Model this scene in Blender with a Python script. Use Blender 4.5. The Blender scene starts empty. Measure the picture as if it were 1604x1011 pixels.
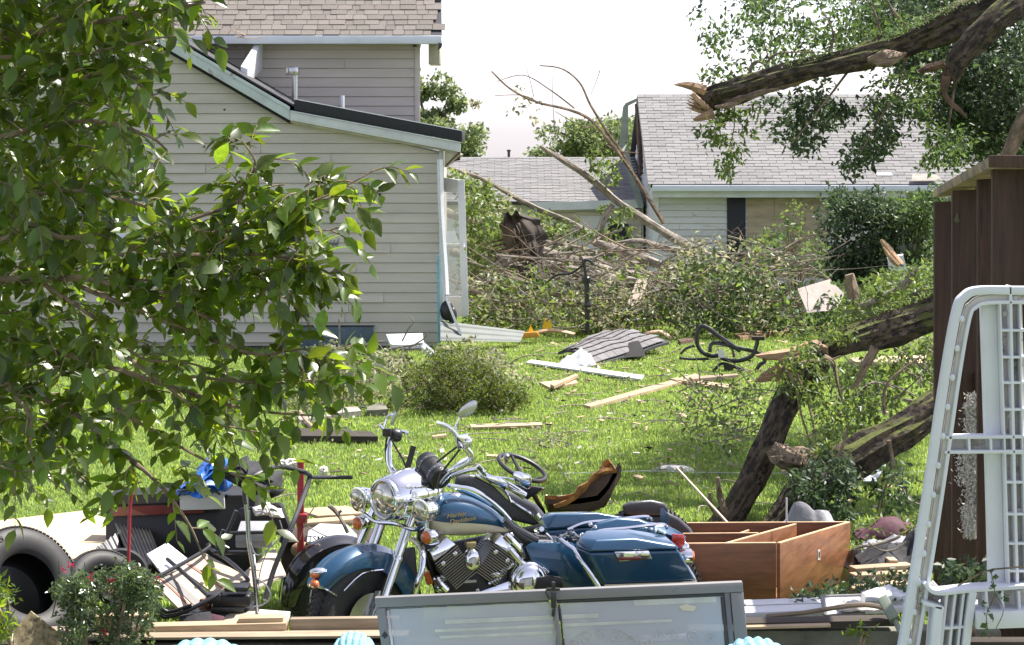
import bpy, bmesh, math, random
import numpy as np
from mathutils import Vector, Matrix, Euler, noise
R = math.radians
S = bpy.context.scene
C = S.collection
# ---------------------------------------------------------------- camera, sky, sun, exposure
F, CX, HY, CH = 3360.0, 802.0, 206.0, 2.8          # focal length in photo pixels, axis, horizon line, eye height
cd = bpy.data.cameras.new('camera'); cam = bpy.data.objects.new('camera', cd); C.objects.link(cam)
cam.location = (0, 0, CH); cam.rotation_euler = (R(90), 0, 0)
cd.sensor_width = 36; cd.lens = F / 1604 * 36; cd.shift_y = -(505.5 - HY) / 1604
cd.clip_start = 0.1; cd.clip_end = 2000
S.camera = cam
SUNV = Vector((0.44, 0.24, 0.86)).normalized()
el = math.asin(SUNV.z); az = math.atan2(SUNV.x, SUNV.y)
W = bpy.data.worlds.new('World'); S.world = W; W.use_nodes = True
nt = W.node_tree; bg = nt.nodes['Background']
sky = nt.nodes.new('ShaderNodeTexSky'); sky.sky_type = 'NISHITA'; sky.sun_disc = False
sky.sun_elevation = el; sky.sun_rotation = az; sky.dust_density = 1.0; sky.air_density = 1.0; sky.altitude = 300
hsv = nt.nodes.new('ShaderNodeHueSaturation'); hsv.inputs['Saturation'].default_value = 0.42    # a hazy, nearly white summer sky
tint = nt.nodes.new('ShaderNodeMix'); tint.data_type = 'RGBA'; tint.blend_type = 'MULTIPLY'; tint.inputs['Factor'].default_value = 1; tint.inputs['B'].default_value = (1.0, 0.965, 1.09, 1)
nt.links.new(sky.outputs[0], hsv.inputs['Color']); nt.links.new(hsv.outputs[0], tint.inputs['A']); nt.links.new(tint.outputs['Result'], bg.inputs[0]); bg.inputs[1].default_value = 0.112
sd = bpy.data.lights.new('sun', 'SUN'); sun = bpy.data.objects.new('sun', sd); C.objects.link(sun)
sd.energy = 5.0; sd.angle = R(0.53); sd.color = (1.0, 0.95, 0.87)
sun.rotation_euler = SUNV.to_track_quat('Z', 'Y').to_euler(); sun.location = (20, 30, 60)
S.view_settings.view_transform = 'Standard'; S.view_settings.look = 'None'
S.view_settings.gamma = 1.0; S.view_settings.exposure = 1.12
S.cycles.max_bounces = 8; S.cycles.diffuse_bounces = 3; S.cycles.glossy_bounces = 4
S.cycles.transmission_bounces = 6; S.cycles.transparent_max_bounces = 12; S.cycles.sample_clamp_indirect = 6
try: S.cycles.use_denoising = True
except Exception: pass

rnd = random.Random(11); rng = np.random.default_rng(11)
def U(a, b): return rnd.uniform(a, b)
def P(px, py, Y): return Vector(((px - CX) * Y / F, Y, CH - (py - HY) * Y / F))   # measured from the photograph at distance Y
def gz(y): return 0.0 if y < 28 else (-0.05 * (y - 28) if y < 42 else (-0.7 if y < 52 else max(-12.0, -0.7 - 0.06 * (y - 52))))
def G(px, py, dz=0.0):                              # the point of the ground seen at a photo pixel
    Y = F * CH / (py - HY)
    for _ in range(30): Y = F * (CH - gz(Y)) / (py - HY)
    return Vector(((px - CX) * Y / F, Y, gz(Y) + dz))

# ---------------------------------------------------------------- materials
def mat(name, col, rough=0.6, metal=0.0, var=0.15, vs=6.0, bump=0.0, bs=40.0, spec=0.5, stretch=(1, 1, 1), col2=None, c2w=0.5, rand=0.0, coat=0.0, trans=0.0, detail=4, wear=None, hue=0.0, attr=None, tval=3.2):
    m = bpy.data.materials.new(name); m.use_nodes = True; t = m.node_tree; N = t.nodes.new; L = t.links.new
    b = t.nodes['Principled BSDF']; out = t.nodes['Material Output']
    b.inputs['Roughness'].default_value = rough; b.inputs['Metallic'].default_value = metal
    b.inputs['Specular IOR Level'].default_value = spec; b.inputs['Coat Weight'].default_value = coat
    b.inputs['Coat Roughness'].default_value = 0.03
    tc = N('ShaderNodeTexCoord'); mp = N('ShaderNodeMapping'); mp.inputs['Scale'].default_value = stretch
    if attr:
        an = N('ShaderNodeAttribute'); an.attribute_name = attr; L(an.outputs['Vector'], mp.inputs[0])
    else: L(tc.outputs['Object'], mp.inputs[0])
    nz = N('ShaderNodeTexNoise'); nz.inputs['Scale'].default_value = vs; nz.inputs['Detail'].default_value = detail + 2; nz.inputs['Roughness'].default_value = 0.62
    L(mp.outputs[0], nz.inputs[0])
    rp = N('ShaderNodeValToRGB'); e = rp.color_ramp.elements
    c2 = col2 if col2 else tuple(c * (1 - var * 1.6) for c in col)
    c1 = col if col2 else tuple(min(1, c * (1 + var)) for c in col)
    e[0].position = 0.5 - 0.22 * (2 - 2 * c2w) * 0.9; e[1].position = 0.5 + 0.44 * c2w; e[0].color = (*c2, 1); e[1].color = (*c1, 1)
    L(nz.outputs[0], rp.inputs[0]); src = rp.outputs[0]
    if rand:
        oi = N('ShaderNodeObjectInfo'); ge = N('ShaderNodeNewGeometry'); ad = N('ShaderNodeMath'); ad.operation = 'ADD'
        fr = N('ShaderNodeMath'); fr.operation = 'FRACT'
        L(oi.outputs['Random'], ad.inputs[0]); L(ge.outputs['Random Per Island'], ad.inputs[1]); L(ad.outputs[0], fr.inputs[0])
        mr = N('ShaderNodeMapRange'); mr.inputs[3].default_value = 1 - rand; mr.inputs[4].default_value = 1 + rand
        L(fr.outputs[0], mr.inputs[0]); hs = N('ShaderNodeHueSaturation'); L(src, hs.inputs['Color']); L(mr.outputs[0], hs.inputs['Value'])
        if hue:
            mh = N('ShaderNodeMapRange'); mh.inputs[3].default_value = 0.5 - hue; mh.inputs[4].default_value = 0.5 + hue
            f2 = N('ShaderNodeMath'); f2.operation = 'MULTIPLY'; f2.inputs[1].default_value = 7.31; f3 = N('ShaderNodeMath'); f3.operation = 'FRACT'
            L(fr.outputs[0], f2.inputs[0]); L(f2.outputs[0], f3.inputs[0]); L(f3.outputs[0], mh.inputs[0]); L(mh.outputs[0], hs.inputs['Hue'])
        src = hs.outputs[0]
    if wear:                                         # (colour, scale, threshold): patches of dirt or bare surface with a shape of their own
        wn = N('ShaderNodeTexNoise'); wn.inputs['Scale'].default_value = wear[1]; wn.inputs['Detail'].default_value = 8; wn.inputs['Roughness'].default_value = 0.7
        L(mp.outputs[0], wn.inputs[0]); wr = N('ShaderNodeMapRange'); wr.inputs[1].default_value = wear[2]; wr.inputs[2].default_value = wear[2] + 0.07
        L(wn.outputs[0], wr.inputs[0]); mx = N('ShaderNodeMix'); mx.data_type = 'RGBA'; mx.inputs['B'].default_value = (*wear[0], 1)
        L(wr.outputs[0], mx.inputs['Factor']); L(src, mx.inputs['A']); src = mx.outputs['Result']
    L(src, b.inputs['Base Color'])
    if bump:
        bn = N('ShaderNodeTexNoise'); bn.inputs['Scale'].default_value = bs; bn.inputs['Detail'].default_value = 6; L(mp.outputs[0], bn.inputs[0])
        bu = N('ShaderNodeBump'); bu.inputs['Strength'].default_value = bump; bu.inputs['Distance'].default_value = 0.02
        L(bn.outputs[0], bu.inputs['Height']); L(bu.outputs[0], b.inputs['Normal'])
    if rough > 0.2 and not trans:
        rr = N('ShaderNodeMapRange'); rr.inputs[3].default_value = rough - 0.1; rr.inputs[4].default_value = min(1, rough + 0.12)
        L(nz.outputs[0], rr.inputs[0]); L(rr.outputs[0], b.inputs['Roughness'])
    if trans:                                        # thin leaf: light comes through
        tl = N('ShaderNodeBsdfTranslucent'); ms = N('ShaderNodeMixShader'); ms.inputs[0].default_value = trans
        hs2 = N('ShaderNodeHueSaturation'); hs2.inputs['Hue'].default_value = 0.475; hs2.inputs['Saturation'].default_value = 1.1; hs2.inputs['Value'].default_value = tval
        L(src, hs2.inputs['Color']); L(hs2.outputs[0], tl.inputs[0]); L(b.outputs[0], ms.inputs[1]); L(tl.outputs[0], ms.inputs[2]); L(ms.outputs[0], out.inputs[0])
    return m
def glass(name, col, rough, alpha):
    m = bpy.data.materials.new(name); m.use_nodes = True; t = m.node_tree; b = t.nodes['Principled BSDF']
    b.inputs['Base Color'].default_value = (*col, 1); b.inputs['Roughness'].default_value = rough; b.inputs['Alpha'].default_value = alpha
    b.inputs['Specular IOR Level'].default_value = 0.8
    return m
M = {}
def mk(k, *a, **w): M[k] = mat(k, *a, **w)
mk('siding', (0.505, 0.475, 0.395), 0.55, vs=0.7, var=0.10, bump=0.05, bs=30, rand=0.035, stretch=(1, 1, 6), wear=((0.26, 0.25, 0.20), 5.0, 0.71))
mk('siding_pink', (0.58, 0.525, 0.455), 0.55, vs=0.7, var=0.08, bump=0.05, bs=30, rand=0.03, stretch=(1, 1, 6), wear=((0.3, 0.27, 0.24), 6.0, 0.70))
mk('siding_white', (0.66, 0.67, 0.66), 0.55, vs=0.8, var=0.10, rand=0.04, stretch=(1, 1, 4), wear=((0.30, 0.33, 0.22), 3.0, 0.60))
mk('trim', (0.60, 0.63, 0.62), 0.5, vs=3, var=0.10, bump=0.03, wear=((0.33, 0.32, 0.28), 7.0, 0.66))
mk('rake', (0.50, 0.57, 0.56), 0.6, vs=4, var=0.1, bump=0.2, bs=30, stretch=(1, 1, 1), wear=((0.26, 0.21, 0.17), 3.2, 0.57))
mk('rubber_roof', (0.02, 0.021, 0.023), 0.7, bump=0.1)
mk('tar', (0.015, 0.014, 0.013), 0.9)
mk('soffit', (0.42, 0.40, 0.28), 0.7, wear=((0.12, 0.09, 0.06), 4.0, 0.6))
mk('shingle_brown', (0.19, 0.168, 0.148), 0.95, vs=90, var=0.25, rand=0.14, bump=0.3, bs=250, hue=0.008)
mk('shingle_grey', (0.22, 0.215, 0.21), 0.95, vs=60, var=0.2, rand=0.12, bump=0.3, bs=250)
mk('shingle_dark', (0.06, 0.06, 0.065), 0.95)
mk('gutter', (0.66, 0.70, 0.74), 0.35, vs=3, var=0.06, wear=((0.4, 0.38, 0.33), 5.0, 0.7))
mk('white', (0.66, 0.67, 0.68), 0.45, vs=5, var=0.05, bump=0.02, wear=((0.45, 0.42, 0.36), 9.0, 0.69))
mk('white_metal', (0.72, 0.74, 0.76), 0.35, metal=0.2, vs=5, var=0.06)
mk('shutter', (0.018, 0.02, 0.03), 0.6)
mk('plywood_wall', (0.45, 0.37, 0.27), 0.8, vs=2.2, var=0.22, stretch=(1, 1, 7), bump=0.05)
mk('plywood', (0.58, 0.45, 0.28), 0.75, vs=2.0, var=0.08, stretch=(1, 7, 1), bump=0.05, wear=((0.5, 0.36, 0.2), 6, 0.68))
mk('lumber', (0.44, 0.32, 0.20), 0.75, vs=5, var=0.16, stretch=(1, 6, 6), bump=0.08, rand=0.12, wear=((0.38, 0.26, 0.15), 9, 0.7))
mk('old_lumber', (0.30, 0.23, 0.16), 0.8, vs=4, var=0.25, stretch=(1, 8, 8), bump=0.1, rand=0.15)
mk('grey_wood', (0.36, 0.33, 0.28), 0.85, vs=4, var=0.3, stretch=(1, 8, 8), bump=0.2)
mk('dark_board', (0.05, 0.038, 0.028), 0.85, vs=4, var=0.3, stretch=(1, 8, 8), bump=0.2)
mk('fence_wood', (0.075, 0.040, 0.025), 0.75, vs=3.0, var=0.35, stretch=(14, 14, 1), bump=0.35, bs=25, rand=0.22, wear=((0.04, 0.024, 0.017), 1.4, 0.58))
mk('cap_wood', (0.36, 0.27, 0.18), 0.8, vs=4, var=0.35, stretch=(2, 2, 2), bump=0.2, wear=((0.15, 0.15, 0.12), 5, 0.52))
mk('cabinet_wood', (0.245, 0.10, 0.042), 0.42, vs=3, var=0.28, stretch=(1.2, 1.2, 9), bump=0.03, wear=((0.14, 0.055, 0.02), 3.5, 0.68))
mk('edge_wood', (0.62, 0.42, 0.24), 0.6, vs=5, var=0.15)
mk('osb', (0.33, 0.26, 0.15), 0.8, vs=40, var=0.5, bump=0.1)
mk('bark', (0.155, 0.120, 0.088), 0.95, vs=14, var=0.55, bump=1.0, bs=34, attr='bark', wear=((0.03, 0.024, 0.018), 26.0, 0.50))
mk('bark_brown', (0.25, 0.185, 0.125), 0.92, vs=16, var=0.45, bump=0.8, bs=40, attr='bark', wear=((0.09, 0.065, 0.045), 22, 0.55))
mk('bark_grey', (0.27, 0.235, 0.19), 0.92, vs=16, var=0.35, bump=0.6, bs=40, attr='bark', wear=((0.12, 0.10, 0.08), 22, 0.56))
mk('raw_wood', (0.40, 0.26, 0.15), 0.8, vs=8, var=0.35, stretch=(1, 1, 1), bump=0.4)
mk('raw_red', (0.12, 0.07, 0.045), 0.85, vs=9, var=0.5, bump=0.5)
mk('leaf_near', (0.052, 0.088, 0.012), 0.33, var=0.25, vs=4, rand=0.45, hue=0.018, tval=5.4, trans=0.42, spec=0.6)
mk('leaf_brush', (0.085, 0.130, 0.035), 0.45, var=0.2, vs=1.5, rand=0.4, hue=0.02, trans=0.35)
mk('leaf_pale', (0.20, 0.21, 0.12), 0.5, var=0.2, vs=2, rand=0.4, hue=0.02, trans=0.3)
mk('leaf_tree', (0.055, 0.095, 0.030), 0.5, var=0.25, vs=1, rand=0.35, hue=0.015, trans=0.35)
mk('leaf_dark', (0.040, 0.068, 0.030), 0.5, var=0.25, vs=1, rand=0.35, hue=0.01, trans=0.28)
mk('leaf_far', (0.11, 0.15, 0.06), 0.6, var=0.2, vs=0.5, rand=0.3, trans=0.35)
mk('leaf_juniper', (0.075, 0.105, 0.022), 0.6, var=0.3, vs=3, rand=0.4, trans=0.3)
mk('leaf_rose', (0.060, 0.095, 0.035), 0.27, var=0.2, vs=4, rand=0.35, trans=0.25, spec=0.8)
mk('petal', (0.30, 0.02, 0.03), 0.5, rand=0.3, trans=0.3)
mk('soil', (0.10, 0.085, 0.055), 0.95, vs=5, var=0.4, bump=0.4, bs=20)
mk('rubber', (0.028, 0.027, 0.026), 0.62, vs=8, var=0.3, bump=0.06, bs=60, wear=((0.10, 0.085, 0.07), 4, 0.6))
mk('rubber_side', (0.024, 0.022, 0.021), 0.6, vs=5, var=0.3, bump=0.04, wear=((0.14, 0.12, 0.10), 4, 0.6))
mk('black_plastic', (0.014, 0.014, 0.015), 0.4)
mk('black_metal', (0.018, 0.018, 0.020), 0.32, spec=0.6)
mk('dark_metal', (0.07, 0.07, 0.072), 0.38, metal=0.7)
mk('bronze_metal', (0.16, 0.16, 0.17), 0.4, metal=0.55, vs=4, var=0.15)
mk('chrome', (0.82, 0.82, 0.83), 0.07, metal=1.0, var=0.02, vs=3)
mk('steel', (0.50, 0.50, 0.50), 0.25, metal=1.0, var=0.1)
mk('fin_metal', (0.42, 0.38, 0.34), 0.35, metal=0.9)
mk('blue_paint', (0.008, 0.058, 0.125), 0.3, metal=0.2, var=0.05, vs=2, coat=0.9, wear=((0.07, 0.085, 0.09), 16, 0.69))
mk('cream_paint', (0.62, 0.56, 0.42), 0.25, var=0.04, coat=0.8)
mk('black_paint', (0.012, 0.012, 0.014), 0.2, coat=1.0)
mk('amber', (0.55, 0.13, 0.02), 0.15, coat=0.6)
mk('red_lens', (0.45, 0.015, 0.01), 0.12, coat=0.8)
mk('dark_red', (0.15, 0.02, 0.018), 0.3, coat=0.5)
mk('lens', (0.62, 0.60, 0.52), 0.08, metal=0.75, var=0.35, vs=22)
mk('leather', (0.016, 0.015, 0.014), 0.4, bump=0.2, bs=80)
mk('seat_vinyl', (0.075, 0.077, 0.085), 0.3, bump=0.05)
mk('gold', (0.30, 0.25, 0.12), 0.4, metal=0.5)
mk('foam', (0.36, 0.17, 0.045), 0.9, vs=12, var=0.5, bump=0.3, wear=((0.5, 0.33, 0.16), 9, 0.55))
mk('torn_vinyl', (0.085, 0.055, 0.035), 0.65, vs=8, var=0.3, bump=0.1)
mk('tarp', (0.02, 0.14, 0.52), 0.38, vs=10, var=0.15, bump=0.2, bs=12)
mk('black_cloth', (0.022, 0.022, 0.025), 0.8, bump=0.3, bs=25)
mk('maroon_cloth', (0.09, 0.03, 0.045), 0.8, bump=0.3, bs=25)
mk('grey_cloth', (0.28, 0.28, 0.30), 0.8, bump=0.4, bs=12)
mk('canvas', (0.44, 0.37, 0.28), 0.8, vs=6, var=0.08, bump=0.05)
mk('canvas_grey', (0.24, 0.23, 0.22), 0.8)
mk('canvas_red', (0.36, 0.17, 0.14), 0.8)
mk('blue_yarn', (0.26, 0.52, 0.62), 0.85, vs=40, var=0.15, bump=0.6, bs=120)
mk('red_paint', (0.30, 0.02, 0.025), 0.4)
mk('rust', (0.22, 0.10, 0.045), 0.8, vs=15, var=0.5)
mk('screen_metal', (0.22, 0.21, 0.21), 0.55, metal=0.1, vs=4, var=0.08, wear=((0.16, 0.16, 0.165), 8, 0.62))
mk('concrete', (0.17, 0.165, 0.125), 0.9, vs=6, var=0.25, bump=0.3, bs=40, wear=((0.05, 0.05, 0.04), 9, 0.66))
mk('ladder_plastic', (0.70, 0.72, 0.77), 0.4, vs=5, var=0.05, bump=0.02, wear=((0.36, 0.36, 0.33), 7.0, 0.71))
mk('ladder_inner', (0.60, 0.57, 0.52), 0.6, vs=8, var=0.1, wear=((0.22, 0.19, 0.15), 6.0, 0.56))
mk('fluff', (0.74, 0.71, 0.64), 0.95, bump=0.5, bs=30)
mk('paper', (0.60, 0.57, 0.52), 0.7)
mk('yellow', (0.85, 0.50, 0.01), 0.4)
mk('orange', (0.75, 0.35, 0.05), 0.5)
mk('tan_plastic', (0.60, 0.42, 0.28), 0.5)
mk('blue_sheet', (0.09, 0.135, 0.165), 0.6, wear=((0.1, 0.14, 0.15), 12, 0.56))
mk('window_dark', (0.06, 0.08, 0.09), 0.12, spec=0.8)
mk('green_metal', (0.24, 0.28, 0.22), 0.45, metal=0.3)
mk('grass', (0.148, 0.222, 0.062), 0.5, vs=0.9, var=0.14, rand=0.32, hue=0.018, trans=0.42, tval=3.5)
mk('lawn', (0.11, 0.145, 0.04), 0.95, vs=2.0, var=0.25, bump=0.6, bs=30, wear=((0.12, 0.11, 0.05), 1.5, 0.62))
mk('etch', (0.60, 0.59, 0.56), 0.6)
mk('shingle_fallen', (0.20, 0.19, 0.19), 0.95, vs=60, var=0.2, rand=0.10, bump=0.3, bs=200)
mk('cabinet_grey', (0.30, 0.26, 0.23), 0.8, vs=8)
mk('bark_moss', (0.105, 0.078, 0.055), 0.95, vs=14, var=0.55, bump=1.0, bs=34, attr='bark', wear=((0.022, 0.017, 0.013), 26.0, 0.49))
mk('bark_dark', (0.070, 0.048, 0.034), 0.95, vs=14, var=0.5, bump=1.0, bs=34, attr='bark', wear=((0.015, 0.011, 0.009), 24.0, 0.5))
def moss(m):
    t = m.node_tree; b = t.nodes['Principled BSDF']; N = t.nodes.new; L = t.links.new; src = b.inputs['Base Color'].links[0].from_socket
    g = N('ShaderNodeNewGeometry'); sx = N('ShaderNodeSeparateXYZ'); L(g.outputs['True Normal'], sx.inputs[0]); tc = N('ShaderNodeTexCoord'); n = N('ShaderNodeTexNoise'); n.inputs['Scale'].default_value = 5; n.inputs['Detail'].default_value = 8; n.inputs['Roughness'].default_value = .7; L(tc.outputs['Object'], n.inputs[0])
    a = N('ShaderNodeMath'); a.operation = 'MULTIPLY'; L(sx.outputs[2], a.inputs[0]); a.inputs[1].default_value = .55; c = N('ShaderNodeMath'); c.operation = 'ADD'; L(a.outputs[0], c.inputs[0]); L(n.outputs[0], c.inputs[1])
    r = N('ShaderNodeMapRange'); r.inputs[1].default_value = .80; r.inputs[2].default_value = .95; L(c.outputs[0], r.inputs[0]); x = N('ShaderNodeMix'); x.data_type = 'RGBA'; x.inputs['B'].default_value = (.085, .10, .018, 1); L(r.outputs[0], x.inputs['Factor']); L(src, x.inputs['A']); L(x.outputs['Result'], b.inputs['Base Color'])
moss(M['bark_moss'])
mk('weathered_sheet', (0.17, 0.185, 0.17), 0.75, vs=3, wear=((0.10, 0.10, 0.08), 5, 0.6))
M['dusty_glass'] = glass('dusty_glass', (0.52, 0.52, 0.58), 0.3, 0.72)
M['clear_glass'] = glass('clear_glass', (0.6, 0.65, 0.66), 0.05, 0.25)

# ---------------------------------------------------------------- mesh helpers
def wloc(o):
    v = Vector((0, 0, 0))
    while o is not None: v = v + o.location; o = o.parent
    return v
def thing(name, label, cat, loc=(0, 0, 0), rotz=0, group=None, kind=None):
    o = bpy.data.objects.new(name, None); C.objects.link(o); o.location = loc; o.rotation_euler = (0, 0, rotz)
    o['label'] = label; o['category'] = cat; o.empty_display_size = 0.2
    if group: o['group'] = group
    if kind: o['kind'] = kind
    return o
def tag(o, label=None, cat=None, group=None, kind=None):
    for k, v in (('label', label), ('category', cat), ('group', group), ('kind', kind)):
        if v: o[k] = v
    return o
def cat_path(pts, k=6):
    pts = [Vector(p) for p in pts]
    if len(pts) < 3 or k <= 1: return pts
    out = []
    for i in range(len(pts) - 1):
        p0 = pts[max(i - 1, 0)]; p1 = pts[i]; p2 = pts[i + 1]; p3 = pts[min(i + 2, len(pts) - 1)]
        for j in range(k):
            t = j / k
            out.append(0.5 * ((2 * p1) + (p2 - p0) * t + (2 * p0 - 5 * p1 + 4 * p2 - p3) * t * t + (3 * p1 - p0 - 3 * p2 + p3) * t ** 3))
    out.append(pts[-1]); return out
def lerpl(vals, n):
    if isinstance(vals, (int, float)): return [vals] * n
    return list(np.interp(np.linspace(0, len(vals) - 1, n), range(len(vals)), vals))
class MB:
    def __init__(s): s.v = []; s.f = []; s.m = []; s.a = {}
    def add(s, vs, fs, m=0):
        o = len(s.v); s.v += [Vector(p) for p in vs]; s.f += [tuple(i + o for i in f) for f in fs]; s.m += [m] * len(fs)
    def hexa(s, p, m=0): s.add(p, [(3, 2, 1, 0), (4, 5, 6, 7), (0, 1, 5, 4), (1, 2, 6, 5), (2, 3, 7, 6), (3, 0, 4, 7)], m)
    def box(s, c, sz, rot=(0, 0, 0), m=0):
        h = [x / 2 for x in sz]; E = Euler(rot).to_matrix(); c = Vector(c)
        s.hexa([c + E @ Vector((a * h[0], b * h[1], d * h[2])) for d in (-1, 1) for a, b in ((-1, -1), (1, -1), (1, 1), (-1, 1))], m)
    def bar(s, a, b, w, h, up=(0, 0, 1), m=0):       # board from a to b, w across, h along up
        a = Vector(a); b = Vector(b); d = (b - a).normalized(); sd_ = d.cross(Vector(up)).normalized(); u = sd_.cross(d)
        q = [(-w / 2, -h / 2), (w / 2, -h / 2), (w / 2, h / 2), (-w / 2, h / 2)]
        s.hexa([a + sd_ * x + u * y for x, y in q] + [b + sd_ * x + u * y for x, y in q], m)
    def slab(s, pts, t, m=0):                        # polygon given thickness t (vector)
        n = len(pts); t = Vector(t); p = [Vector(x) for x in pts]
        s.add(p + [x + t for x in p], [tuple(range(n)), tuple(reversed(range(n, 2 * n)))] + [(i, (i + 1) % n, (i + 1) % n + n, i + n) for i in range(n)], m)
    def tube(s, pts, r, n=8, k=1, cap=True, m=0, jit=0.0, flat=1.0):
        pts = cat_path(pts, k); rs = lerpl(r, len(pts)); o = len(s.v); prev = None; acc = U(0, 5)
        for i, p in enumerate(pts):
            d = (pts[min(i + 1, len(pts) - 1)] - pts[max(i - 1, 0)])
            d = d.normalized() if d.length > 1e-9 else Vector((0, 0, 1))
            if prev is None:
                a = d.cross(Vector((0, 0, 1)))
                if a.length < 1e-3: a = d.cross(Vector((0, 1, 0)))
                prev = a.normalized()
            a = prev - d * prev.dot(d); a.normalize(); prev = a; b = d.cross(a)
            if i: acc += (p - pts[i - 1]).length
            for j in range(n):
                t = 2 * math.pi * j / n; rr = rs[i]; s.a[len(s.v)] = (math.cos(t) * rs[i], math.sin(t) * rs[i], acc * .5)
                if jit: rr *= 1 + jit * (noise.noise(p * 6 + Vector((j * 3.1, 0, 0))) * 1.3 + noise.noise(Vector((j * 1.7, i * 0.33, 5))))
                s.v.append(p + a * math.cos(t) * rr + b * math.sin(t) * rr * flat)
        L = len(pts)
        for i in range(L - 1):
            for j in range(n):
                s.f.append((o + i * n + j, o + i * n + (j + 1) % n, o + (i + 1) * n + (j + 1) % n, o + (i + 1) * n + j)); s.m.append(m)
        if cap:
            s.f.append(tuple(o + j for j in reversed(range(n)))); s.f.append(tuple(o + (L - 1) * n + j for j in range(n))); s.m += [m, m]
    def lathe(s, c, ax, prof, n=24, m=0, closed=False, mm=None):   # prof: (radius, distance along the axis)
        c = Vector(c); ax = Vector(ax).normalized(); a = ax.cross(Vector((0, 0, 1)))
        if a.length < 1e-3: a = Vector((1, 0, 0))
        a.normalize(); b = ax.cross(a); o = len(s.v)
        for r, t in prof:
            for j in range(n):
                th = 2 * math.pi * j / n; s.v.append(c + ax * t + (a * math.cos(th) + b * math.sin(th)) * r)
        K = len(prof)
        for i in range(K if closed else K - 1):
            i2 = (i + 1) % K
            for j in range(n):
                s.f.append((o + i * n + j, o + i * n + (j + 1) % n, o + i2 * n + (j + 1) % n, o + i2 * n + j)); s.m.append(mm[i] if mm else m)
        if not closed:
            s.f.append(tuple(o + j for j in reversed(range(n)))); s.f.append(tuple(o + (K - 1) * n + j for j in range(n))); s.m += [mm[0] if mm else m, mm[-1] if mm else m]
    def sphere(s, c, r, sc=(1, 1, 1), n=16, k=10, m=0):
        pr = [(math.sin(math.pi * i / k) * r, -math.cos(math.pi * i / k) * r) for i in range(k + 1)]
        pr[0] = (r * 0.01, -r); pr[-1] = (r * 0.01, r); t = MB(); t.lathe((0, 0, 0), (0, 0, 1), pr, n)
        s.add([Vector(c) + Vector((v.x * sc[0], v.y * sc[1], v.z * sc[2])) for v in t.v], t.f, m)
    def loft(s, rings, m=0, cap=True, mfun=None):
        o = len(s.v); n = len(rings[0])
        for r_ in rings: s.v += [Vector(p) for p in r_]
        for i in range(len(rings) - 1):
            for j in range(n):
                s.f.append((o + i * n + j, o + i * n + (j + 1) % n, o + (i + 1) * n + (j + 1) % n, o + (i + 1) * n + j)); s.m.append(mfun(i, j) if mfun else m)
        if cap:
            s.f.append(tuple(o + j for j in reversed(range(n)))); s.f.append(tuple(o + (len(rings) - 1) * n + j for j in range(n))); s.m += [m, m]
    def hull(s, pts, m=0):
        bm = bmesh.new(); vs = [bm.verts.new(p) for p in pts]; r_ = bmesh.ops.convex_hull(bm, input=vs)
        bmesh.ops.dissolve_limit(bm, angle_limit=R(1), verts=bm.verts[:], edges=bm.edges[:])
        bm.verts.index_update(); used = {v for f in bm.faces for v in f.verts}; ix = {v: i for i, v in enumerate(used)}
        s.add([v.co.copy() for v in ix], [tuple(ix[v] for v in f.verts) for f in bm.faces], m); bm.free()
    def grid(s, fn, nu, nv, th=None, m=0):           # sheet fn(u,v) -> point, with thickness th (vector)
        o = len(s.v)
        for i in range(nu + 1):
            for j in range(nv + 1): s.v.append(Vector(fn(i / nu, j / nv)))
        q = lambda i, j: o + i * (nv + 1) + j
        for i in range(nu):
            for j in range(nv): s.f.append((q(i, j), q(i + 1, j), q(i + 1, j + 1), q(i, j + 1))); s.m.append(m)
        if th:
            t = Vector(th); n0 = (nu + 1) * (nv + 1); s.v += [s.v[o + i] + t for i in range(n0)]
            for i in range(nu):
                for j in range(nv): s.f.append(tuple(x + n0 for x in (q(i, j + 1), q(i + 1, j + 1), q(i + 1, j), q(i, j)))); s.m.append(m)
            for i in range(nu):
                s.f.append((q(i, 0), q(i, 0) + n0, q(i + 1, 0) + n0, q(i + 1, 0))); s.f.append((q(i + 1, nv), q(i + 1, nv) + n0, q(i, nv) + n0, q(i, nv))); s.m += [m, m]
            for j in range(nv):
                s.f.append((q(0, j + 1), q(0, j + 1) + n0, q(0, j) + n0, q(0, j))); s.f.append((q(nu, j), q(nu, j) + n0, q(nu, j + 1) + n0, q(nu, j + 1))); s.m += [m, m]
    def build(s, name, mats, parent=None, smooth=35, bevel=0, local=False, fixn=True, seg=2):
        if not isinstance(mats, (list, tuple)): mats = [mats]
        if local: off = Vector((0, 0, 0))
        elif parent is not None: off = wloc(parent)
        else:
            xs = [v.x for v in s.v]; ys = [v.y for v in s.v]; off = Vector(((min(xs) + max(xs)) / 2, (min(ys) + max(ys)) / 2, min(v.z for v in s.v)))
        me = bpy.data.meshes.new(name); me.from_pydata([v - off for v in s.v], [], s.f)
        for x in mats: me.materials.append(M[x] if isinstance(x, str) else x)
        me.polygons.foreach_set('material_index', s.m)
        if fixn or bevel:
            bm = bmesh.new(); bm.from_mesh(me); bmesh.ops.recalc_face_normals(bm, faces=bm.faces[:])
            if bevel:
                es = [e for e in bm.edges if len(e.link_faces) == 2 and e.calc_face_angle(0) > R(25)]
                bmesh.ops.bevel(bm, geom=es, offset=bevel, segments=seg, affect='EDGES', profile=0.5, clamp_overlap=True)
            bm.to_mesh(me); bm.free()
        if s.a and not bevel:
            at = me.attributes.new('bark', 'FLOAT_VECTOR', 'POINT'); at.data.foreach_set('vector', [c for i in range(len(s.v)) for c in s.a.get(i, tuple(s.v[i]))])
        if smooth:
            me.shade_smooth(); me.set_sharp_from_angle(angle=R(smooth))
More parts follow.
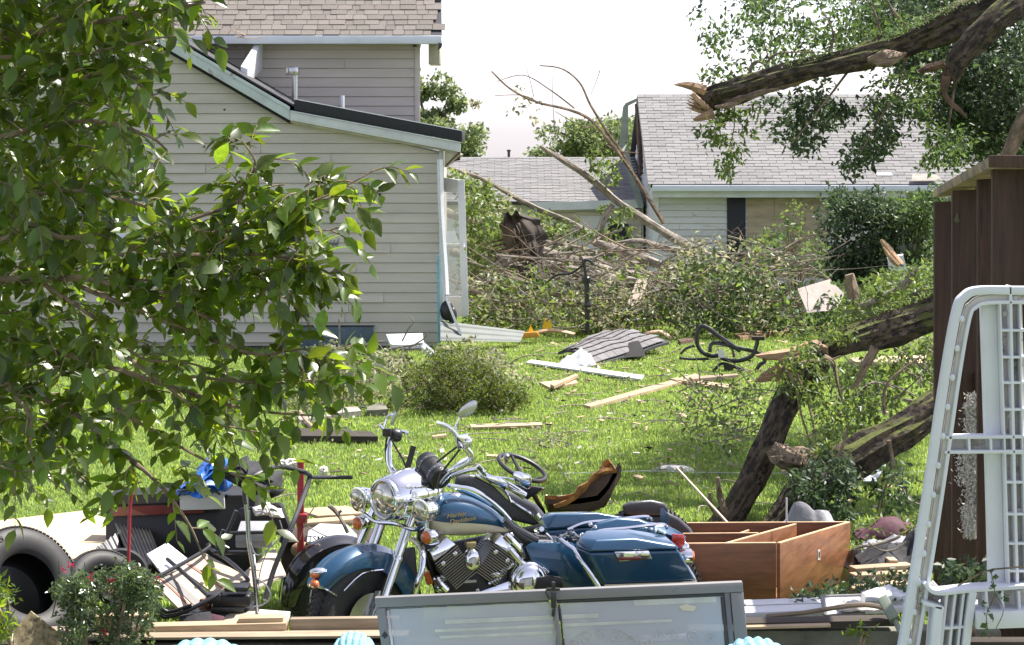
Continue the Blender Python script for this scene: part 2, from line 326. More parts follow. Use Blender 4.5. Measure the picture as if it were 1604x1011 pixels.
        o = bpy.data.objects.new(name, me); C.objects.link(o); o.parent = parent
        if parent is None: o.location = off
        return o
def put(name, me, parent, loc, rot=(0, 0, 0), scale=None):
    o = bpy.data.objects.new(name, me); C.objects.link(o); o.parent = parent; o.location = loc; o.rotation_euler = rot
    if scale: o.scale = scale
    return o
def mesh_np(name, V, Fq, mats, parent=None, smooth=False, world=True):
    V = np.asarray(V, np.float32); Fq = np.asarray(Fq, np.int32); k = Fq.shape[1]
    off = np.zeros(3, np.float32); oo = None
    if parent is not None and world: off = np.array(wloc(parent), np.float32)
    elif parent is None:
        off = np.array([(V[:, 0].min() + V[:, 0].max()) / 2, (V[:, 1].min() + V[:, 1].max()) / 2, V[:, 2].min()], np.float32)
    me = bpy.data.meshes.new(name); me.vertices.add(len(V)); me.vertices.foreach_set('co', (V - off).ravel())
    me.loops.add(Fq.size); me.loops.foreach_set('vertex_index', Fq.ravel())
    me.polygons.add(len(Fq)); me.polygons.foreach_set('loop_start', np.arange(0, Fq.size, k, dtype=np.int32))
    for x in mats if isinstance(mats, (list, tuple)) else [mats]: me.materials.append(M[x])
    me.update(calc_edges=True)
    if smooth: me.shade_smooth()
    o = bpy.data.objects.new(name, me); C.objects.link(o); o.parent = parent
    if parent is None: o.location = Vector([float(x) for x in off])
    return o
def unit(a): return a / (np.linalg.norm(a, axis=1, keepdims=True) + 1e-9)
def leaf_arrays(pos, size, droop=0.3, asp=0.5, dirs=None, flat=0.0):
    n = len(pos); pos = np.asarray(pos); d = rng.normal(size=(n, 3))
    if dirs is not None: d = d * 0.55 + np.asarray(dirs) * 1.0
    d[:, 2] -= droop; d = unit(d); nn = rng.normal(size=(n, 3)); nn[:, 2] += flat; sdv = unit(np.cross(d, nn)); up = np.cross(sdv, d)
    L = np.broadcast_to(np.asarray(size), (n,))[:, None] * rng.uniform(0.65, 1.25, (n, 1)); w = L * asp * 0.5
    a = pos; b = pos + d * L * 0.45 + sdv * w + up * w * 0.35; c = pos + d * L - up * L * 0.1; e = pos + d * L * 0.45 - sdv * w + up * w * 0.35
    V = np.stack([a, b, c, e], 1).reshape(-1, 3); i = np.arange(n)[:, None] * 4
    return V, np.concatenate([i + np.array([[0, 1, 2]]), i + np.array([[0, 2, 3]])], 0)
def foliage(name, pos, size, m, parent=None, **k):
    V, Fq = leaf_arrays(np.array(pos, float), size, **k); return mesh_np(name, V, Fq, m, parent)
def clumps(centres, rad, per, sq=(1, 1, 1)):
    c = np.array([list(x) for x in centres]); n = len(c)
    q = rng.normal(size=(n * per, 3)); q = unit(q) * rng.uniform(0.25, 1, (n * per, 1)) ** 0.6
    rr = np.repeat(np.broadcast_to(np.asarray(rad, float), (n,)), per)[:, None]
    return np.repeat(c, per, 0) + q * rr * np.array(sq)
def inpoly(x, y, poly):
    c = False; n = len(poly)
    for i in range(n):
        x1, y1 = poly[i]; x2, y2 = poly[i - 1]
        if (y1 > y) != (y2 > y) and x < (x2 - x1) * (y - y1) / (y2 - y1) + x1: c = not c
    return c
def region(poly, n, Y0, Y1):
    xs = [p[0] for p in poly]; ys = [p[1] for p in poly]; out = []
    while len(out) < n:
        x = U(min(xs), max(xs)); y = U(min(ys), max(ys))
        if inpoly(x, y, poly): out.append(P(x, y, U(Y0, Y1)))
    return out
def bark_tube(mb, pts, r, n=28, k=8, m=0, rough=0.16, seed=0.0, oval=1.0):
    pts = cat_path(pts, k); rs = lerpl(r, len(pts)); prev = None; o = len(mb.v); acc = 0.0
    for i, p in enumerate(pts):
        d = (pts[min(i + 1, len(pts) - 1)] - pts[max(i - 1, 0)]).normalized()
        if i: acc += (p - pts[i - 1]).length
        if prev is None: prev = d.cross(Vector((0, 1, 0.2))).normalized()
        a = (prev - d * prev.dot(d)).normalized(); prev = a; b = d.cross(a)
        for j in range(n):
            t = 2 * math.pi * j / n
            q = Vector((math.cos(t) * 4.2, math.sin(t) * 4.2, acc * 1.3 + seed)); mb.a[len(mb.v)] = (math.cos(t) * rs[i], math.sin(t) * rs[i], acc * .5)
            f1 = abs(noise.noise(q * 1.3)); f2 = noise.noise(Vector((math.cos(t), math.sin(t), acc * 1.6 + seed)) * 1.1); f3 = noise.noise(q * 3.1)
            rr = rs[i] * (1 + f2 * rough * 1.3 + (f1 - 0.25) * rough * 1.6 + f3 * rough * 0.7)
            rr *= 1 + .07 * noise.noise(Vector((math.cos(t) * 9, math.sin(t) * 9, acc * 9 + seed)))
            mb.v.append(p + a * math.cos(t) * rr + b * math.sin(t) * rr * oval)
    for i in range(len(pts) - 1):
        for j in range(n): mb.f.append((o + i * n + j, o + i * n + (j + 1) % n, o + (i + 1) * n + (j + 1) % n, o + (i + 1) * n + j)); mb.m.append(m)
    L = len(pts); mb.f.append(tuple(o + j for j in reversed(range(n)))); mb.f.append(tuple(o + (L - 1) * n + j for j in range(n))); mb.m += [m, m]
def shards(mb, c, d, r, L, n, m=0, spread=0.35):     # splintered wood at a break
    c = Vector(c); d = Vector(d).normalized()
    for i in range(n):
        q = Vector((U(-1, 1), U(-1, 1), U(-1, 1))); q = (q - d * q.dot(d)); q = q.normalized() * r * U(0.1, 0.95)
        a = c + q - d * L * 0.4; e = c + q * (1 + spread) + d * L * U(0.3, 1.0) + Vector((U(-.02, .02), U(-.02, .02), U(-.02, .02)))
        w = r * U(0.07, 0.22); mb.tube([a, (a + e) / 2 + q * 0.05, e], [w, w * 0.7, w * 0.12], 5, 1, True, m)
# ---------------------------------------------------------------- ground
def ground_mesh():
    xs = np.concatenate([np.linspace(-700, -16, 14), np.linspace(-14, 14, 57), np.linspace(16, 700, 14)])
    ys = np.concatenate([np.linspace(-40, 6, 8), np.linspace(7, 46, 118), np.linspace(50, 900, 30)])
    V = []
    for y in ys:
        for x in xs:
            z = gz(y)
            if 11 < y < 60 and abs(x) < 14: z += 0.03 * noise.noise(Vector((x * 0.6, y * 0.6, 0))) + 0.012 * noise.noise(Vector((x * 3, y * 3, 2))) - 0.012
            V.append((x, y, z - 0.004))
    nx = len(xs); i, j = np.meshgrid(np.arange(len(ys) - 1), np.arange(nx - 1), indexing='ij'); a = (i * nx + j).ravel()
    return np.array(V), np.stack([a, a + 1, a + nx + 1, a + nx], 1)
V_, F_ = ground_mesh(); lawn = mesh_np('ground', V_, F_, 'lawn', None, True); tag(lawn, 'green lawn strewn with storm debris', kind='structure')
# grass: clumps of blades on the lawn between the yard wall and the houses
def clump(name, n, h, seed):
    r_ = np.random.default_rng(seed); V = []; Q = []
    for i in range(n):
        a = r_.uniform(0, 6.28); p = np.array([r_.normal() * .035, r_.normal() * .035, 0]); hh = h * r_.uniform(.5, 1.2); w = r_.uniform(.0022, .0042)
        l = r_.uniform(.1, .7) * hh; dx = np.array([math.cos(a), math.sin(a), 0]); sx = np.array([-dx[1], dx[0], 0])
        b = len(V); V += [p - sx * w, p + sx * w, p + dx * l * .4 + np.array([0, 0, hh * .6]) + sx * w * .8, p + dx * l * .4 + np.array([0, 0, hh * .6]) - sx * w * .8, p + dx * l + np.array([0, 0, hh])]
        Q += [(b, b + 1, b + 2), (b, b + 2, b + 3), (b + 3, b + 2, b + 4)]
    me = bpy.data.meshes.new(name); me.from_pydata([tuple(v) for v in V], [], Q); me.materials.append(M['grass']); return me
gc = bpy.data.collections.new('grass_clumps')
for i in range(4): gc.objects.link(bpy.data.objects.new('grass_clump', clump('grass_clump', 16, (.024, .030, .037, .022)[i], i)))
def grass_field():
    me = bpy.data.meshes.new('grass'); X0, X1 = -7.5, 7.5
    ys = [11.3, 16, 20, 25, 28, 34, 40]; V = []
    for y in ys:
        w = 0.27 * y + 0.3; V += [(-w, y, gz(y)), (w, y, gz(y))]
    me.from_pydata(V, [], [(2 * i, 2 * i + 1, 2 * i + 3, 2 * i + 2) for i in range(len(ys) - 1)]); me.materials.append(M['grass'])
    o = bpy.data.objects.new('grass', me); C.objects.link(o)
    g = bpy.data.node_groups.new('grass_scatter', 'GeometryNodeTree'); N = g.nodes.new; L = g.links.new
    g.interface.new_socket('Geometry', in_out='INPUT', socket_type='NodeSocketGeometry'); g.interface.new_socket('Geometry', in_out='OUTPUT', socket_type='NodeSocketGeometry')
    gi = N('NodeGroupInput'); go = N('NodeGroupOutput'); ds = N('GeometryNodeDistributePointsOnFaces'); ds.inputs['Seed'].default_value = 3
    nz = N('ShaderNodeTexNoise'); nz.inputs['Scale'].default_value = 0.9; mr = N('ShaderNodeMapRange'); mr.inputs[1].default_value = .35; mr.inputs[2].default_value = .6; mr.inputs[3].default_value = 380; mr.inputs[4].default_value = 600
    L(nz.outputs[0], mr.inputs[0]); L(mr.outputs[0], ds.inputs['Density']); L(gi.outputs[0], ds.inputs[0])
    ci = N('GeometryNodeCollectionInfo'); ci.inputs[0].default_value = gc; ci.inputs['Separate Children'].default_value = True; ci.inputs['Reset Children'].default_value = True
    io = N('GeometryNodeInstanceOnPoints'); io.inputs['Pick Instance'].default_value = True
    rv = N('FunctionNodeRandomValue'); rv.data_type = 'FLOAT_VECTOR'; rv.inputs[0].default_value = (-.15, -.15, 0); rv.inputs[1].default_value = (.15, .15, 6.28)
    rs = N('FunctionNodeRandomValue'); rs.inputs[2].default_value = .6; rs.inputs[3].default_value = 1.45
    L(ds.outputs[0], io.inputs['Points']); L(ci.outputs[0], io.inputs['Instance']); L(rv.outputs[0], io.inputs['Rotation']); L(rs.outputs[1], io.inputs['Scale'])
    L(io.outputs[0], go.inputs[0]); md = o.modifiers.new('grass', 'NODES'); md.node_group = g
    tag(o, 'short mown grass of the lawn', 'grass', kind='stuff')
grass_field()

# ---------------------------------------------------------------- lap siding, shingles
def siding(parent, x0, x1fun, x0fun, z0, n, h, Yw, m, name='siding_board'):
    for k in range(n):
        za = z0 + k * h; zb = za + h - .009
        la, lb = x0fun(za), x0fun(zb); ra, rb = x1fun(za), x1fun(zb)
        if ra - la < .05 and rb - lb < .05: continue
        sx = sorted([la] + [x for x in (la + U(.5, 3.4) + 3.66 * i for i in range(4)) if x < min(ra, rb) - .3]); 
        for i in range(1, len(sx)):                  # butt joints
            mb = MB(); q0, q1 = sx[i - 1] + .002, sx[i] - .003; mb.hexa([(q0, Yw - .030, za), (q1, Yw - .030, za), (q1, Yw + .01, za), (q0, Yw + .01, za), (q0, Yw - .002, zb), (q1, Yw - .002, zb), (q1, Yw + .01, zb), (q0, Yw + .01, zb)]); mb.build(name, m, parent, smooth=0)
        if len(sx) > 1: la = lb = sx[-1] + .001
        mb = MB(); mb.hexa([(la, Yw - .018, za), (ra, Yw - .016, za), (ra, Yw + .01, za), (la, Yw + .01, za),
                            (lb, Yw - .002, zb), (rb, Yw - .002, zb), (rb, Yw + .01, zb), (lb, Yw + .01, zb)])
        mb.build(name, m, parent, smooth=0)
def shingles(parent, org, udir, sdir, width, courses, expo, tab, m, limit=300, jit=0.0):
    udir = Vector(udir).normalized(); sdir = Vector(sdir).normalized(); nrm = udir.cross(sdir).normalized()
    Rm = Matrix((udir, sdir, nrm)).transposed(); eul = Rm.to_euler(); off = wloc(parent)
    meshes = []
    for i in range(6 if jit else 7):
        w = tab * (.5 if i == 6 else 1) * (.995 if not jit else (.98 + jit * (i - 2.5) / 2.5)); b = MB(); b.box((w / 2, expo * .62, .006 + .001 * i), (w - .006, expo * 1.3, (.007 if jit else .0045) + (.003 if jit else .0008) * (i % 3)), (-.055, 0, 0))
        me = bpy.data.meshes.new('shingle'); me.from_pydata(b.v, [], b.f); me.materials.append(M[m]); meshes.append((me, b, w))
    cnt = 0; rest = MB()
    for k in range(courses):
        u = -U(0, tab) if jit else 0.0
        while u < width:
            me, b, w = rnd.choice(meshes) if jit else (meshes[6] if (u == 0 and k % 2) else meshes[rnd.randrange(6)])
            p = Vector(org) + udir * u + sdir * (k * expo)
            if u > -tab * .3 and u + w < width + tab * .3:
                if cnt < limit: put('shingle', me, parent, p - off, eul); cnt += 1
                else: rest.add([Rm @ v + p for v in b.v], b.f)
            u += w if jit else (tab * .5 if (u == 0 and k % 2) else tab)
    if rest.v: tag(rest.build('shingle_field', m, parent, smooth=0, fixn=False), kind='stuff')

# ---------------------------------------------------------------- left house
lh = thing('house', 'weathered two level house with beige lap siding and brown shingle roof on the left', 'house', (-4, 28, 0))
YA = 27.5; pa = F / YA
def zA(py): return CH - (py - HY) / pa
def xA(px): return (px - CX) / pa
kinkx, kinkz = xA(456), zA(189); topx = xA(0); slope1 = (zA(70) - kinkz) / (xA(252) - kinkx); slope2 = (zA(238) - kinkz) / (xA(690) - kinkx)
def roofline(x): return kinkz + (x - kinkx) * (slope1 if x < kinkx else slope2)
xr = xA(689); xl = -8.6
def rgt(z):
    if z <= roofline(xr): return xr
    return kinkx + (z - kinkz) / (slope2 if z < kinkz else slope1)
body = MB(); body.slab([(xl, YA + .012, .05), (xr - .01, YA + .012, .05), (xr - .01, YA + .012, roofline(xr) - .01), (kinkx, YA + .012, kinkz - .01), (xl, YA + .012, roofline(xl) - .01)], (0, 3.2, 0))
body.build('wall', 'siding', lh, smooth=0)
fo = MB(); fo.box(((xl + xr) / 2 - .03, YA + 1.7, -.15), (xr - xl - .08, 3.3, .42)); fo.build('foundation', 'concrete', lh, smooth=0)
siding(lh, 0, rgt, lambda z: xl, zA(536), 44, .1275, YA, 'siding')
cb = MB(); cb.box((xr + .02, YA - .005, (zA(536) + roofline(xr)) / 2 + .02), (.06, .05, roofline(xr) - zA(536) + .02)); cb.build('corner_board', 'trim', lh, bevel=.004)
# rake boards and the two roof slopes of the addition
def strip(mb, a, b, t0, t1, y0, y1):                 # sloping board between profile points, t0..t1 above the line
    mb.hexa([(a[0], y0, a[1] + t0), (b[0], y0, b[1] + t0), (b[0], y1, b[1] + t0), (a[0], y1, a[1] + t0), (a[0], y0, a[1] + t1), (b[0], y0, b[1] + t1), (b[0], y1, b[1] + t1), (a[0], y1, a[1] + t1)])
A_ = (xl, roofline(xl)); K_ = (kinkx, kinkz); E_ = (xA(722), zA(238.5)); T_ = xA(465)
Kt = (T_, roofline(T_))
b = MB(); strip(b, A_, K_, 0.0, .175, YA - .16, YA - .125); b.build('rake_board', 'rake', lh, bevel=.005)
b = MB(); strip(b, A_, K_, .13, .176, YA - .175, YA - .162); b.build('rake_molding', 'rake', lh)
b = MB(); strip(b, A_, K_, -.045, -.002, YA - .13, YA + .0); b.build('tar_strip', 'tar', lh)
b = MB(); strip(b, (kinkx + .004, kinkz), E_, 0.0, .115, YA - .16, YA - .125); b.build('rake_board', 'trim', lh, bevel=.005)
b = MB(); strip(b, (kinkx + .01, kinkz), E_, .116, .128, YA - .185, YA - .125); b.build('drip_edge', 'gutter', lh)
b = MB(); strip(b, (kinkx + .055, kinkz), (E_[0] + .02, E_[1]), .129, .268, YA - .17, YA + 1.4); b.build('flat_roof', 'rubber_roof', lh, bevel=.012)
b = MB(); strip(b, (kinkx + .055, kinkz), (E_[0] + .02, E_[1]), .269, .280, YA - .175, YA - .12); b.build('roof_edge_flashing', 'white_metal', lh)
b = MB(); strip(b, A_, (kinkx + .05, kinkz), .177, .20, YA - .17, YA + 1.4); b.build('roof', 'shingle_dark', lh)
b = MB()
q = [P(405, 148, 27.9), P(425, 150, 27.9), P(440, 163, 27.6), P(463, 176, 27.5)]
b.slab([P(418, 149, 27.7), P(428, 148, 27.7), P(447, 162, 27.7), P(466, 176, 27.7), P(458, 180, 27.7), P(420, 158, 27.7)], (0, .5, 0)); b.build('torn_roofing', 'tar', lh)
b = MB(); strip(b, (kinkx, kinkz), E_, -.03, -.002, YA - .12, YA - .002); b.build('soffit', 'soffit', lh)
# rotten eave box at the right end
b = MB(); b.hexa([(xr + .06, YA - .12, zA(238)), (E_[0], YA - .12, zA(243)), (E_[0], YA + 1.3, zA(243)), (xr + .06, YA + 1.3, zA(238)), (xr + .06, YA - .11, zA(262)), (xr + .09, YA - .11, zA(262)), (E_[0], YA + 1.3, zA(243) - .03), (xr + .06, YA + 1.3, zA(262))]); b.build('eave_soffit', 'soffit', lh)
b = MB()
for i in range(5):
    b.bar((xr + .07 + i * .012, YA - .10 + i * .02, zA(261 - i * 2)), (E_[0] - .01, YA - .13 + i * .03, zA(238 + i * 3)), .02, .022)
b.build('rafter_tail', 'raw_red', lh)
for i in range(11):                                  # hanger clips under the drip edge
    x = kinkx + .12 + i * .185; b = MB(); b.box((x, YA - .19, roofline(x) + .118), (.012, .006, .02)); b.build('gutter_clip', 'trim', lh)
b = MB(); b.box((xA(512), YA - .03, .13), (xA(586) - xA(440), .03, .34), (0.08, 0, 0)); b.build('skirting_panel', 'blue_sheet', lh, bevel=.004)
b = MB(); b.box((xA(512), YA - .05, .31), (xA(586) - xA(440) + .04, .03, .012)); b.build('skirting_trim', 'tar', lh)
for (x, y, r_) in ((595, 305, .018), (594, 331, .018), (572, 516, .02), (320, 230, .012), (352, 172, .012)):
    b = MB(); b.lathe((xA(x), YA - .02, zA(y)), (0, -1, 0), [(r_, 0), (r_, .01)], 10); b.build('knot_hole', 'tar', lh)
b = MB()
for i in range(9): b.bar((xA(512 + i * 2), YA - .018, zA(384 + (i % 3) * 2)), (xA(515 + i * 2), YA - .018, zA(374 + (i * 5) % 8)), .012, .004)
b.build('scuff_mark', 'blue_sheet', lh)
# window on the left of the addition
def window(parent, x0, x1, z0, z1, Y, panes=2, mf='white', mg='window_dark'):
    w = MB()
    t = .07
    for (a, c_) in (((x0, z0), (x0 + t, z1)), ((x1 - t, z0), (x1, z1)), ((x0 + t, z0), (x1 - t, z0 + t)), ((x0 + t, z1 - t), (x1 - t, z1))):
        w.box(((a[0] + c_[0]) / 2, Y - .035, (a[1] + c_[1]) / 2), (c_[0] - a[0], .06, c_[1] - a[1]))
    w.box(((x0 + x1) / 2, Y - .03, (z0 + z1) / 2), (x1 - x0 - 2 * t, .045, .04))
    wo = w.build('window', mf, parent)
    for i in range(panes):
        h = (z1 - z0 - 2 * t) / panes; g = MB(); g.box(((x0 + x1) / 2, Y - .022, z0 + t + h * (i + .5)), (x1 - x0 - 2 * t - .002, .006, h - .045)); g.build('pane', mg, wo, smooth=0)
    s_ = MB(); s_.box(((x0 + x1) / 2, Y - .06, z0 - .025), (x1 - x0 + .08, .1, .045)); s_.build('sill', mf, wo)
window(lh, xA(85), xA(236), zA(372), zA(245), YA)
window(lh, xA(-180), xA(-40), zA(372), zA(245), YA)
# main body: wall behind, eave, gutter, roof
YM = 28.95; pm_ = F / YM
def zM(py): return CH - (py - HY) / pm_
def xM(px): return (px - CX) / pm_
b = MB(); h_ = [(-9, YM, 0), (xM(656), YM, 0), (-1.75, YM + 4.5, 0), (-9, YM + 4.5, 0)]; b.hexa([(x, y, -.1) for x, y, z in h_] + [(x, y, zM(66)) for x, y, z in h_]); b.build('main_wall', 'siding_pink', lh, smooth=0)
siding(lh, 0, lambda z: xM(652), lambda z: -9, zM(240), 14, .1275, YM - .012, 'siding_pink')
b = MB(); b.box((xM(654), YM - .02, (zM(66) + zM(240)) / 2), (.07, .05, zM(66) - zM(240))); b.build('corner_board', 'siding_pink', lh, bevel=.004)
YE = 28.5; pe = F / YE
ze = CH - (69 - HY) / pe; zt = CH - (56 - HY) / pe; xe = (692 - CX) / pe
b = MB(); b.box(((xe - 9.2) / 2, YE + .05, (ze + zt) / 2), (xe + 9.2, .11, zt - ze)); b.build('gutter', 'gutter', lh, bevel=.012)
b = MB(); b.box(((xe - 9.2) / 2, YE + .28, ze + .02), (xe + 9.1, .33, .02)); b.build('soffit', 'siding_pink', lh)
b = MB(); b.box((xM(650) + .0, YM - .03, ze - .008), (.05, .05, .03)); b.build('soffit_bracket', 'dark_metal', lh)
b = MB(); b.hexa([(xe - .19, YM - .1, ze - .26), (xe - .04, YM - .1, ze - .26), (xe - .04, YM + .6, ze - .26), (xe - .19, YM + .6, ze - .26), (xe - .19, YM - .1, ze + .01), (xe - .04, YM - .1, ze + .01), (xe - .04, YM + .6, ze + .01), (xe - .19, YM + .6, ze + .01)])
b.build('eave_return', 'soffit', lh, bevel=.004)
b = MB(); b.tube([P(690, 68, YE), P(689, 74, YE), P(686, 79, YE)], [.03, .025, .004], 6); b.build('gutter_end', 'dark_metal', lh)
sl = Vector((0, math.cos(R(35)), math.sin(R(35))))
b = MB(); o0 = Vector((-9.2, YE + .02, zt - .01)); b.slab([o0, o0 + Vector((9.2 + xe, 0, 0)), o0 + Vector((9.2 + xe - .1, 0, 0)) + sl * 2.9, o0 + sl * 2.9], (0, .03, -.05)); 
b.slab([o0 + sl * 2.9, o0 + Vector((9.2 + xe - .1, 0, 0)) + sl * 2.9, o0 + Vector((9.2 + xe - .5, 2.9 * 2 * math.cos(R(35)), 0)), o0 + Vector((0, 2.9 * 2 * math.cos(R(35)), 0))], (0, -.03, -.05)); b.build('roof', 'shingle_dark', lh, smooth=0)
shingles(lh, (-6.9, YE + .02, zt), (1, 0, 0), sl, 6.9 + xe, 9, .127, .165, 'shingle_brown', 300, jit=.35)
# broken overhang panel hanging against the upper wall
b = MB(); b.slab([P(411, 60, 28.7), P(411, 108, 28.7), P(400, 135, 28.3), P(388, 128, 28.1), P(376, 118, 28.0), P(377, 104, 28.0)], (-.0, 0, .0))
b = MB(); b.hexa([P(377, 104, 28.0), P(388, 108, 28.0), P(387, 134, 28.0), P(376, 120, 28.0), P(405, 60, 28.75), P(412, 62, 28.75), P(411, 110, 28.75), P(404, 112, 28.75)])
b.build('torn_overhang_panel', 'white', lh, bevel=.006)
t_ = MB(); pts = [P(357, 55, 28.4), P(362, 48, 28.4), P(372, 50, 28.4), P(384, 56, 28.4), P(370, 58, 28.4), P(396, 60, 28.4), P(412, 58, 28.4)]
t_.tube(pts, .006, 5, 5); tag(t_.build('cord', 'tan_plastic'), 'tangled pale cord lying on the upper gutter of the left house', 'cord')
# vents
b = MB(); b.lathe(P(462, 180, 28.1), (0, 0, 1), [(.04, 0), (.04, .50), (.045, .5), (.045, .52)], 14); b.lathe(P(458.5, 118, 28.1), (0, 0, 1), [(.085, 0), (.09, .015), (.09, .085), (.085, .1), (.03, .115)], 18)
b.build('flue_pipe', 'steel', lh)
b = MB(); b.lathe(P(536, 182, 28.2), (0, 0, 1), [(.03, 0), (.03, .27)], 12); b.build('vent_pipe', 'white_metal', lh)
# hanging downspout and door frame by the corner
b = MB(); b.tube([P(689, 250, 27.35), P(691, 330, 27.35), P(697, 420, 27.35), P(699, 462, 27.3)], .038, 4, 3); b.build('downspout', 'white_metal', lh)
b = MB(); b.tube([P(697, 462, 27.3), P(712, 500, 27.2), P(722, 524, 27.15)], .022, 4, 2); b.build('loose_trim', 'trim', lh)
b = MB(); b.bar(P(686.5, 400, 27.42), P(688, 540, 27.42), .03, .02, (0, 1, 0)); b.build('house_wrap', 'blue_yarn', lh)
d = thing('door', 'white storm door standing open beside the left house corner', 'door', P(710, 495, 28.0))
fr = MB(); a0, a1, b0, b1 = P(689, 278, 28.1), P(722, 282, 27.8), P(729, 495, 27.8), P(693, 495, 28.1)
fr.bar(a0, b0 + (b1 - b0) + Vector((0, 0, 0)), .07, .035, (0, 1, 0)); fr.bar(a1, b0, .09, .035, (0, 1, 0)); fr.bar(a0 + Vector((0, -.002, -.09)), a1 + Vector((0, -.002, -.09)), .035, .18, (0, 0, 1)); fr.bar(b1 + Vector((0, -.002, .12)), b0 + Vector((0, -.002, .12)), .035, .26, (0, 0, 1)); fr.bar(P(691, 384, 28.1), P(725, 384, 27.8), .034, .035)
fr.build('door_frame', 'white', d, bevel=.004)
g = MB(); g.slab([P(694, 300, 28.08), P(719, 302, 27.84), P(724, 478, 27.84), P(697, 478, 28.08)], (0, .008, 0)); g.build('pane', 'clear_glass', d, smooth=0)
g = MB(); g.slab([P(700, 363, 27.8), P(712, 362, 27.8), P(719, 380, 27.8), P(698, 381, 27.8)], (0, .01, 0)); g.build('torn_screen', 'white_metal', d)
g = MB(); g.box(P(728, 388, 27.75), (.03, .04, .12)); g.build('handle', 'chrome', d, bevel=.004)
b = MB(); b.sphere(P(700, 487, 27.3), .1, (.9, .6, 1.3), 12, 8); b.sphere(P(708, 494, 27.3), .08, (.8, .6, 1.3), 12, 8); tag(b.build('bag', 'black_plastic'), 'black bag slumped at the foot of the left house corner', 'bag')

# ---------------------------------------------------------------- right house and its low wing
rh = thing('house', 'pale sided house with grey shingle roof and boarded window on the right', 'house', (7, 44, -.7))
YR = 42.0; pr = F / YR; YF = 41.5; pf = F / YF
X0, X1 = 2.76, 13.5; zev = 1.77; rdg = 3.58; yr_ = 45.2; yb = 48.9
b = MB(); b.slab([(X0, YR, -.9), (X0, YR, zev), (X0, yr_, rdg - .12), (X0, yb, zev), (X0, yb, -.9)], (X1 - X0, 0, 0)); b.build('wall', 'siding_white', rh, smooth=0)
siding(rh, 0, lambda z: X1, lambda z: X0 - .01, -.62, 19, .125, YR - .012, 'siding_white')
for k in range(25):                                  # gable end boards, seen at a glance along the wall
    za = zev - 1.2 + k * .125; zb = za + .127
    def yy(z, s_): return (yr_ - (rdg - .12 - z) / (rdg - .12 - zev) * (yr_ - YR)) if s_ < 0 else (yr_ + (rdg - .12 - z) / (rdg - .12 - zev) * (yb - yr_))
    ya, yb2 = (YR, YR) if za < zev else (yy(za, -1), yy(min(zb, rdg - .13), -1)); yc, yd = (yb, yb) if za < zev else (yy(za, 1), yy(min(zb, rdg - .13), 1))
    if za > rdg - .2: break
    m_ = MB(); m_.hexa([(X0 - .022, ya, za), (X0 - .002, ya, za), (X0 - .002, yc, za), (X0 - .022, yc, za), (X0 - .006, yb2, zb), (X0 - .002, yb2, zb), (X0 - .002, yd, zb), (X0 - .006, yd, zb)]); m_.build('gable_board', 'siding_white', rh, smooth=0)
rs_ = Vector((0, yr_ - YF, rdg - zev)); 
b = MB(); b.slab([(X0 - .12, YF, zev), (X1 + .3, YF, zev), (X1 + .3, yr_, rdg), (X0 - .12, yr_, rdg)], (0, .02, -.06)); b.slab([(X0 - .12, yr_, rdg), (X1 + .3, yr_, rdg), (X1 + .3, yb + .5, zev - .1), (X0 - .12, yb + .5, zev - .1)], (0, -.02, -.06)); b.build('roof', 'shingle_dark', rh, smooth=0)
shingles(rh, (X0 - .13, YF - .02, zev + .0), (1, 0, 0), rs_, 7.4, int(rs_.length / .127), .127, .305, 'shingle_grey', 300)
b = MB(); b.box(((X0 + X1) / 2, YF - .05, zev - .07), (X1 - X0 + .1, .12, .12)); b.build('gutter', 'gutter', rh, bevel=.015)
b = MB(); b.box(((X0 + X1) / 2, YF + .22, zev - .15), (X1 - X0, .42, .05)); b.build('soffit', 'trim', rh)
b = MB(); b.box(((X0 + X1) / 2, YF + .05, zev - .19), (X1 - X0 + .05, .05, .12)); b.build('fascia', 'trim', rh)
b = MB(); b.bar((X0 - .1, YF, zev - .06), (X0 - .1, yr_, rdg - .07), .04, .14); b.build('rake_board', 'trim', rh)
b = MB(); b.bar((X0 - .11, YR + 2.2, zev + .15), (X0 - .11, yr_, rdg - .12), .05, .16); b.bar((X0 - .05, YR + 3.0, 1.9), (X0 - .12, yr_, rdg - .2), .07, .12); b.build('stripped_rake', 'raw_red', rh)
b = MB(); b.box((X0 + .05, YR - .03, .45), (.12, .05, 2.4)); b.build('corner_board', 'white', rh)
b = MB(); b.box(((1153 - CX) / pr, YR - .035, CH - (360 - HY) / pr), (29 / pr, .04, 100 / pr)); b.build('shutter', 'shutter', rh, bevel=.005)
b = MB(); b.box(((1462 - CX) / pr, YR - .035, CH - (345 - HY) / pr), (29 / pr, .04, 80 / pr)); b.build('shutter', 'shutter', rh, bevel=.005)
b = MB(); 
for i in range(3):
    b = MB(); b.box(((1170 + 15 + 32 * i * 1.32 + 6 - CX) / pr, YR - .045 + .003 * (i % 2), CH - (372 - HY) / pr), (41.5 / pr, .02, 128 / pr)); b.build('plywood_sheet', 'plywood_wall', rh, bevel=.003)
b = MB(); b.box(((1240 - CX) / pr, YR - .05, CH - (441 - HY) / pr), (150 / pr, .08, 10 / pr)); b.build('sill', 'white', rh)
window(rh, (1385 - CX) / pr, (1446 - CX) / pr, CH - (432 - HY) / pr, CH - (318 - HY) / pr, YR - .02)
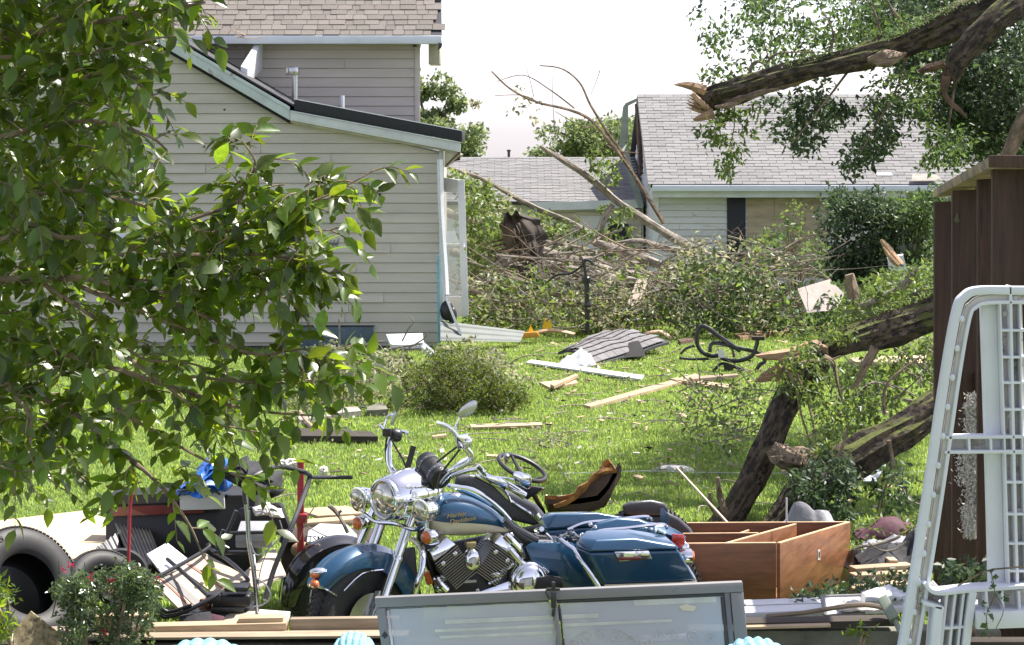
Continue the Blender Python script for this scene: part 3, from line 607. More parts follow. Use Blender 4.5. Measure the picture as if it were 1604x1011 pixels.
# torn sheet metal rake hanging off the gable
b = MB(); b.slab([P(1000, 153, 44), P(996, 160, 44), P(984, 166, 44), P(984, 222, 44), P(970, 226, 44), P(976, 168, 44), P(980, 162, 44)], (.0, .03, 0)); b.slab([P(970, 226, 44), P(980, 224, 44), P(1000, 290, 43.5), P(1009, 324, 43), P(1000, 326, 43), P(985, 285, 43.5)], (0, .03, 0)); b.build('hanging_rake_metal', 'green_metal', rh)
b = MB(); b.box(P(1384, 276, 41.9), (.3, .25, .12), (.3, 0, 0)); b.build('roof_vent', 'white', rh)
b = MB(); b.slab([P(1428, 283, 41.4), P(1475, 283, 41.4), P(1468, 276, 41.6), P(1430, 274, 41.6)], (0, .02, .02)); b.build('bent_flashing', 'grey_wood', rh)

lw = thing('garage', 'low grey roofed garage wing between the two houses', 'garage', (0.5, 46, -.7))
YW = 44.0; pw = F / YW; zw = CH - (316 - HY) / pw
b = MB(); b.box((-.9, YW + 2.8, (zw - .9) / 2 - .05), (7.2, 5.5, zw + .85)); b.build('wall', 'siding_white', lw, smooth=0)
siding(lw, 0, lambda z: 2.65, lambda z: .55, zw - 2.1, 16, .125, YW - .01, 'siding_pink')
ws = Vector((0, 3.6, .86)); 
b = MB(); b.slab([(-4.6, YW - .35, zw), (2.72, YW - .35, zw), (2.72, YW + 3.25, zw + .86), (-4.6, YW + 3.25, zw + .86)], (0, .02, -.06)); b.slab([(-4.6, YW + 3.25, zw + .86), (2.72, YW + 3.25, zw + .86), (2.72, YW + 6, zw - .1), (-4.6, YW + 6, zw - .1)], (0, .02, -.06)); b.build('roof', 'shingle_dark', lw, smooth=0)
shingles(lw, (-1.9, YW - .37, zw + .003), (1, 0, 0), ws, 4.6, 29, .127, .305, 'shingle_grey', 300)
b = MB(); b.bar((.4, YW - .38, zw - .09), (2.65, YW - .38, zw - .03), .05, .17); b.build('fascia', 'trim', lw)
b = MB(); b.box((1.5, YW - .18, zw - .16), (2.2, .3, .02)); b.build('soffit', 'trim', lw)
b = MB(); b.box(((935 - CX) / pw, YW - .03, zw - 1.15), (.9, .04, 1.9)); dr = b.build('door', 'siding_pink', lw, bevel=.004)
for i in range(3): b = MB(); b.box(((935 - CX) / pw, YW - .055, zw - .5 - i * .55), (.7, .02, .42)); b.build('door_panel', 'white', dr, bevel=.006)
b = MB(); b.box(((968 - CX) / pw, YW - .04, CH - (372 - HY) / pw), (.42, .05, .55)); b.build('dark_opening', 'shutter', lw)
b = MB(); b.lathe(P(797, 249, 47.3), (0, 0, 1), [(.03, 0), (.03, .16), (.045, .16), (.045, .2)], 10); b.build('vent_pipe', 'dark_metal', lw)
b = MB(); b.slab([P(825, 250, 47.2), P(838, 252, 47.2), P(836, 246, 47.3), P(826, 247, 47.3)], (0, .03, .03)); b.build('lifted_shingle', 'shingle_dark', lw)
# ---------------------------------------------------------------- trees and plants
def PP(pts, Y): return [P(p[0], p[1], p[2] if len(p) > 2 else Y) for p in pts]
def ppr(vals, Y): return [v * Y / F for v in vals]
def twigs(mb, starts, L, r, n=4, up=0.3, bend=0.4):
    ends = []
    for s_ in starts:
        d = Vector((U(-1, 1), U(-1, 1), U(-.6, 1) + up)).normalized(); l = L * U(.6, 1.3); m_ = s_ + d * l * .5 + Vector((U(-1, 1), U(-1, 1), U(-1, 1))) * l * bend * .3
        e = s_ + d * l + Vector((0, 0, -bend * l * .3)); mb.tube([s_, m_, e], [r, r * .7, r * .25], n, 2); ends.append((m_, e))
    return ends
# background trees
def far_tree(cx, cy, Y, hw, hh, n, m, label, name='tree', cat='tree', size=.22, per=70, group=None, rr=.8, sq=(1, 1, .75)):
    base = Vector(((cx - CX) * Y / F, Y, gz(Y))); t = thing(name, label, cat, base, group=group); c = P(cx, cy, Y)
    b = MB(); bark_tube(b, [base + Vector((0, 0, -.2)), base.lerp(c, .5) + Vector((.1, 0, 0)), c], [.28, .22, .12], 12, 4)
    cs = []
    for i in range(n):
        q = Vector((rnd.gauss(0, .45), rnd.gauss(0, .5), rnd.gauss(0, .45)))
        if q.length > 1: q.normalize(); q *= U(.8, 1)
        e = c + Vector((q.x * hw, q.y * hw * .7, q.z * hh)); cs.append(e)
        if i % 4 == 0: b.tube([c.lerp(base, .25), c.lerp(e, .5) + Vector((0, 0, .1)), e], [.07, .045, .015], 5, 2)
    b.build('trunk', 'bark', t); foliage('crown', clumps(cs, [rr * U(.6, 1.25) for _ in cs], per, sq), size, m, t, asp=.6)
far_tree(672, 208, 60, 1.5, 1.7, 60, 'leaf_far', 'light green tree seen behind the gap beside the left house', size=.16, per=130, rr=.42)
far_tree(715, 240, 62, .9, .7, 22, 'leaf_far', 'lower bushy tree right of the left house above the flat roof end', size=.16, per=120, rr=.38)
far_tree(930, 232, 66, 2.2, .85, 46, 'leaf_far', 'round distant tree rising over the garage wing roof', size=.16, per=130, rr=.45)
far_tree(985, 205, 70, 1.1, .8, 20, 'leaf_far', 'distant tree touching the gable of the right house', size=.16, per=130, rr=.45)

# --- big damaged tree on the right: torn limbs and dark drooping foliage
bt = thing('damaged_tree', 'storm torn tree on the right with broken mossy limb reaching left over the roof', 'tree', (5.0, 17.0, 0))
b = MB(); bark_tube(b, [Vector((5.0, 17.2, -.2)), Vector((4.9, 17.1, 2)), P(1720, 40, 16.8), P(1690, -60, 16.8)], [.42, .34, .3, .24], 26, 8); b.build('trunk', 'bark', bt)
b = MB(); bark_tube(b, PP([(1096, 161, 17.6), (1125, 150, 17.55), (1165, 140, 17.4), (1230, 118, 17.3), (1290, 103, 17.2), (1370, 84, 17.1), (1440, 62, 17), (1520, 25, 16.9), (1600, -15, 16.9), (1700, -50, 16.8)], 17), ppr([17, 19, 18, 15, 17, 19, 22, 25, 28, 34], 17.2), 36, 9, rough=.26, seed=3)
b.build('limb', 'bark_moss', bt)
b = MB(); shards(b, P(1100, 160, 17.6), P(1060, 142, 17.6) - P(1100, 160, 17.6), .085, .13, 34, spread=.05)
b.tube([P(1105, 142, 17.5), P(1078, 134, 17.5), P(1056, 133, 17.5)], [.05, .035, .004], 6, 3); b.tube([P(1085, 148, 17.45), P(1100, 162, 17.4), P(1112, 172, 17.4)], [.02, .022, .015], 6, 3)
b.tube([P(1118, 178, 17.4), P(1100, 184, 17.4), P(1086, 188, 17.4)], [.05, .035, .01], 6, 2); b.build('splintered_end', 'raw_wood', bt)
b = MB()
for i in range(14):                                  # long strips of stripped brown bark under the limb
    x = 1120 + i * 17; y = 168 - i * 5.3; b.tube([P(x, y + U(-4, 3), 17.33), P(x + 22, y - 5 + U(-4, 3), 17.3), P(x + 48, y - 13, 17.33)], [.012, .03, .01], 6, 2)
b.build('bark_strip', 'bark_brown', bt)
b = MB(); b.tube(PP([(1360, 96), (1380, 92), (1400, 90), (1420, 84)], 16.82), [.03, .06, .05, .01], 7, 2, jit=.5); b.tube(PP([(1372, 102), (1392, 98), (1415, 88)], 16.8), [.02, .04, .01], 6, 2, jit=.4); b.tube(PP([(1440, 112), (1460, 108), (1485, 100)], 16.5), [.02, .03, .01], 6, 2); b.build('torn_wood', 'bark_brown', bt)
b = MB(); bark_tube(b, PP([(1700, -60, 16.8), (1600, 2, 16.6), (1560, 30, 16.5), (1525, 65, 16.5), (1500, 95, 16.5), (1488, 125, 16.5)], 16.5), ppr([36, 25, 21, 19, 17, 12], 16.5), 26, 9, rough=.26, seed=8); b.build('limb', 'bark_moss', bt)
b = MB(); shards(b, P(1486, 122, 16.5), Vector((-.2, 0, -1)), .09, .14, 12); b.tube(PP([(1482, 120), (1480, 145), (1488, 160), (1502, 172), (1515, 184)], 16.4), [.035, .02, .022, .02, .004], 6, 3); b.tube(PP([(1478, 100), (1455, 106), (1438, 112)], 16.35), [.04, .03, .008], 6, 2, jit=.4); b.build('splintered_end', 'raw_red', bt)
b = MB()
for (pts, r0) in (([(1200, 100), (1215, 85), (1250, 82), (1290, 82)], .012), ([(1175, 118), (1178, 100), (1190, 98), (1200, 105)], .014), ([(1205, 95), (1200, 78), (1195, 62)], .007), ([(1300, 84), (1305, 50), (1290, 20)], .012), ([(1380, 60), (1370, 20), (1350, -10)], .014),
                  ([(1440, 60), (1400, 20), (1380, -20)], .016), ([(1330, 110), (1300, 150), (1270, 190), (1240, 225)], .012), ([(1420, 90), (1400, 150), (1370, 200), (1345, 245)], .012), ([(1500, 110), (1490, 170), (1480, 230)], .012), ([(1150, 165), (1150, 200), (1140, 240), (1135, 270)], .006)):
    b = MB(); b.tube(PP(pts, 17.5), [r0, r0 * .8, r0 * .5, r0 * .3][:len(pts)], 5, 3); b.build('branch', 'bark_brown', bt)
b = MB(); b.tube(PP([(1700, 60), (1610, 180), (1585, 230), (1570, 262)], 17), [.12, .07, .06, .05], 8, 3)
b.build('branch', 'bark_brown', bt)
pos = []
def area(poly, n, per, rad, Y0, Y1, sq=(1, 1, .8)): return clumps(region(poly, n, Y0, Y1), [rad * U(.6, 1.3) for _ in range(n)], per, sq)
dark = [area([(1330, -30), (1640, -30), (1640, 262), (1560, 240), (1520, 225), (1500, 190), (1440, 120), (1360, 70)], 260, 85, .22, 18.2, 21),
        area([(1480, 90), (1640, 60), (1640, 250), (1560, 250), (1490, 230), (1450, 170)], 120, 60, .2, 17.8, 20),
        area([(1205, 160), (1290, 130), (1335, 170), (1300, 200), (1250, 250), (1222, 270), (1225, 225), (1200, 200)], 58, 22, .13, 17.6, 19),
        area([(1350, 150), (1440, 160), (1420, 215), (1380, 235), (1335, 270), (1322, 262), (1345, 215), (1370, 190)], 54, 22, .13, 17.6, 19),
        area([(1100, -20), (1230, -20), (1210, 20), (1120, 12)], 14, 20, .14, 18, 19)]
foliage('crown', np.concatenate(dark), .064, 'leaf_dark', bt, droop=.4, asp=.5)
light = [area([(1080, 20), (1180, 0), (1320, -10), (1420, 30), (1350, 75), (1280, 95), (1180, 110), (1110, 75)], 95, 24, .14, 17.4, 19.5),
         area([(1360, 110), (1440, 110), (1470, 150), (1430, 190), (1370, 175)], 20, 26, .14, 17.2, 18),
         area([(1240, 60), (1460, 20), (1440, 80), (1300, 100)], 26, 30, .13, 17.2, 18),
         area([(1455, 205), (1520, 200), (1535, 240), (1480, 268), (1450, 262)], 22, 24, .13, 17, 18),
         area([(1085, 118), (1140, 95), (1170, 130), (1120, 140)], 8, 16, .12, 17.5, 18)]
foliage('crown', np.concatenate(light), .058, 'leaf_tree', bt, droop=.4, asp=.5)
pale = [area([(1105, 180), (1185, 165), (1180, 200), (1160, 225), (1155, 262), (1135, 280), (1128, 235), (1098, 215)], 26, 22, .10, 17.2, 17.9)]
foliage('hanging_leaves', np.concatenate(pale), .062, 'leaf_brush', bt, droop=1.0, asp=.42)
foliage('moss', np.concatenate([np.array([list(P(x + U(-9, 9), 84 - (x - 1370) * .42 - 22 + U(-5, 8), U(16.75, 17.1))) for x in np.linspace(1380, 1560, 900)]), np.array([list(P(x + U(-9, 9), 118 - (x - 1230) * .25 - 18 + U(-3, 5), U(17.1, 17.3))) for x in np.linspace(1230, 1400, 350)])]), .03, 'leaf_tree', bt, flat=2)['kind'] = 'stuff'

# --- fallen limbs leaning over the lawn
fl = thing('fallen_limb', 'thick mossy forked limb fallen across the lawn with splintered left tip', 'fallen limb', G(1150, 822))
b = MB(); bark_tube(b, PP([(1130, 830, 15.3), (1160, 785, 15.35), (1188, 730, 15.4), (1215, 665, 15.45), (1245, 608, 15.5), (1275, 572, 15.5), (1292, 552, 15.5)], 15.4), ppr([27, 21, 20, 21, 23, 21, 16], 15.4), 34, 10, rough=.26, seed=12); b.build('limb', 'bark_moss', fl)
b = MB(); bark_tube(b, PP([(1270, 562, 15.75), (1300, 545, 15.75), (1345, 528, 15.8), (1400, 510, 15.9), (1465, 488, 16), (1560, 455, 16.1), (1660, 420, 16.2)], 15.8), ppr([14, 19, 25, 28, 30, 32, 34], 15.8), 34, 10, rough=.26, seed=22); b.build('limb', 'bark_moss', fl)
b = MB()
for i in range(16):
    x0, y0 = 1285 + U(-10, 10), 552 + U(-14, 14); x1, y1 = 1172 + U(0, 70), 600 - U(0, 45) ; 
    b.tube([P(x0, y0, 15.65 + U(-.06, .06)), P((x0 + x1) / 2, (y0 + y1) / 2 + U(-5, 5), 15.6), P(x1, y1, 15.55)], [.055, .045, .008], 5, 2, jit=.3)
b.build('splintered_end', 'raw_wood', fl)['label'] = 'long splinters of torn brown wood'
b = MB(); b.tube(PP([(1265, 716, 15.3), (1240, 720, 15.2), (1212, 712, 15.1)], 15.3), [.07, .09, .075], 9, 3, jit=.35); shards(b, P(1214, 713, 15.1), Vector((-1, -.3, .2)), .06, .08, 8); b.build('broken_stub', 'bark_brown', fl)
b = MB()
for pts, r0 in (([(1138, 805), (1128, 780), (1124, 748)], 7), ([(1128, 812), (1113, 790), (1112, 772)], 5), ([(1290, 560), (1305, 570), (1312, 600), (1320, 630)], 6), ([(1372, 545), (1355, 575), (1345, 595), (1332, 610)], 9), ([(1250, 572), (1270, 566), (1295, 566), (1318, 558)], 4),
                ([(1225, 575), (1245, 600), (1255, 650), (1272, 700)], 4), ([(1235, 560), (1262, 620), (1275, 670), (1280, 705)], 3), ([(1390, 690), (1385, 740), (1375, 800)], 3)):
    b = MB(); b.tube(PP(pts, 15.25), [r0 * 14 / F, r0 * 12 / F, r0 * 8 / F, r0 * 5 / F][:len(pts)], 6, 4, jit=.3); b.build('branch', 'bark_brown', fl)
pos = np.concatenate([area([(1210, 560), (1260, 540), (1300, 580), (1280, 640), (1225, 620)], 44, 20, .09, 15, 15.6), area([(1250, 640), (1330, 620), (1340, 700), (1280, 720)], 12, 14, .10, 15, 15.5), area([(1240, 520), (1300, 505), (1340, 525), (1260, 550)], 14, 20, .06, 15.4, 15.8)])
foliage('leaves', pos, .05, 'leaf_brush', fl, droop=.8, asp=.4)
foliage('moss', np.array([list(P(x + U(-9, 9), 545 - (x - 1290) * .335 - 32 + U(-2, 6), U(15.7, 16.0))) for x in np.linspace(1300, 1500, 900)]), .025, 'leaf_brush', fl, flat=2)['kind'] = 'stuff'
fc = thing('fallen_limb', 'dark bare limb lying low behind the wooden cabinet, rising to the right', 'fallen limb', G(1230, 828))
b = MB(); bark_tube(b, PP([(1200, 835, 14.9), (1235, 800, 15), (1290, 750, 15.1), (1360, 703, 15.2), (1420, 670, 15.3), (1480, 632, 15.4), (1580, 575, 15.6), (1680, 520, 15.8)], 15), ppr([14, 22, 28, 27, 26, 26, 28, 30], 15.2), 34, 10, rough=.26, seed=33); b.build('limb', 'bark_moss', fc)
b = MB()
for pts, r0 in (([(1392, 690), (1398, 730), (1385, 770), (1378, 812)], 4), ([(1300, 740), (1320, 700), (1330, 660)], 3), ([(1395, 740), (1430, 785), (1450, 790)], 2), ([(1385, 650), (1390, 600), (1440, 560)], 3)):
    b = MB(); b.tube(PP(pts, 15), [r0 * 14 / F, r0 * 12 / F, r0 * 8 / F, r0 * 5 / F][:len(pts)], 6, 4, jit=.3); b.build('branch', 'bark_brown', fc)
pos = np.concatenate([area([(1240, 730), (1300, 700), (1340, 740), (1330, 815), (1290, 835), (1250, 800)], 60, 24, .10, 14.6, 15.1), area([(1380, 700), (1420, 740), (1450, 790), (1410, 815), (1370, 780)], 18, 14, .09, 14.7, 15.1)])
foliage('leaves', pos, .055, 'leaf_dark', fc, droop=.6, asp=.5)
fb = thing('fallen_branch', 'leafy green branch tangle lying behind the fence between the two limbs', 'fallen branch', G(1420, 700))
b = MB(); ends = twigs(b, region([(1330, 600), (1470, 540), (1470, 640), (1380, 640)], 26, 16.4, 18), .6, .008); b.build('twig', 'bark_grey', fb)
pos = np.concatenate([area([(1300, 590), (1380, 560), (1470, 520), (1480, 660), (1400, 650), (1330, 660)], 90, 18, .13, 16.4, 18.4), area([(1270, 640), (1370, 620), (1380, 680), (1290, 690)], 30, 16, .12, 16.5, 18)])
foliage('leaves', pos, .055, 'leaf_brush', fb, droop=.4)
fb = thing('fallen_branch', 'sparse twiggy branch on the lawn left of the forked limb', 'fallen branch', G(1130, 680))
b = MB(); twigs(b, region([(1060, 600), (1200, 600), (1190, 720), (1080, 700)], 40, 17.5, 20), .5, .006, up=0); b.build('twig', 'bark_grey', fb)
foliage('leaves', area([(1050, 610), (1130, 590), (1210, 600), (1200, 690), (1110, 730), (1060, 680)], 90, 9, .14, 17.5, 20, (1, 1, .5)), .05, 'leaf_brush', fb)

# --- huge brush pile between the houses
bp_ = thing('brush_pile', 'huge pile of broken branches and leaves heaped between the two houses', 'brush pile', G(900, 520))
b = MB()
LB = [([(846, 230), (880, 250), (925, 280), (965, 315), (1000, 338), (1060, 376), (1118, 408)], 34, [3, 7, 8, 8, 9, 10, 11]),
      ([(700, 262), (760, 283), (830, 322), (900, 352), (950, 385), (1010, 420)], 33, [3, 5, 6, 6, 7, 6]), ([(700, 275), (740, 300), (800, 335), (870, 370), (930, 420)], 33.5, [3, 4, 5, 5, 4]),
      ([(690, 330), (730, 345), (770, 362), (805, 388)], 32, [10, 9, 9, 8]), ([(705, 395), (760, 405), (830, 420)], 32, [9, 9, 9]),
      ([(850, 395), (900, 410), (960, 428), (1030, 436), (1085, 432)], 31.5, [13, 12, 13, 12, 14]), ([(855, 415), (920, 430), (1000, 445), (1050, 448)], 31, [12, 14, 15, 12]),
      ([(930, 380), (980, 395), (1030, 415), (1070, 435)], 31.2, [8, 10, 11, 12]), ([(955, 385), (1000, 378), (1045, 390), (1100, 398)], 32, [5, 6, 7, 7]),
      ([(800, 380), (860, 405), (900, 400), (960, 398)], 32.4, [5, 6, 5, 4]), ([(870, 445), (900, 430), (935, 405)], 30.8, [4, 4, 3]), ([(960, 320), (945, 350), (948, 380), (990, 392)], 33, [7, 6, 5, 4]),
      ([(840, 378), (900, 386), (950, 400)], 32, [5, 4, 3]), ([(735, 455), (800, 462), (900, 475), (990, 490)], 30.5, [3, 3, 3, 2]), ([(880, 470), (940, 480), (1000, 505)], 30, [4, 4, 4]),
      ([(820, 400), (880, 440), (950, 470)], 31, [4, 4, 3]), ([(1165, 395), (1200, 400), (1260, 415), (1300, 440)], 33, [3, 4, 4, 4]), ([(1140, 370), (1190, 385), (1230, 398)], 33, [2, 3, 3]), ([(1100, 420), (1180, 440), (1230, 470)], 30, [3, 3, 3])]
for pts, Y, rs_l in LB: b = MB(); b.tube(PP(pts, Y), [r_ * Y / F * .72 for r_ in rs_l], 9, 5, jit=.22); b.build('branch', 'bark_grey', bp_)
b = MB()
for pts, Y, r0 in (([(770, 112), (800, 140), (840, 160), (890, 172), (925, 188), (955, 222), (990, 270), (1015, 310), (1040, 350)], 33.6, 4), ([(845, 103), (880, 108), (908, 130), (925, 165), (950, 205), (975, 240), (1000, 290)], 33.8, 3),
                   ([(778, 128), (820, 118), (860, 140), (900, 170)], 33.7, 1.6), ([(775, 150), (820, 150), (850, 165)], 33.7, 1.4), ([(870, 175), (905, 195), (930, 200)], 33.7, 1.5), ([(820, 95), (830, 125), (836, 152)], 33.7, .8), ([(866, 110), (866, 160), (870, 215)], 33.7, .8), ([(925, 150), (935, 125), (940, 110)], 33.7, .9), ([(930, 215), (965, 235), (1000, 240)], 33.7, 1.6)):
    k = len(pts); b = MB(); b.tube(PP(pts, Y), [Y / F * (r0 * (.35 + .7 * i / k)) for i in range(k)], 6, 5); b.build('branch', 'bark_brown', bp_)
b = MB()
for _ in range(150):
    x, y = U(720, 1180), U(395, 500); a = U(-.5, .6); l = U(30, 110); Y = U(29.6, 33)
    b.tube([P(x, y, Y), P(x + l * .5, y + a * l * .5 + U(-8, 8), Y + U(-.3, .3)), P(x + l, y + a * l + U(-8, 8), Y + U(-.3, .3))], [U(.008, .045), .02, .008], 5, 3)
b.build('twig', 'bark_grey', bp_)['kind'] = 'stuff'
le = [(790, 333), (785, 358), (790, 385), (802, 408), (815, 432), (824, 450)]; re_ = [(815, 336), (846, 344), (858, 372), (850, 396), (852, 420), (858, 452)]
def slabf(u, v):
    q = min(int(v * 5), 4); t = v * 5 - q; a = Vector((*le[q], 0)).lerp(Vector((*le[q + 1], 0)), t); c_ = Vector((*re_[q], 0)).lerp(Vector((*re_[q + 1], 0)), t); p = a.lerp(c_, u); n1 = noise.noise(Vector((u * 3.3, v * 5, 2))); jag = 9 * noise.noise(Vector((u * 5, v * 9, 7))) * (1 if u in (0, 1) or v == 0 else .3)
    return P(p.x + jag, p.y + (12 * noise.noise(Vector((u * 6, 3, 1))) if v == 0 else 0), 30.6 + .22 * n1 + .1 * abs(noise.noise(Vector((u * 9, v * 2, 5)))) - .25 * math.sin(u * 3.14))
b = MB(); b.grid(slabf, 26, 26, (0, .3, 0)); b.build('torn_trunk', 'dark_board', bp_, smooth=45)
b = MB(); shards(b, P(785, 388, 30.9), Vector((-1, 0, -.3)), .10, .4, 8); b.build('splintered_end', 'raw_red', bp_)
g1 = [area([(700, 270), (760, 290), (790, 330), (790, 450), (830, 515), (740, 500), (728, 420), (725, 300)], 170, 34, .2, 31, 35), area([(740, 440), (830, 430), (990, 450), (1060, 470), (1040, 522), (860, 515), (740, 500)], 90, 22, .17, 29.6, 32.5),
      area([(780, 330), (860, 340), (960, 370), (1000, 420), (880, 400), (800, 380)], 60, 22, .17, 32, 34), area([(940, 320), (1000, 330), (1000, 400), (930, 390)], 14, 20, .16, 33, 34), area([(915, 225), (960, 230), (970, 300), (935, 300)], 16, 16, .15, 33.4, 34)]
foliage('leaves', np.concatenate(g1), .10, 'leaf_brush', bp_, asp=.5)
g2 = [area([(1050, 430), (1110, 405), (1180, 425), (1255, 465), (1270, 525), (1150, 532), (1075, 510)], 150, 20, .24, 29.2, 32), area([(1260, 470), (1380, 440), (1460, 400), (1462, 500), (1300, 520)], 130, 30, .19, 29, 33), area([(1170, 380), (1230, 350), (1290, 370), (1290, 430), (1210, 430)], 40, 14, .18, 32, 36)]
foliage('leaves', np.concatenate(g2), .105, 'leaf_tree', bp_, asp=.55)
g3 = [area([(780, 95), (835, 100), (850, 200), (800, 190)], 8, 7, .14, 33.6, 33.8), area([(738, 155), (750, 158), (748, 172), (740, 170)], 3, 14, .07, 33.6, 33.7), area([(700, 265), (790, 290), (960, 420), (740, 430)], 60, 16, .18, 31, 34), area([(880, 450), (1020, 450), (1020, 510), (900, 510)], 50, 14, .18, 29.5, 31)]
foliage('leaves', np.concatenate(g3), .085, 'leaf_pale', bp_, asp=.5)
for (m_, n_, Ya, Yb_, r_, lo_) in (('bark_grey', 170, 28.8, 30.5, .012, 410), ('bark_brown', 110, 28.8, 31.5, .016, 380)):
    b = MB()
    for _ in range(n_):
        x, y = U(735, 1270), U(lo_, 520); a = rnd.gauss(0, .55); l = U(20, 90) * (1 if rnd.random() < .8 else 1.6); Y = U(Ya, Yb_); s_ = 1 if rnd.random() < .5 else -1; r1 = r_ * U(.35, 1.1)
        p0, p1, p2_ = P(x, y, Y), P(x + s_ * l * .5, y - abs(a) * l * .5 + U(-10, 10), Y + U(-.3, .3)), P(x + s_ * l, y - abs(a) * l * .8 + U(-12, 8), Y + U(-.3, .3)); b.tube([p0, p1, p2_], [r1, r1 * .7, r1 * .2], 5, 3)
        for k in range(2): q_ = p0.lerp(p2_, U(.3, .8)); b.tube([q_, q_ + Vector((U(-.3, .3), U(-.1, .1), U(.05, .35)))], [r1 * .4, r1 * .1], 4, 1)
    b.build('twig', m_, bp_)['kind'] = 'stuff'
foliage('leaves', np.concatenate([area([(735, 440), (1050, 400), (1200, 380), (1270, 500), (1270, 528), (740, 505)], 95, 12, .22, 28.6, 30), area([(1040, 390), (1120, 360), (1200, 400), (1100, 430)], 26, 10, .2, 29, 31)]), .085, 'leaf_pale', bp_, asp=.45)
foliage('leaves', area([(735, 440), (1050, 400), (1200, 380), (1270, 500), (1270, 530), (740, 510)], 60, 12, .25, 28.4, 29.6), .10, 'leaf_brush', bp_, asp=.5)
# branch wreck by the fence, with pale torn wood
fb = thing('fallen_branch', 'broken limb with pale torn wood among leaves beside the wooden fence', 'fallen branch', G(1380, 500))
b = MB(); b.tube(PP([(1330, 430), (1335, 450), (1338, 480), (1336, 500)], 24), ppr([8, 10, 11, 12], 24), 9, 4, jit=.3); b.build('stump', 'bark_brown', fb)
b = MB(); b.tube(PP([(1345, 482), (1380, 470), (1405, 455), (1420, 440), (1436, 420)], 24), ppr([5, 8, 9, 8, 4], 24), 8, 4, jit=.3); b.build('limb', 'bark_grey', fb)
b = MB(); b.tube(PP([(1380, 376), (1392, 392), (1412, 415)], 24), ppr([2, 7, 6], 24), 6, 3, jit=.3); b.tube(PP([(1384, 388), (1398, 408), (1408, 416)], 23.9), ppr([2, 5, 4], 24), 6, 3); b.build('splinter', 'raw_wood', fb)
foliage('leaves', area([(1310, 470), (1380, 430), (1462, 410), (1462, 480), (1400, 490), (1300, 520)], 90, 22, .13, 23.5, 26), .07, 'leaf_brush', fb)
# shrubs against the right house
def shrub(name, label, polys, Y0, Y1, n, per, rad, size, m, stems=8, asp=.5, cat='shrub', gx=None, m2=None):
    cs = [c for p in polys for c in region(p, n // len(polys), Y0, Y1)]; cx = sum(c.x for c in cs) / len(cs); Ym = (Y0 + Y1) / 2
    base = Vector((cx if gx is None else gx, Ym, gz(Ym))); t = thing(name, label, cat, base)
    b = MB()
    for c in rnd.sample(cs, min(stems, len(cs))): b.tube([base + Vector((U(-.1, .1), 0, -.05)), base.lerp(c, .5) + Vector((U(-.1, .1), U(-.1, .1), 0)), c], [.02, .014, .005], 5, 3)
    b.build('stem', 'bark_brown', t); foliage('foliage', clumps(cs, [rad * U(.6, 1.3) for _ in cs], per), size, m, t, asp=asp); return t
shrub('shrub', 'tall dark green shrub in front of the boarded window', [[(1290, 310), (1350, 300), (1400, 330), (1400, 440), (1340, 450), (1290, 440), (1310, 380)]], 38, 39.5, 110, 60, .27, .12, 'leaf_dark', 12)
shrub('shrub', 'looser green shrub between the boarded window and the fence', [[(1390, 310), (1470, 300), (1475, 440), (1400, 440), (1430, 370)]], 38, 39.5, 70, 40, .24, .12, 'leaf_tree', 12)
shrub('sapling', 'thin bent sapling with few leaves before the boarded window', [[(1230, 300), (1260, 320), (1280, 400), (1240, 400)]], 37, 38, 18, 7, .2, .1, 'leaf_brush', 14)
# juniper on the lawn
jb = shrub('bush', 'dense yellow green juniper bush in the middle of the lawn', [[(640, 600), (660, 570), (700, 556), (750, 570), (780, 600), (770, 640), (650, 640)]], 21.0, 22.4, 150, 50, .085, .05, 'leaf_juniper', 40, asp=.3)
shrub('bush', 'smaller juniper clump at the right foot of the dense bush', [[(760, 590), (800, 600), (830, 630), (800, 645), (760, 640)]], 21.0, 21.8, 60, 45, .10, .05, 'leaf_juniper', 8, asp=.3)
for _ in range(90):
    c = region([(640, 600), (665, 565), (700, 548), (750, 560), (785, 600), (775, 630), (650, 630)], 1, 21.0, 22.3)[0]; d_ = Vector((U(-1, 1), U(-1, .5), U(.2, 1.2))).normalized(); pp_ = [list(c + d_ * (.18 * k / 26) + Vector((rnd.gauss(0, .016), rnd.gauss(0, .016), rnd.gauss(0, .016)))) for k in range(26)]
    if _ == 0: sh_ = []
    sh_ += pp_
foliage('shoots', sh_, .05, 'leaf_juniper', jb, asp=.3, flat=0)
wb = thing('brush_pile', 'grey brown wilted brush lying left of the juniper bush', 'brush pile', G(560, 620))
b = MB(); twigs(b, region([(450, 590), (640, 580), (640, 650), (450, 650)], 100, 21.4, 24), .5, .008, up=.1); 
for pts, r0 in (([(500, 560), (570, 555), (620, 545), (665, 538)], 3), ([(530, 575), (560, 545), (600, 535)], 2.5), ([(630, 535), (640, 515), (648, 505), (640, 495)], 1.6), ([(640, 545), (665, 530), (668, 518)], 1.6), ([(480, 590), (540, 560), (600, 550), (700, 545)], 3), ([(440, 560), (470, 575), (500, 600)], 3), ([(532, 540), (531, 500)], 1.5), ([(780, 585), (815, 560), (850, 556)], 1.4)):
    b.tube(PP(pts, 24), [r0 * 24 / F, r0 * 20 / F, r0 * 15 / F, r0 * 12 / F][:len(pts)], 6, 4)
b.build('twig', 'bark_grey', wb)
foliage('leaves', np.concatenate([area([(440, 560), (520, 545), (640, 560), (660, 650), (440, 655)], 190, 26, .13, 21.4, 24.5), area([(690, 550), (740, 535), (790, 560), (830, 600), (760, 590)], 50, 14, .12, 22, 24)]), .06, 'leaf_pale', wb)
foliage('leaves', area([(430, 560), (560, 540), (650, 570), (640, 650), (440, 655)], 90, 20, .13, 21.4, 24.5), .06, 'leaf_brush', wb)

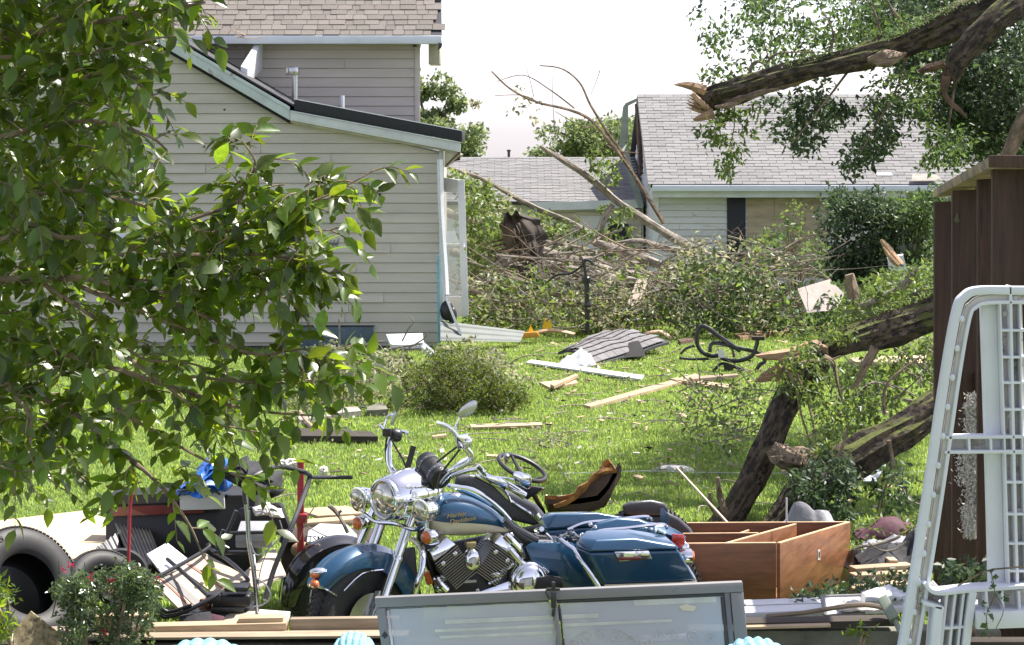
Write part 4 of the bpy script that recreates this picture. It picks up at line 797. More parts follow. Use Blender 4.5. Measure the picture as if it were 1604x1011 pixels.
# ---------------------------------------------------------------- the near tree on the left
nt_ = thing('shade_tree', 'leafy tree close by on the left with bright backlit leaves', 'tree', (-2.75, 8.0, 0))
b = MB(); bark_tube(b, [Vector((-2.75, 8.0, -.3)), Vector((-2.7, 7.9, 1.2)), Vector((-2.62, 7.8, 2.4)), Vector((-2.5, 7.7, 3.6)), Vector((-2.2, 7.7, 4.6))], [.19, .16, .14, .11, .07], 26, 8); b.build('trunk', 'bark', nt_)
limbs = MB(); LV = []                                # LV: (position, direction, length)
def lf(p, d, s): LV.append((p.copy(), d.copy(), s))
def spray(pts, r0, sub=.065, tw=.15, nl=6, ls=.070):
    pth = cat_path(pts, 8); limbs.tube(pth, [r0, r0 * .25], 6, 1, jit=.1); acc = 0
    for i in range(1, len(pth)):
        d = pth[i] - pth[i - 1]; acc += d.length
        if acc > sub or i == len(pth) - 1:
            acc = 0; dn = d.normalized()
            side = Vector((U(-1, 1), U(-1, 1), U(-.8, .8))); q = (dn * U(.4, 1.1) + side * .9).normalized(); l = tw * U(.5, 1.2)
            s_ = pth[i]; e = s_ + q * l + Vector((0, 0, -.25 * l)); m_ = s_ + q * l * .5; limbs.tube([s_, m_, e], [.003, .002, .0012], 4, 2)
            for k in range(nl):
                t = (k + 1) / nl; p = (s_.lerp(m_, t * 2) if t < .5 else m_.lerp(e, t * 2 - 1)); sgn = 1 if k % 2 else -1
                sd_ = q.cross(Vector((U(-.5, .5), U(-1, -.2), U(.1, 1)))).normalized() * sgn
                lf(p, (q * .7 + sd_ * .8 + Vector((U(-.3, .3), U(-.3, .3), -.32 + U(-.3, .3)))).normalized(), ls * U(.5, 1.3))
SP = [([(-350, 300, 7.9), (-100, 370, 7.6), (0, 378, 7.4), (45, 352, 7.3), (95, 372, 7.2), (150, 366, 7.2)], .022), ([(-320, 560, 8), (-100, 470, 7.6), (0, 440, 7.4), (60, 440, 7.3), (130, 436, 7.2), (190, 450, 7.1), (260, 470, 7.0), (330, 500, 7)], .02),
      ([(130, 436, 7.2), (190, 400, 7.1), (250, 365, 7.0), (310, 340, 6.9), (370, 318, 6.9), (388, 285, 6.9), (400, 255, 6.9), (380, 222, 6.9)], .011), ([(280, 365, 7), (360, 362, 6.9), (430, 345, 6.9), (480, 320, 6.8), (530, 298, 6.8), (584, 268, 6.8)], .009),
      ([(240, 400, 7.1), (330, 400, 7), (420, 400, 6.9), (470, 410, 6.9), (515, 428, 6.9)], .009), ([(240, 380, 7.1), (320, 385, 7.2), (400, 375, 7.2), (470, 365, 7.1), (520, 360, 7.1)], .009), ([(130, 450, 7.3), (200, 480, 7.1), (300, 520, 7.1), (400, 555, 7), (470, 548, 7), (545, 562, 7)], .010),
      ([(-100, 500, 7.6), (120, 560, 7.4), (250, 600, 7.2), (380, 640, 7.1), (500, 652, 7.1)], .013), ([(-100, 560, 7.6), (100, 640, 7.4), (180, 700, 7.3), (250, 760, 7.2), (295, 820, 7.2), (318, 872, 7.2)], .011), ([(180, 640, 7.2), (300, 710, 7.2), (360, 740, 7.1), (400, 765, 7.1)], .007),
      ([(-300, 60, 7.9), (-100, 80, 7.6), (60, 50, 7.4), (180, 30, 7.3), (280, 12, 7.2), (322, 4, 7.2)], .015), ([(-250, 200, 7.8), (-50, 220, 7.5), (60, 200, 7.4), (150, 190, 7.3), (230, 212, 7.2), (262, 236, 7.2)], .013), ([(-100, 330, 7.5), (100, 300, 7.3), (180, 310, 7.2), (230, 325, 7.2), (262, 333, 7.2)], .010),
      ([(-50, 560, 7.5), (40, 640, 7.3), (50, 720, 7.2), (95, 765, 7.2)], .008), ([(-50, 120, 7.5), (100, 125, 7.3), (190, 110, 7.2), (235, 150, 7.2)], .010), ([(300, 590, 7.1), (400, 600, 7), (470, 600, 7), (540, 590, 7)], .006), ([(200, 560, 7.2), (280, 620, 7.1), (330, 660, 7.1), (420, 680, 7.1)], .007),
      ([(60, 440, 7.3), (150, 500, 7.2), (220, 560, 7.2), (300, 570, 7.1), (380, 600, 7.1)], .008), ([(250, 460, 7.1), (330, 450, 7), (400, 450, 7), (450, 470, 7)], .006), 
      ([(-60, 700, 7.4), (0, 730, 7.3), (40, 740, 7.3)], .006), ([(0, 90, 7.3), (120, 85, 7.3), (200, 70, 7.2), (250, 60, 7.2)], .008), ([(150, 430, 7.2), (240, 440, 7.1), (320, 430, 7.0), (400, 420, 7), (480, 440, 7)], .006)]
for pts, r0 in SP: low = pts[-1][1] > 740; spray(PP(pts, 7.2), r0, *((.11, .13, 5) if low else ()))
def fill(poly, n, Y0, Y1, ls=.070, nl=8):
    for s_ in region(poly, n, Y0, Y1):
        q = Vector((U(-.8, .8), U(-.6, .6), U(-.7, .5))).normalized(); l = U(.09, .2); e = s_ + q * l + Vector((0, 0, -.06)); m_ = s_ + q * l * .5 + Vector((0, 0, .01)); limbs.tube([s_, m_, e], [.003, .0022, .001], 4, 2)
        for k in range(nl):
            t = (k + 1) / nl; p = (s_.lerp(m_, t * 2) if t < .5 else m_.lerp(e, t * 2 - 1)); sgn = 1 if k % 2 else -1
            sd_ = q.cross(Vector((U(-.5, .5), U(-1, -.2), U(.1, 1)))).normalized() * sgn
            lf(p, (q * .7 + sd_ * .8 + Vector((U(-.3, .3), U(-.3, .3), -.32 + U(-.3, .3)))).normalized(), ls * U(.5, 1.3))
fill([(-60, -60), (300, -60), (262, 40), (215, 110), (225, 170), (200, 230), (215, 300), (190, 350), (180, 420), (110, 430), (-60, 430)], 300, 7.1, 8.4)
fill([(-60, 430), (110, 440), (160, 500), (170, 560), (260, 600), (250, 650), (110, 690), (-60, 720)], 75, 7.1, 8.2)
fill([(-60, 430), (110, 440), (160, 560), (120, 700), (60, 750), (-60, 760)], 110, 7.3, 8.6)
fill([(-60, -60), (270, -60), (210, 110), (190, 230), (180, 400), (-60, 430)], 170, 8.0, 9.4)
fill([(200, 420), (420, 420), (470, 450), (330, 480), (250, 470)], 20, 6.9, 7.5)
fill([(160, 560), (420, 590), (400, 640), (330, 670), (200, 640)], 24, 6.9, 7.6)
fill([(230, 350), (400, 330), (500, 370), (480, 430), (300, 450)], 40, 6.8, 7.3)
fill([(150, 690), (300, 690), (330, 740), (300, 800), (240, 780)], 7, 7.1, 7.5)
fill([(340, 225), (460, 245), (450, 315), (350, 320)], 11, 6.8, 7.0); fill([(440, 300), (565, 268), (545, 310), (460, 350)], 12, 6.75, 6.95); fill([(420, 370), (490, 395), (490, 440), (420, 430)], 12, 6.8, 7.0)
fill([(430, 545), (520, 550), (510, 600), (430, 605)], 13, 6.9, 7.1); fill([(200, 300), (300, 330), (350, 400), (200, 400)], 16, 7.0, 7.4)
fill([(-350, -60), (200, -60), (430, -110), (470, -180), (430, -520), (-350, -520)], 520, 7.0, 9.0, .11, 8)     # unseen crown leaves added overhead to shade the left side
limbs.build('branch', 'bark_brown', nt_)
def leaf_proto(i):
    n = 5; V = []; ws = [0.02, .24, .29, .19, .02]; L = 1.0; cu = (.10, .18, .05, .25)[i]; fo_ = (.35, .15, .5, .25)[i]; wv = (.05, -.04, .03, .06)[i]
    for k in range(n):
        t = k / (n - 1); z = -cu * t * t; w = ws[k] * .92; x = t; y0 = wv * math.sin(t * 3.1)
        V += [(x - (.03 if 0 < k < 4 else 0), y0 + w, z + w * fo_), (x, y0, z), (x - (.03 if 0 < k < 4 else 0), y0 - w, z + w * fo_)]
    Fc = []
    for k in range(n - 1):
        a = k * 3; Fc += [(a, a + 1, a + 4, a + 3), (a + 1, a + 2, a + 5, a + 4)]
    return np.array(V), Fc
protos = [leaf_proto(i) for i in range(4)]; pmesh = []
for V, Fc in protos:
    me = bpy.data.meshes.new('leaf'); me.from_pydata([tuple(v) for v in V], [], Fc); me.materials.append(M['leaf_near']); me.shade_smooth(); pmesh.append(me)
LV.sort(key=lambda a: a[0].y); vis = [q for q in LV if -10 < CX + q[0].x * F / q[0].y < 620 and -10 < HY + (CH - q[0].z) * F / q[0].y < 900]
single = set(id(q[0]) for q in vis[:300]); VV = []; QQ = []; o_ = 0; base = nt_.location
for (p, d, s_) in LV:
    nrm = Vector((U(-.5, .7), U(-.9, .3), U(.4, 1.2))); sdv = nrm.cross(d)
    if sdv.length < .01: sdv = Vector((1, 0, 0)).cross(d)
    sdv.normalize(); up = d.cross(sdv); i = rnd.randrange(4)
    if id(p) in single:
        o = bpy.data.objects.new('leaf', pmesh[i]); C.objects.link(o); o.parent = nt_; Mx = Matrix((d, sdv, up)).transposed().to_4x4(); Mx.translation = p - base
        o.matrix_basis = Mx @ Matrix.Scale(s_, 4)
    else:
        V, Fc = protos[i]; B = np.array([list(d), list(sdv), list(up)]); VV.append(V @ B * s_ + np.array(list(p))); QQ.append(np.array(Fc) + o_); o_ += len(V)
lo = mesh_np('foliage', np.concatenate(VV), np.concatenate(QQ), 'leaf_near', nt_, True); lo['kind'] = 'stuff'
# rose bush and small plants at the bottom left
rb = shrub('rose_bush', 'small leaved rose bush with red flowers in front of the tyres', [[(95, 930), (120, 900), (200, 890), (225, 920), (235, 960), (210, 1040), (110, 1040)], [(90, 925), (135, 905), (130, 960)], [(190, 890), (235, 905), (240, 950), (200, 930)]], 9.7, 10.3, 210, 34, .055, .028, 'leaf_rose', 6, asp=.55, cat='rose bush')
for (x, y) in ((110, 885), (140, 905), (182, 905), (196, 902), (205, 896), (215, 900), (100, 892), (165, 990), (245, 908), (228, 905), (172, 908)):
    c = P(x, y, 9.85); fo2 = foliage('flower', [list(c + Vector((U(-.012, .012), U(-.012, .012), U(-.012, .012)))) for _ in range(9)], .016, 'petal', rb, asp=.9)
b = MB()
for (x, y) in ((110, 885), (140, 905), (182, 905), (205, 896), (92, 878), (132, 880)): b.tube([P(x + U(-12, 12), y + 90, 9.9), P(x + U(-6, 6), y + 40, 9.87), P(x, y, 9.85)], [.003, .0025, .0015], 5, 3)
b.build('cane', 'leaf_tree', rb)
shrub('weed', 'bright green weeds at the left edge beside the big tyre', [[(-30, 900), (12, 905), (14, 935), (-10, 950)], [(-30, 960), (14, 965), (10, 990), (-20, 1000)]], 9.2, 9.8, 26, 14, .06, .05, 'leaf_near', 6, asp=.3, cat='weed')
# ---------------------------------------------------------------- the blue touring motorcycle (local axes: x forward, y to its left, z up)
BX, BY, BR = 0.70, 11.47, R(197); cB, sB = math.cos(R(17)), math.sin(R(17))
def bp(px, py, v, X0=BX, Y0=BY):                     # local point seen at a photo pixel for a given offset v from the centre plane
    k = (px - CX) / F; x = (X0 + sB * v - k * Y0 + k * cB * v) / (cB - k * sB); Y = Y0 - sB * x - cB * v
    return Vector((x, v, CH - (py - HY) * Y / F))
mo = thing('motorcycle', 'blue and cream touring motorcycle with chrome headlight and hard saddlebags', 'motorcycle', (BX, BY, 0), BR)
def part(b, name, m, parent=mo, **k): return b.build(name, m, parent, local=True, **k)
def bt_(pts, vs): return [bp(p[0], p[1], vs if isinstance(vs, (int, float)) else vs[i]) for i, p in enumerate(pts)]
def wheel(parent, c, ax, Rw=.325, wt=.13, rim=.205, rot=True, mt='rubber'):
    ax = Vector(ax).normalized(); w = MB(); pr = []
    for i in range(19):
        t = math.pi * i / 18; pr.append((Rw - .095 + .095 * math.sin(t) ** .75, -math.cos(t) * wt / 2 * (1 if .15 < t < 3 else .85)))
    pr = [(rim, -wt * .36)] + pr[1:-1] + [(rim, wt * .36)]
    w.lathe(c, ax, pr, 56); ty = w.build('tyre', mt, parent, local=True)
    t2 = MB(); a = ax.cross(Vector((0, 0, 1))).normalized(); bb = ax.cross(a)
    for j in range(64):                              # tread blocks
        th = 2 * math.pi * j / 64; d = a * math.cos(th) + bb * math.sin(th); tn = -a * math.sin(th) + bb * math.cos(th)
        for s_ in (-1, 1):
            c0 = Vector(c) + d * (Rw - .002) + ax * s_ * wt * .14; t2.bar(c0 - tn * .008 - ax * s_ * .015, c0 + tn * .008 + ax * s_ * .022, .009, .008, d)
            c0 = Vector(c) + d * (Rw - .014) + ax * s_ * wt * .33; t2.bar(c0 - ax * s_ * .012, c0 + ax * s_ * .012 + tn * .006, .012, .009, d)
    tag(t2.build('tread', 'rubber', ty, local=True, smooth=0), kind='stuff')
    r_ = MB(); r_.lathe(c, ax, [(rim + .008, -wt * .30), (rim - .006, -wt * .33), (rim - .016, -wt * .18), (rim - .02, 0), (rim - .016, wt * .18), (rim - .006, wt * .33), (rim + .008, wt * .30)], 48); r_.lathe(c, ax, [(.035, -wt * .55), (.05, -wt * .4), (.03, -wt * .2), (.03, wt * .2), (.05, wt * .4), (.035, wt * .55)], 24)
    for j in range(20):
        th = 2 * math.pi * j / 20; d = a * math.cos(th) + bb * math.sin(th); d2 = a * math.cos(th + .5 * (1 if j % 2 else -1)) + bb * math.sin(th + .5 * (1 if j % 2 else -1)); s_ = 1 if j % 2 else -1
        r_.tube([Vector(c) + d2 * .045 + ax * s_ * wt * .35, Vector(c) + d * (rim - .012)], .0025, 4, 1)
    r_.build('rim', 'chrome', parent, local=True)
    if rot:
        for s_ in (-1, 1):
            q = MB(); q.lathe(Vector(c) + ax * s_ * wt * .52, ax, [(.06, -.003), (.145, -.003), (.145, .003), (.06, .003)], 48, closed=True); q.lathe(Vector(c) + ax * s_ * wt * .52, ax, [(.05, -.006), (.07, -.004), (.07, .004), (.05, .006)], 24)
            for j in range(10):
                th = 2 * math.pi * j / 10; d = a * math.cos(th) + bb * math.sin(th); q.tube([Vector(c) + ax * s_ * wt * .52 + d * .055, Vector(c) + ax * s_ * wt * .52 + d * .068], .006, 5, 1)
            q.build('brake_disc', 'steel', parent, local=True)
# steering frame: everything in front turned towards the viewer by ST
ST = R(27); SP_ = Vector((1.30, 0, 0)); SR = Matrix.Rotation(ST, 3, 'Z')
def sv(p): p = Vector(p); return SP_ + SR @ (p - SP_)           # straight-ahead local -> turned local
SXa = SR @ Vector((0, 1, 0)); SXf = SR @ Vector((1, 0, 0))
FA = sv((1.61, 0, .325))
wheel(mo, FA, SXa, .325, .14, .205)
wheel(mo, (0, 0, .325), (0, 1, 0), .325, .14, .2, False)
# front fender
def fender(c, xf, xa, Rf, a0, a1, hw, n=26, lip=.0, flare=0.05):
    rings = []
    for i in range(n + 1):
        t = i / n; th = a0 + (a1 - a0) * t; d = xf * math.cos(th) + Vector((0, 0, 1)) * math.sin(th); taper = 1.0
        ww = hw * (1 if t > .16 else .72 + .28 * (t / .16) ** .6); dep = .055 + .095 * min(1, max(0, t - .02) * 1.9); ring = []
        dn = Vector((0, 0, 0)); prof = [(-1, -dep), (-1, -dep * .55), (-.93, -dep * .25), (-.72, -.03), (-.38, -.005), (0, 0), (.38, -.005), (.72, -.03), (.93, -dep * .25), (1, -dep * .55), (1, -dep)]
        for u, q in prof: ring.append(c + d * (Rf + q) + xa * u * ww)
        for u, q in reversed(prof): ring.append(c + d * (Rf + q * .985 - .006) + xa * u * (ww - .006))
        rings.append(ring)
    m_ = MB(); m_.loft(rings); return m_
part(fender(FA, SXf, SXa, .385, R(36), R(200), .092), 'front_fender', 'blue_paint', smooth=50)
# fender trim, tip lamp
def fp(th, rr, u): return FA + (SXf * math.cos(th) + Vector((0, 0, 1)) * math.sin(th)) * rr + SXa * u
b = MB()
for s_ in (-1, 1): b.tube([fp(R(a), .385 - .12, s_ * .093) for a in (45, 75, 105)], .004, 5, 3)
b.tube([fp(R(37), .27, -.07), fp(R(36), .31, -.085), fp(R(36), .355, -.065), fp(R(35), .388, 0), fp(R(36), .355, .065), fp(R(36), .31, .085), fp(R(37), .27, .07)], .006, 6, 3)
part(b, 'fender_trim', 'chrome')
b = MB(); b.sphere(fp(R(46), .392, 0), .032, (1.5, .9, .6), 20, 12); lamp = part(b, 'fender_lamp', 'chrome')
b = MB(); b.sphere(fp(R(42), .400, 0), .020, (1.3, .9, .8), 16, 10); part(b, 'lens', 'amber', lamp)
b = MB(); b.sphere(fp(R(37), .375, 0), .030, (.8, 1.5, .8), 16, 10); part(b, 'fender_reflector', 'amber')
# forks
hd = Vector((math.cos(R(64)) * -1, 0, math.sin(R(64)))); hd = SR @ hd
for s_ in (-1, 1):
    a = FA + SXa * s_ * .105 + Vector((0, 0, -.01)); top = a + hd * .66
    b = MB(); b.tube([a - hd * .03, a + hd * .06, a + hd * .07, a + hd * .34], [.022, .030, .027, .029], 18); b.tube([a + hd * .34, a + hd * .345, a + hd * .36], [.033, .034, .030], 18); b.tube([a + hd * .36, a + hd * .67], [.026, .026], 18); b.build('fork', 'chrome', mo, local=True)
    b = MB(); b.sphere(a + SXa * s_ * .012, .022, (1, 1, 1), 12, 8); b.box(a + hd * .13 + SXa * s_ * -.03, (.05, .03, .09)); b.build('axle_cap', 'steel', mo, local=True)
    b = MB(); b.box(FA + SXa * s_ * .09 - SXf * .13 + Vector((0, 0, .07)), (.06, .05, .1), (0, .6, ST)); b.build('brake_caliper', 'dark_metal', mo, local=True, bevel=.01)
# nacelle and headlight, placed from the photograph
hc = bp(604, 782, .10); hf = (SXf + Vector((0, 0, -.02))).normalized(); hs = SXa; hz = hf.cross(hs) * 1.0
if hz.z < 0: hz = -hz
nose = [(-.02, .098, .098), (.0, .105, .105), (.012, .108, .108), (.03, .107, .107)]
rings = []
for (q, rx, rz, dz) in ((.0, .100, .100, 0), (-.02, .112, .112, 0), (-.06, .122, .122, 0), (-.12, .135, .132, .004), (-.19, .142, .132, .006), (-.25, .135, .118, .004), (-.30, .11, .09, 0), (-.33, .07, .055, -.005), (-.34, .02, .02, -.01)):
    rings.append([hc + hf * q + hs * math.cos(t) * rx + hz * (math.sin(t) * rz + dz) for t in np.linspace(0, 2 * math.pi, 37)[:-1]])
b = MB(); b.loft(rings); nac = part(b, 'headlight_nacelle', 'chrome', smooth=60)
b = MB(); b.lathe(hc, hf, [(.088, .012), (.098, .022), (.106, .018), (.109, .006), (.106, -.01), (.098, -.012), (.09, -.004)], 40, closed=True); part(b, 'bezel', 'chrome', nac, smooth=60)
b = MB(); b.lathe(hc, hf, [(.09, 0), (.09, .006), (.075, .018), (.05, .028), (.02, .033), (.003, .034)], 36); part(b, 'headlight_lens', 'lens', nac, smooth=60)
b = MB(); b.tube([hc + hf * -.05 + hz * .118, hc + hf * -.17 + hz * .135, hc + hf * -.28 + hz * .11], [.004, .006, .003], 6, 4); b.tube([hc + hf * -.1 + hs * .118 + hz * .06, hc + hf * -.18 + hs * .125 + hz * .06, hc + hf * -.26 + hs * .10 + hz * .05], .006, 6, 4); part(b, 'nacelle_trim', 'steel', nac)
# passing lamps and turn signals on a bar
for (px, py, off) in ((546, 762, -.25), (611, 812, .20)):
    pass
lb = hc + hf * -.06 + hz * -.135
b = MB(); b.tube([lb - hs * .26 + hz * .03, lb - hs * .15 - hz * .01, lb, lb + hs * .15 - hz * .01, lb + hs * .24 + hz * .03], .012, 8, 4); part(b, 'lamp_bar', 'chrome')
for s_ in (-1, 1):
    c0 = lb + hs * s_ * .245 + hz * .10 + hf * .03
    b = MB(); b.lathe(c0, hf, [(.005, -.10), (.03, -.095), (.052, -.06), (.060, -.02), (.061, .0), (.064, .004), (.064, .012), (.056, .014)], 26); b.tube([c0 - hz * .05 - hf * .03, c0 - hz * .10 - hf * .03], .012, 8); pl_ = b.build('passing_lamp', 'chrome', mo, local=True, smooth=60)
    b = MB(); b.lathe(c0, hf, [(.056, .008), (.05, .018), (.03, .025), (.003, .028)], 24); b.build('lens', 'lens', pl_, local=True, smooth=60)
    c1 = lb + hs * s_ * .27 - hz * .03 + hf * .01
    b = MB(); b.lathe(c1, hf, [(.005, -.06), (.028, -.05), (.036, -.02), (.037, .012), (.034, .014)], 20); ts = b.build('turn_signal', 'chrome', mo, local=True, smooth=60)
    b = MB(); b.lathe(c1, hf, [(.034, .01), (.031, .025), (.018, .034), (.003, .036)], 18); b.build('lens', 'amber', ts, local=True, smooth=60)
# clamp cover and handlebars
b = MB(); b.hull([bp(x, y, v) for x, y, v in ((622, 741, .05), (634, 734, .05), (668, 760, .05), (655, 775, .05), (625, 738, -.08), (640, 732, -.08), (672, 756, -.08), (660, 770, -.08))]); part(b, 'clamp_cover', 'dark_metal', bevel=.008)
b = MB(); b.tube([bp(662, 768, .03), bp(680, 775, .05)], .022, 12); b.tube([bp(652, 765, .02), bp(640, 790, .0)], .03, 12); part(b, 'riser', 'chrome')
Lg, Rg = .30, -.30
b = MB(); b.tube([bp(676, 772, .05), bp(700, 744, .20), bp(712, 735, .27), bp(736, 722, .31), bp(737, 712, .32), bp(728, 700, .34), bp(724, 684, .36)], .0165, 12, 5); part(b, 'handlebar', 'chrome')
b = MB(); b.tube([bp(655, 764, -.05), bp(626, 748, -.16), bp(612, 733, -.24), bp(609, 712, -.28), bp(611, 694, -.30), bp(616, 684, -.31)], .0165, 12, 5); part(b, 'handlebar', 'chrome')
# left (near) control with clutch lever and mirror
b = MB(); b.hull([bp(x, y, v) for x, y, v in ((712, 684, .36), (735, 680, .36), (736, 700, .36), (716, 704, .36), (714, 682, .42), (733, 679, .42), (734, 702, .42))]); b.sphere(bp(731, 692, .40), .03, (1, 1, 1), 14, 10); b.tube([bp(720, 690, .38), bp(708, 674, .40), bp(700, 668, .40), bp(690, 664, .41), bp(683, 663, .41)], [.016, .013, .012, .011, .013], 8, 3); ct = part(b, 'control_housing', 'chrome', bevel=.004)
b = MB(); b.tube([bp(715, 684, .36), bp(714, 670, .36), bp(722, 652, .37), bp(730, 640, .38)], .007, 8, 4); mi = part(b, 'mirror', 'chrome')
b = MB(); b.loft([[bp(x, y, .38 + dv) for x, y in ((716, 650), (722, 639), (733, 631), (742, 627), (748, 630), (747, 639), (741, 648), (730, 654), (720, 655))] for dv in (0, .02, .03)]); part(b, 'mirror_head', 'steel', mi, bevel=.003)
# right (far) black control, lever and edge-on mirror
b = MB(); b.hull([bp(x, y, v) for x, y, v in ((598, 673, -.30), (612, 671, -.30), (614, 683, -.30), (599, 685, -.30), (600, 672, -.24), (613, 672, -.24), (613, 684, -.24))]); b.lathe(bp(620, 682, -.30), bp(632, 684, -.30) - bp(612, 681, -.30), [(.03, -.03), (.036, -.01), (.036, .015), (.025, .03)], 16); b.build('control_housing', 'black_plastic', mo, local=True, bevel=.005)
b = MB(); b.tube([bp(620, 678, -.30), bp(630, 676, -.30), bp(639, 679, -.30)], [.012, .009, .011], 8, 3); b.tube([bp(600, 672, -.3), bp(597, 668, -.3), bp(594, 668, -.3)], [.008, .007, .009], 8, 2); part(b, 'brake_lever', 'chrome')
b = MB(); b.tube([bp(602, 670, -.30), bp(606, 655, -.30), bp(610, 650, -.3), bp(616, 649, -.3)], .006, 8, 4); mi = b.build('mirror', 'chrome', mo, local=True)
b = MB(); b.hull([bp(x, y, v) for x, y, v in ((611, 664, -.30), (615, 650, -.30), (623, 635, -.30), (628, 632, -.30), (627, 640, -.30), (621, 655, -.30), (615, 668, -.30), (613, 664, -.36), (617, 650, -.37), (625, 636, -.36))]); b.build('mirror_head', 'steel', mi, local=True, bevel=.004)
b = MB()
for pts, v in (([(606, 685), (604, 705), (606, 725), (614, 742), (626, 752)], -.29), ([(614, 690), (622, 705), (632, 722), (640, 745)], -.25), ([(720, 704), (712, 715), (700, 730), (690, 745), (685, 765)], .3), ([(716, 700), (700, 712), (684, 725)], .3), ([(655, 790), (650, 810), (655, 830), (662, 850)], .1), ([(680, 780), (672, 800), (668, 830), (664, 870)], .1)):
    b.tube([bp(x, y, v) for x, y in pts], .0055, 6, 4)
part(b, 'control_cable', 'black_plastic')
# tank
TS = [(669, 795, 812, .05), (675, 782, 826, .10), (690, 772.5, 836, .128), (711, 769.5, 839, .138), (735, 772, 839, .136), (760, 783, 836, .12), (780, 797, 834, .09), (793, 812, 831, .055), (799, 821, 828, .02)]
rings = []
for px, yt, yb2, w in TS:
    a, c_ = bp(px, yt, w * .2), bp(px, yb2, w * .7); zt_, zb_ = a.z, c_.z; x = bp(px, (yt + yb2) / 2, w * .6).x; ring = []
    for j in range(32):
        t = 2 * math.pi * j / 32; cs_, sn = math.cos(t), math.sin(t)
        ring.append(Vector((x, w * math.copysign(abs(cs_) ** .75, cs_), (zt_ + zb_) / 2 - .012 + (zt_ - zb_) / 2 * math.copysign(abs(sn) ** .9, sn))))
    rings.append(ring)
rr_ = []
for i in range(len(rings) - 1):
    for q in range(4):
        t = q / 4; p0, p1, p2, p3 = rings[max(i - 1, 0)], rings[i], rings[i + 1], rings[min(i + 2, len(rings) - 1)]
        rr_.append([.5 * ((2 * b1) + (c1 - a1) * t + (2 * a1 - 5 * b1 + 4 * c1 - d1) * t * t + (3 * b1 - a1 - 3 * c1 + d1) * t ** 3) for a1, b1, c1, d1 in zip(p0, p1, p2, p3)])
rr_.append(rings[-1]); nr = len(rr_)
b = MB(); b.loft(rr_, mfun=lambda i, j: 1 if (17 <= j < 31) else 0); tank = part(b, 'fuel_tank', ['blue_paint', 'cream_paint'], smooth=60)
b = MB(); b.lathe(bp(711, 777, .03) + Vector((0, 0, -.004)), (0.15, .1, 1), [(.038, -.01), (.038, .008), (.03, .016), (.01, .02)], 24); part(b, 'fuel_cap', 'chrome', tank)
b = MB(); b.tube([bp(x, y, .09) for x, y in ((705, 762), (740, 768), (775, 790), (800, 815))], [.008, .014, .012, .006], 8, 4); b.tube([bp(x, y, -.02) for x, y in ((700, 760), (735, 770), (770, 790))], [.01, .02, .012], 8, 4); part(b, 'tank_console', 'chrome', tank)
def text(body, parent, loc, size, rot, m, ext=.0006, name='lettering', shear=.3, sx=1.0, world=False):
    cu = bpy.data.curves.new(name, 'FONT'); cu.body = body; cu.size = size; cu.extrude = ext; cu.shear = shear; cu.align_x = 'CENTER'; cu.align_y = 'CENTER'; cu.materials.append(M[m]); cu.offset = .0006
    o0 = bpy.data.objects.new(name, cu); o = bpy.data.objects.new(name, bpy.data.meshes.new_from_object(o0)); bpy.data.objects.remove(o0); C.objects.link(o); o.parent = parent; o.location = loc if not world else Vector(loc) - wloc(parent); o.rotation_euler = rot; o.scale = (sx, 1, 1); return o
for s_, (px, py, w_) in (('Harley', (714, 807, 'a')), ('Davidson', (724, 815, 'b'))):
    q = bp(px, py, .142); text(s_, tank, q, .030, (R(88), R(0) , R(180)), 'gold', sx=1.25).rotation_euler = Euler((R(80), R(-6), R(180)))
# engine: V twin with finned cylinders, rocker covers, horn cover
eng = MB(); eng.hull([bp(x, y, v) for v in (.13, -.13) for x, y in ((690, 895), (705, 885), (790, 885), (800, 900), (795, 950), (700, 950))]); cr = part(eng, 'crankcase', 'black_metal', bevel=.012)
def cyl(pb, pt, w, name):
    a, c_ = Vector(pb), Vector(pt); d = (c_ - a); Lc = d.length; d.normalize(); sd_ = Vector((0, 1, 0)); fw = d.cross(sd_).normalized()
    core = MB(); core.hexa([a + fw * x * w * .78 + sd_ * y * .085 for x, y in ((-1, -1), (1, -1), (1, 1), (-1, 1))] + [c_ + fw * x * w * .82 + sd_ * y * .085 for x, y in ((-1, -1), (1, -1), (1, 1), (-1, 1))]); cy = core.build(name, 'black_metal', mo, local=True, bevel=.008)
    n = 14
    for i in range(n):
        p = a + d * Lc * (i + .5) / n; f_ = MB(); ww = w * (1.0 + .12 * i / n)
        f_.hexa([p + fw * x * ww + sd_ * y * .105 + d * z for z in (-.0035, .0035) for x, y in ((-1, -1), (1, -1), (1, 1), (-1, 1))]); f_.build('cooling_fin', 'black_metal', cy, local=True, smooth=0)
        g = MB(); g.hexa([p + fw * x * (ww + .001) + sd_ * (.1035 + y * .003) + d * z for z in (-.0022, .0022) for x, y in ((-1, -1), (1, -1), (1, 1), (-1, 1))]); g.build('fin_edge', 'fin_metal', cy, local=True, smooth=0)
    r_ = MB(); r_.hexa([c_ + fw * x * w * 1.12 + sd_ * y * .10 for x, y in ((-1, -1), (1, -1), (1, 1), (-1, 1))] + [c_ + d * .06 + fw * x * w * .9 + sd_ * y * .085 for x, y in ((-1, -1), (1, -1), (1, 1), (-1, 1))]); r_.build('rocker_cover', 'chrome', cy, local=True, bevel=.01)
    for u in (-.6, .6):
        r_ = MB(); r_.lathe(c_ + fw * u * w + sd_ * .10 - d * .03, sd_, [(.012, 0), (.012, .008), (.006, .012)], 8); r_.build('bolt', 'chrome', cy, local=True)
cyl(bp(722, 905, .06), bp(690, 862, .06), .066, 'cylinder'); cyl(bp(752, 902, .06), bp(782, 858, .06), .066, 'cylinder')
b = MB(); hp_ = [(.0, 0), (.026, .0), (.032, .01), (.033, .03), (.028, .045), (.012, .052)]
hrn = bp(737, 876, .13)
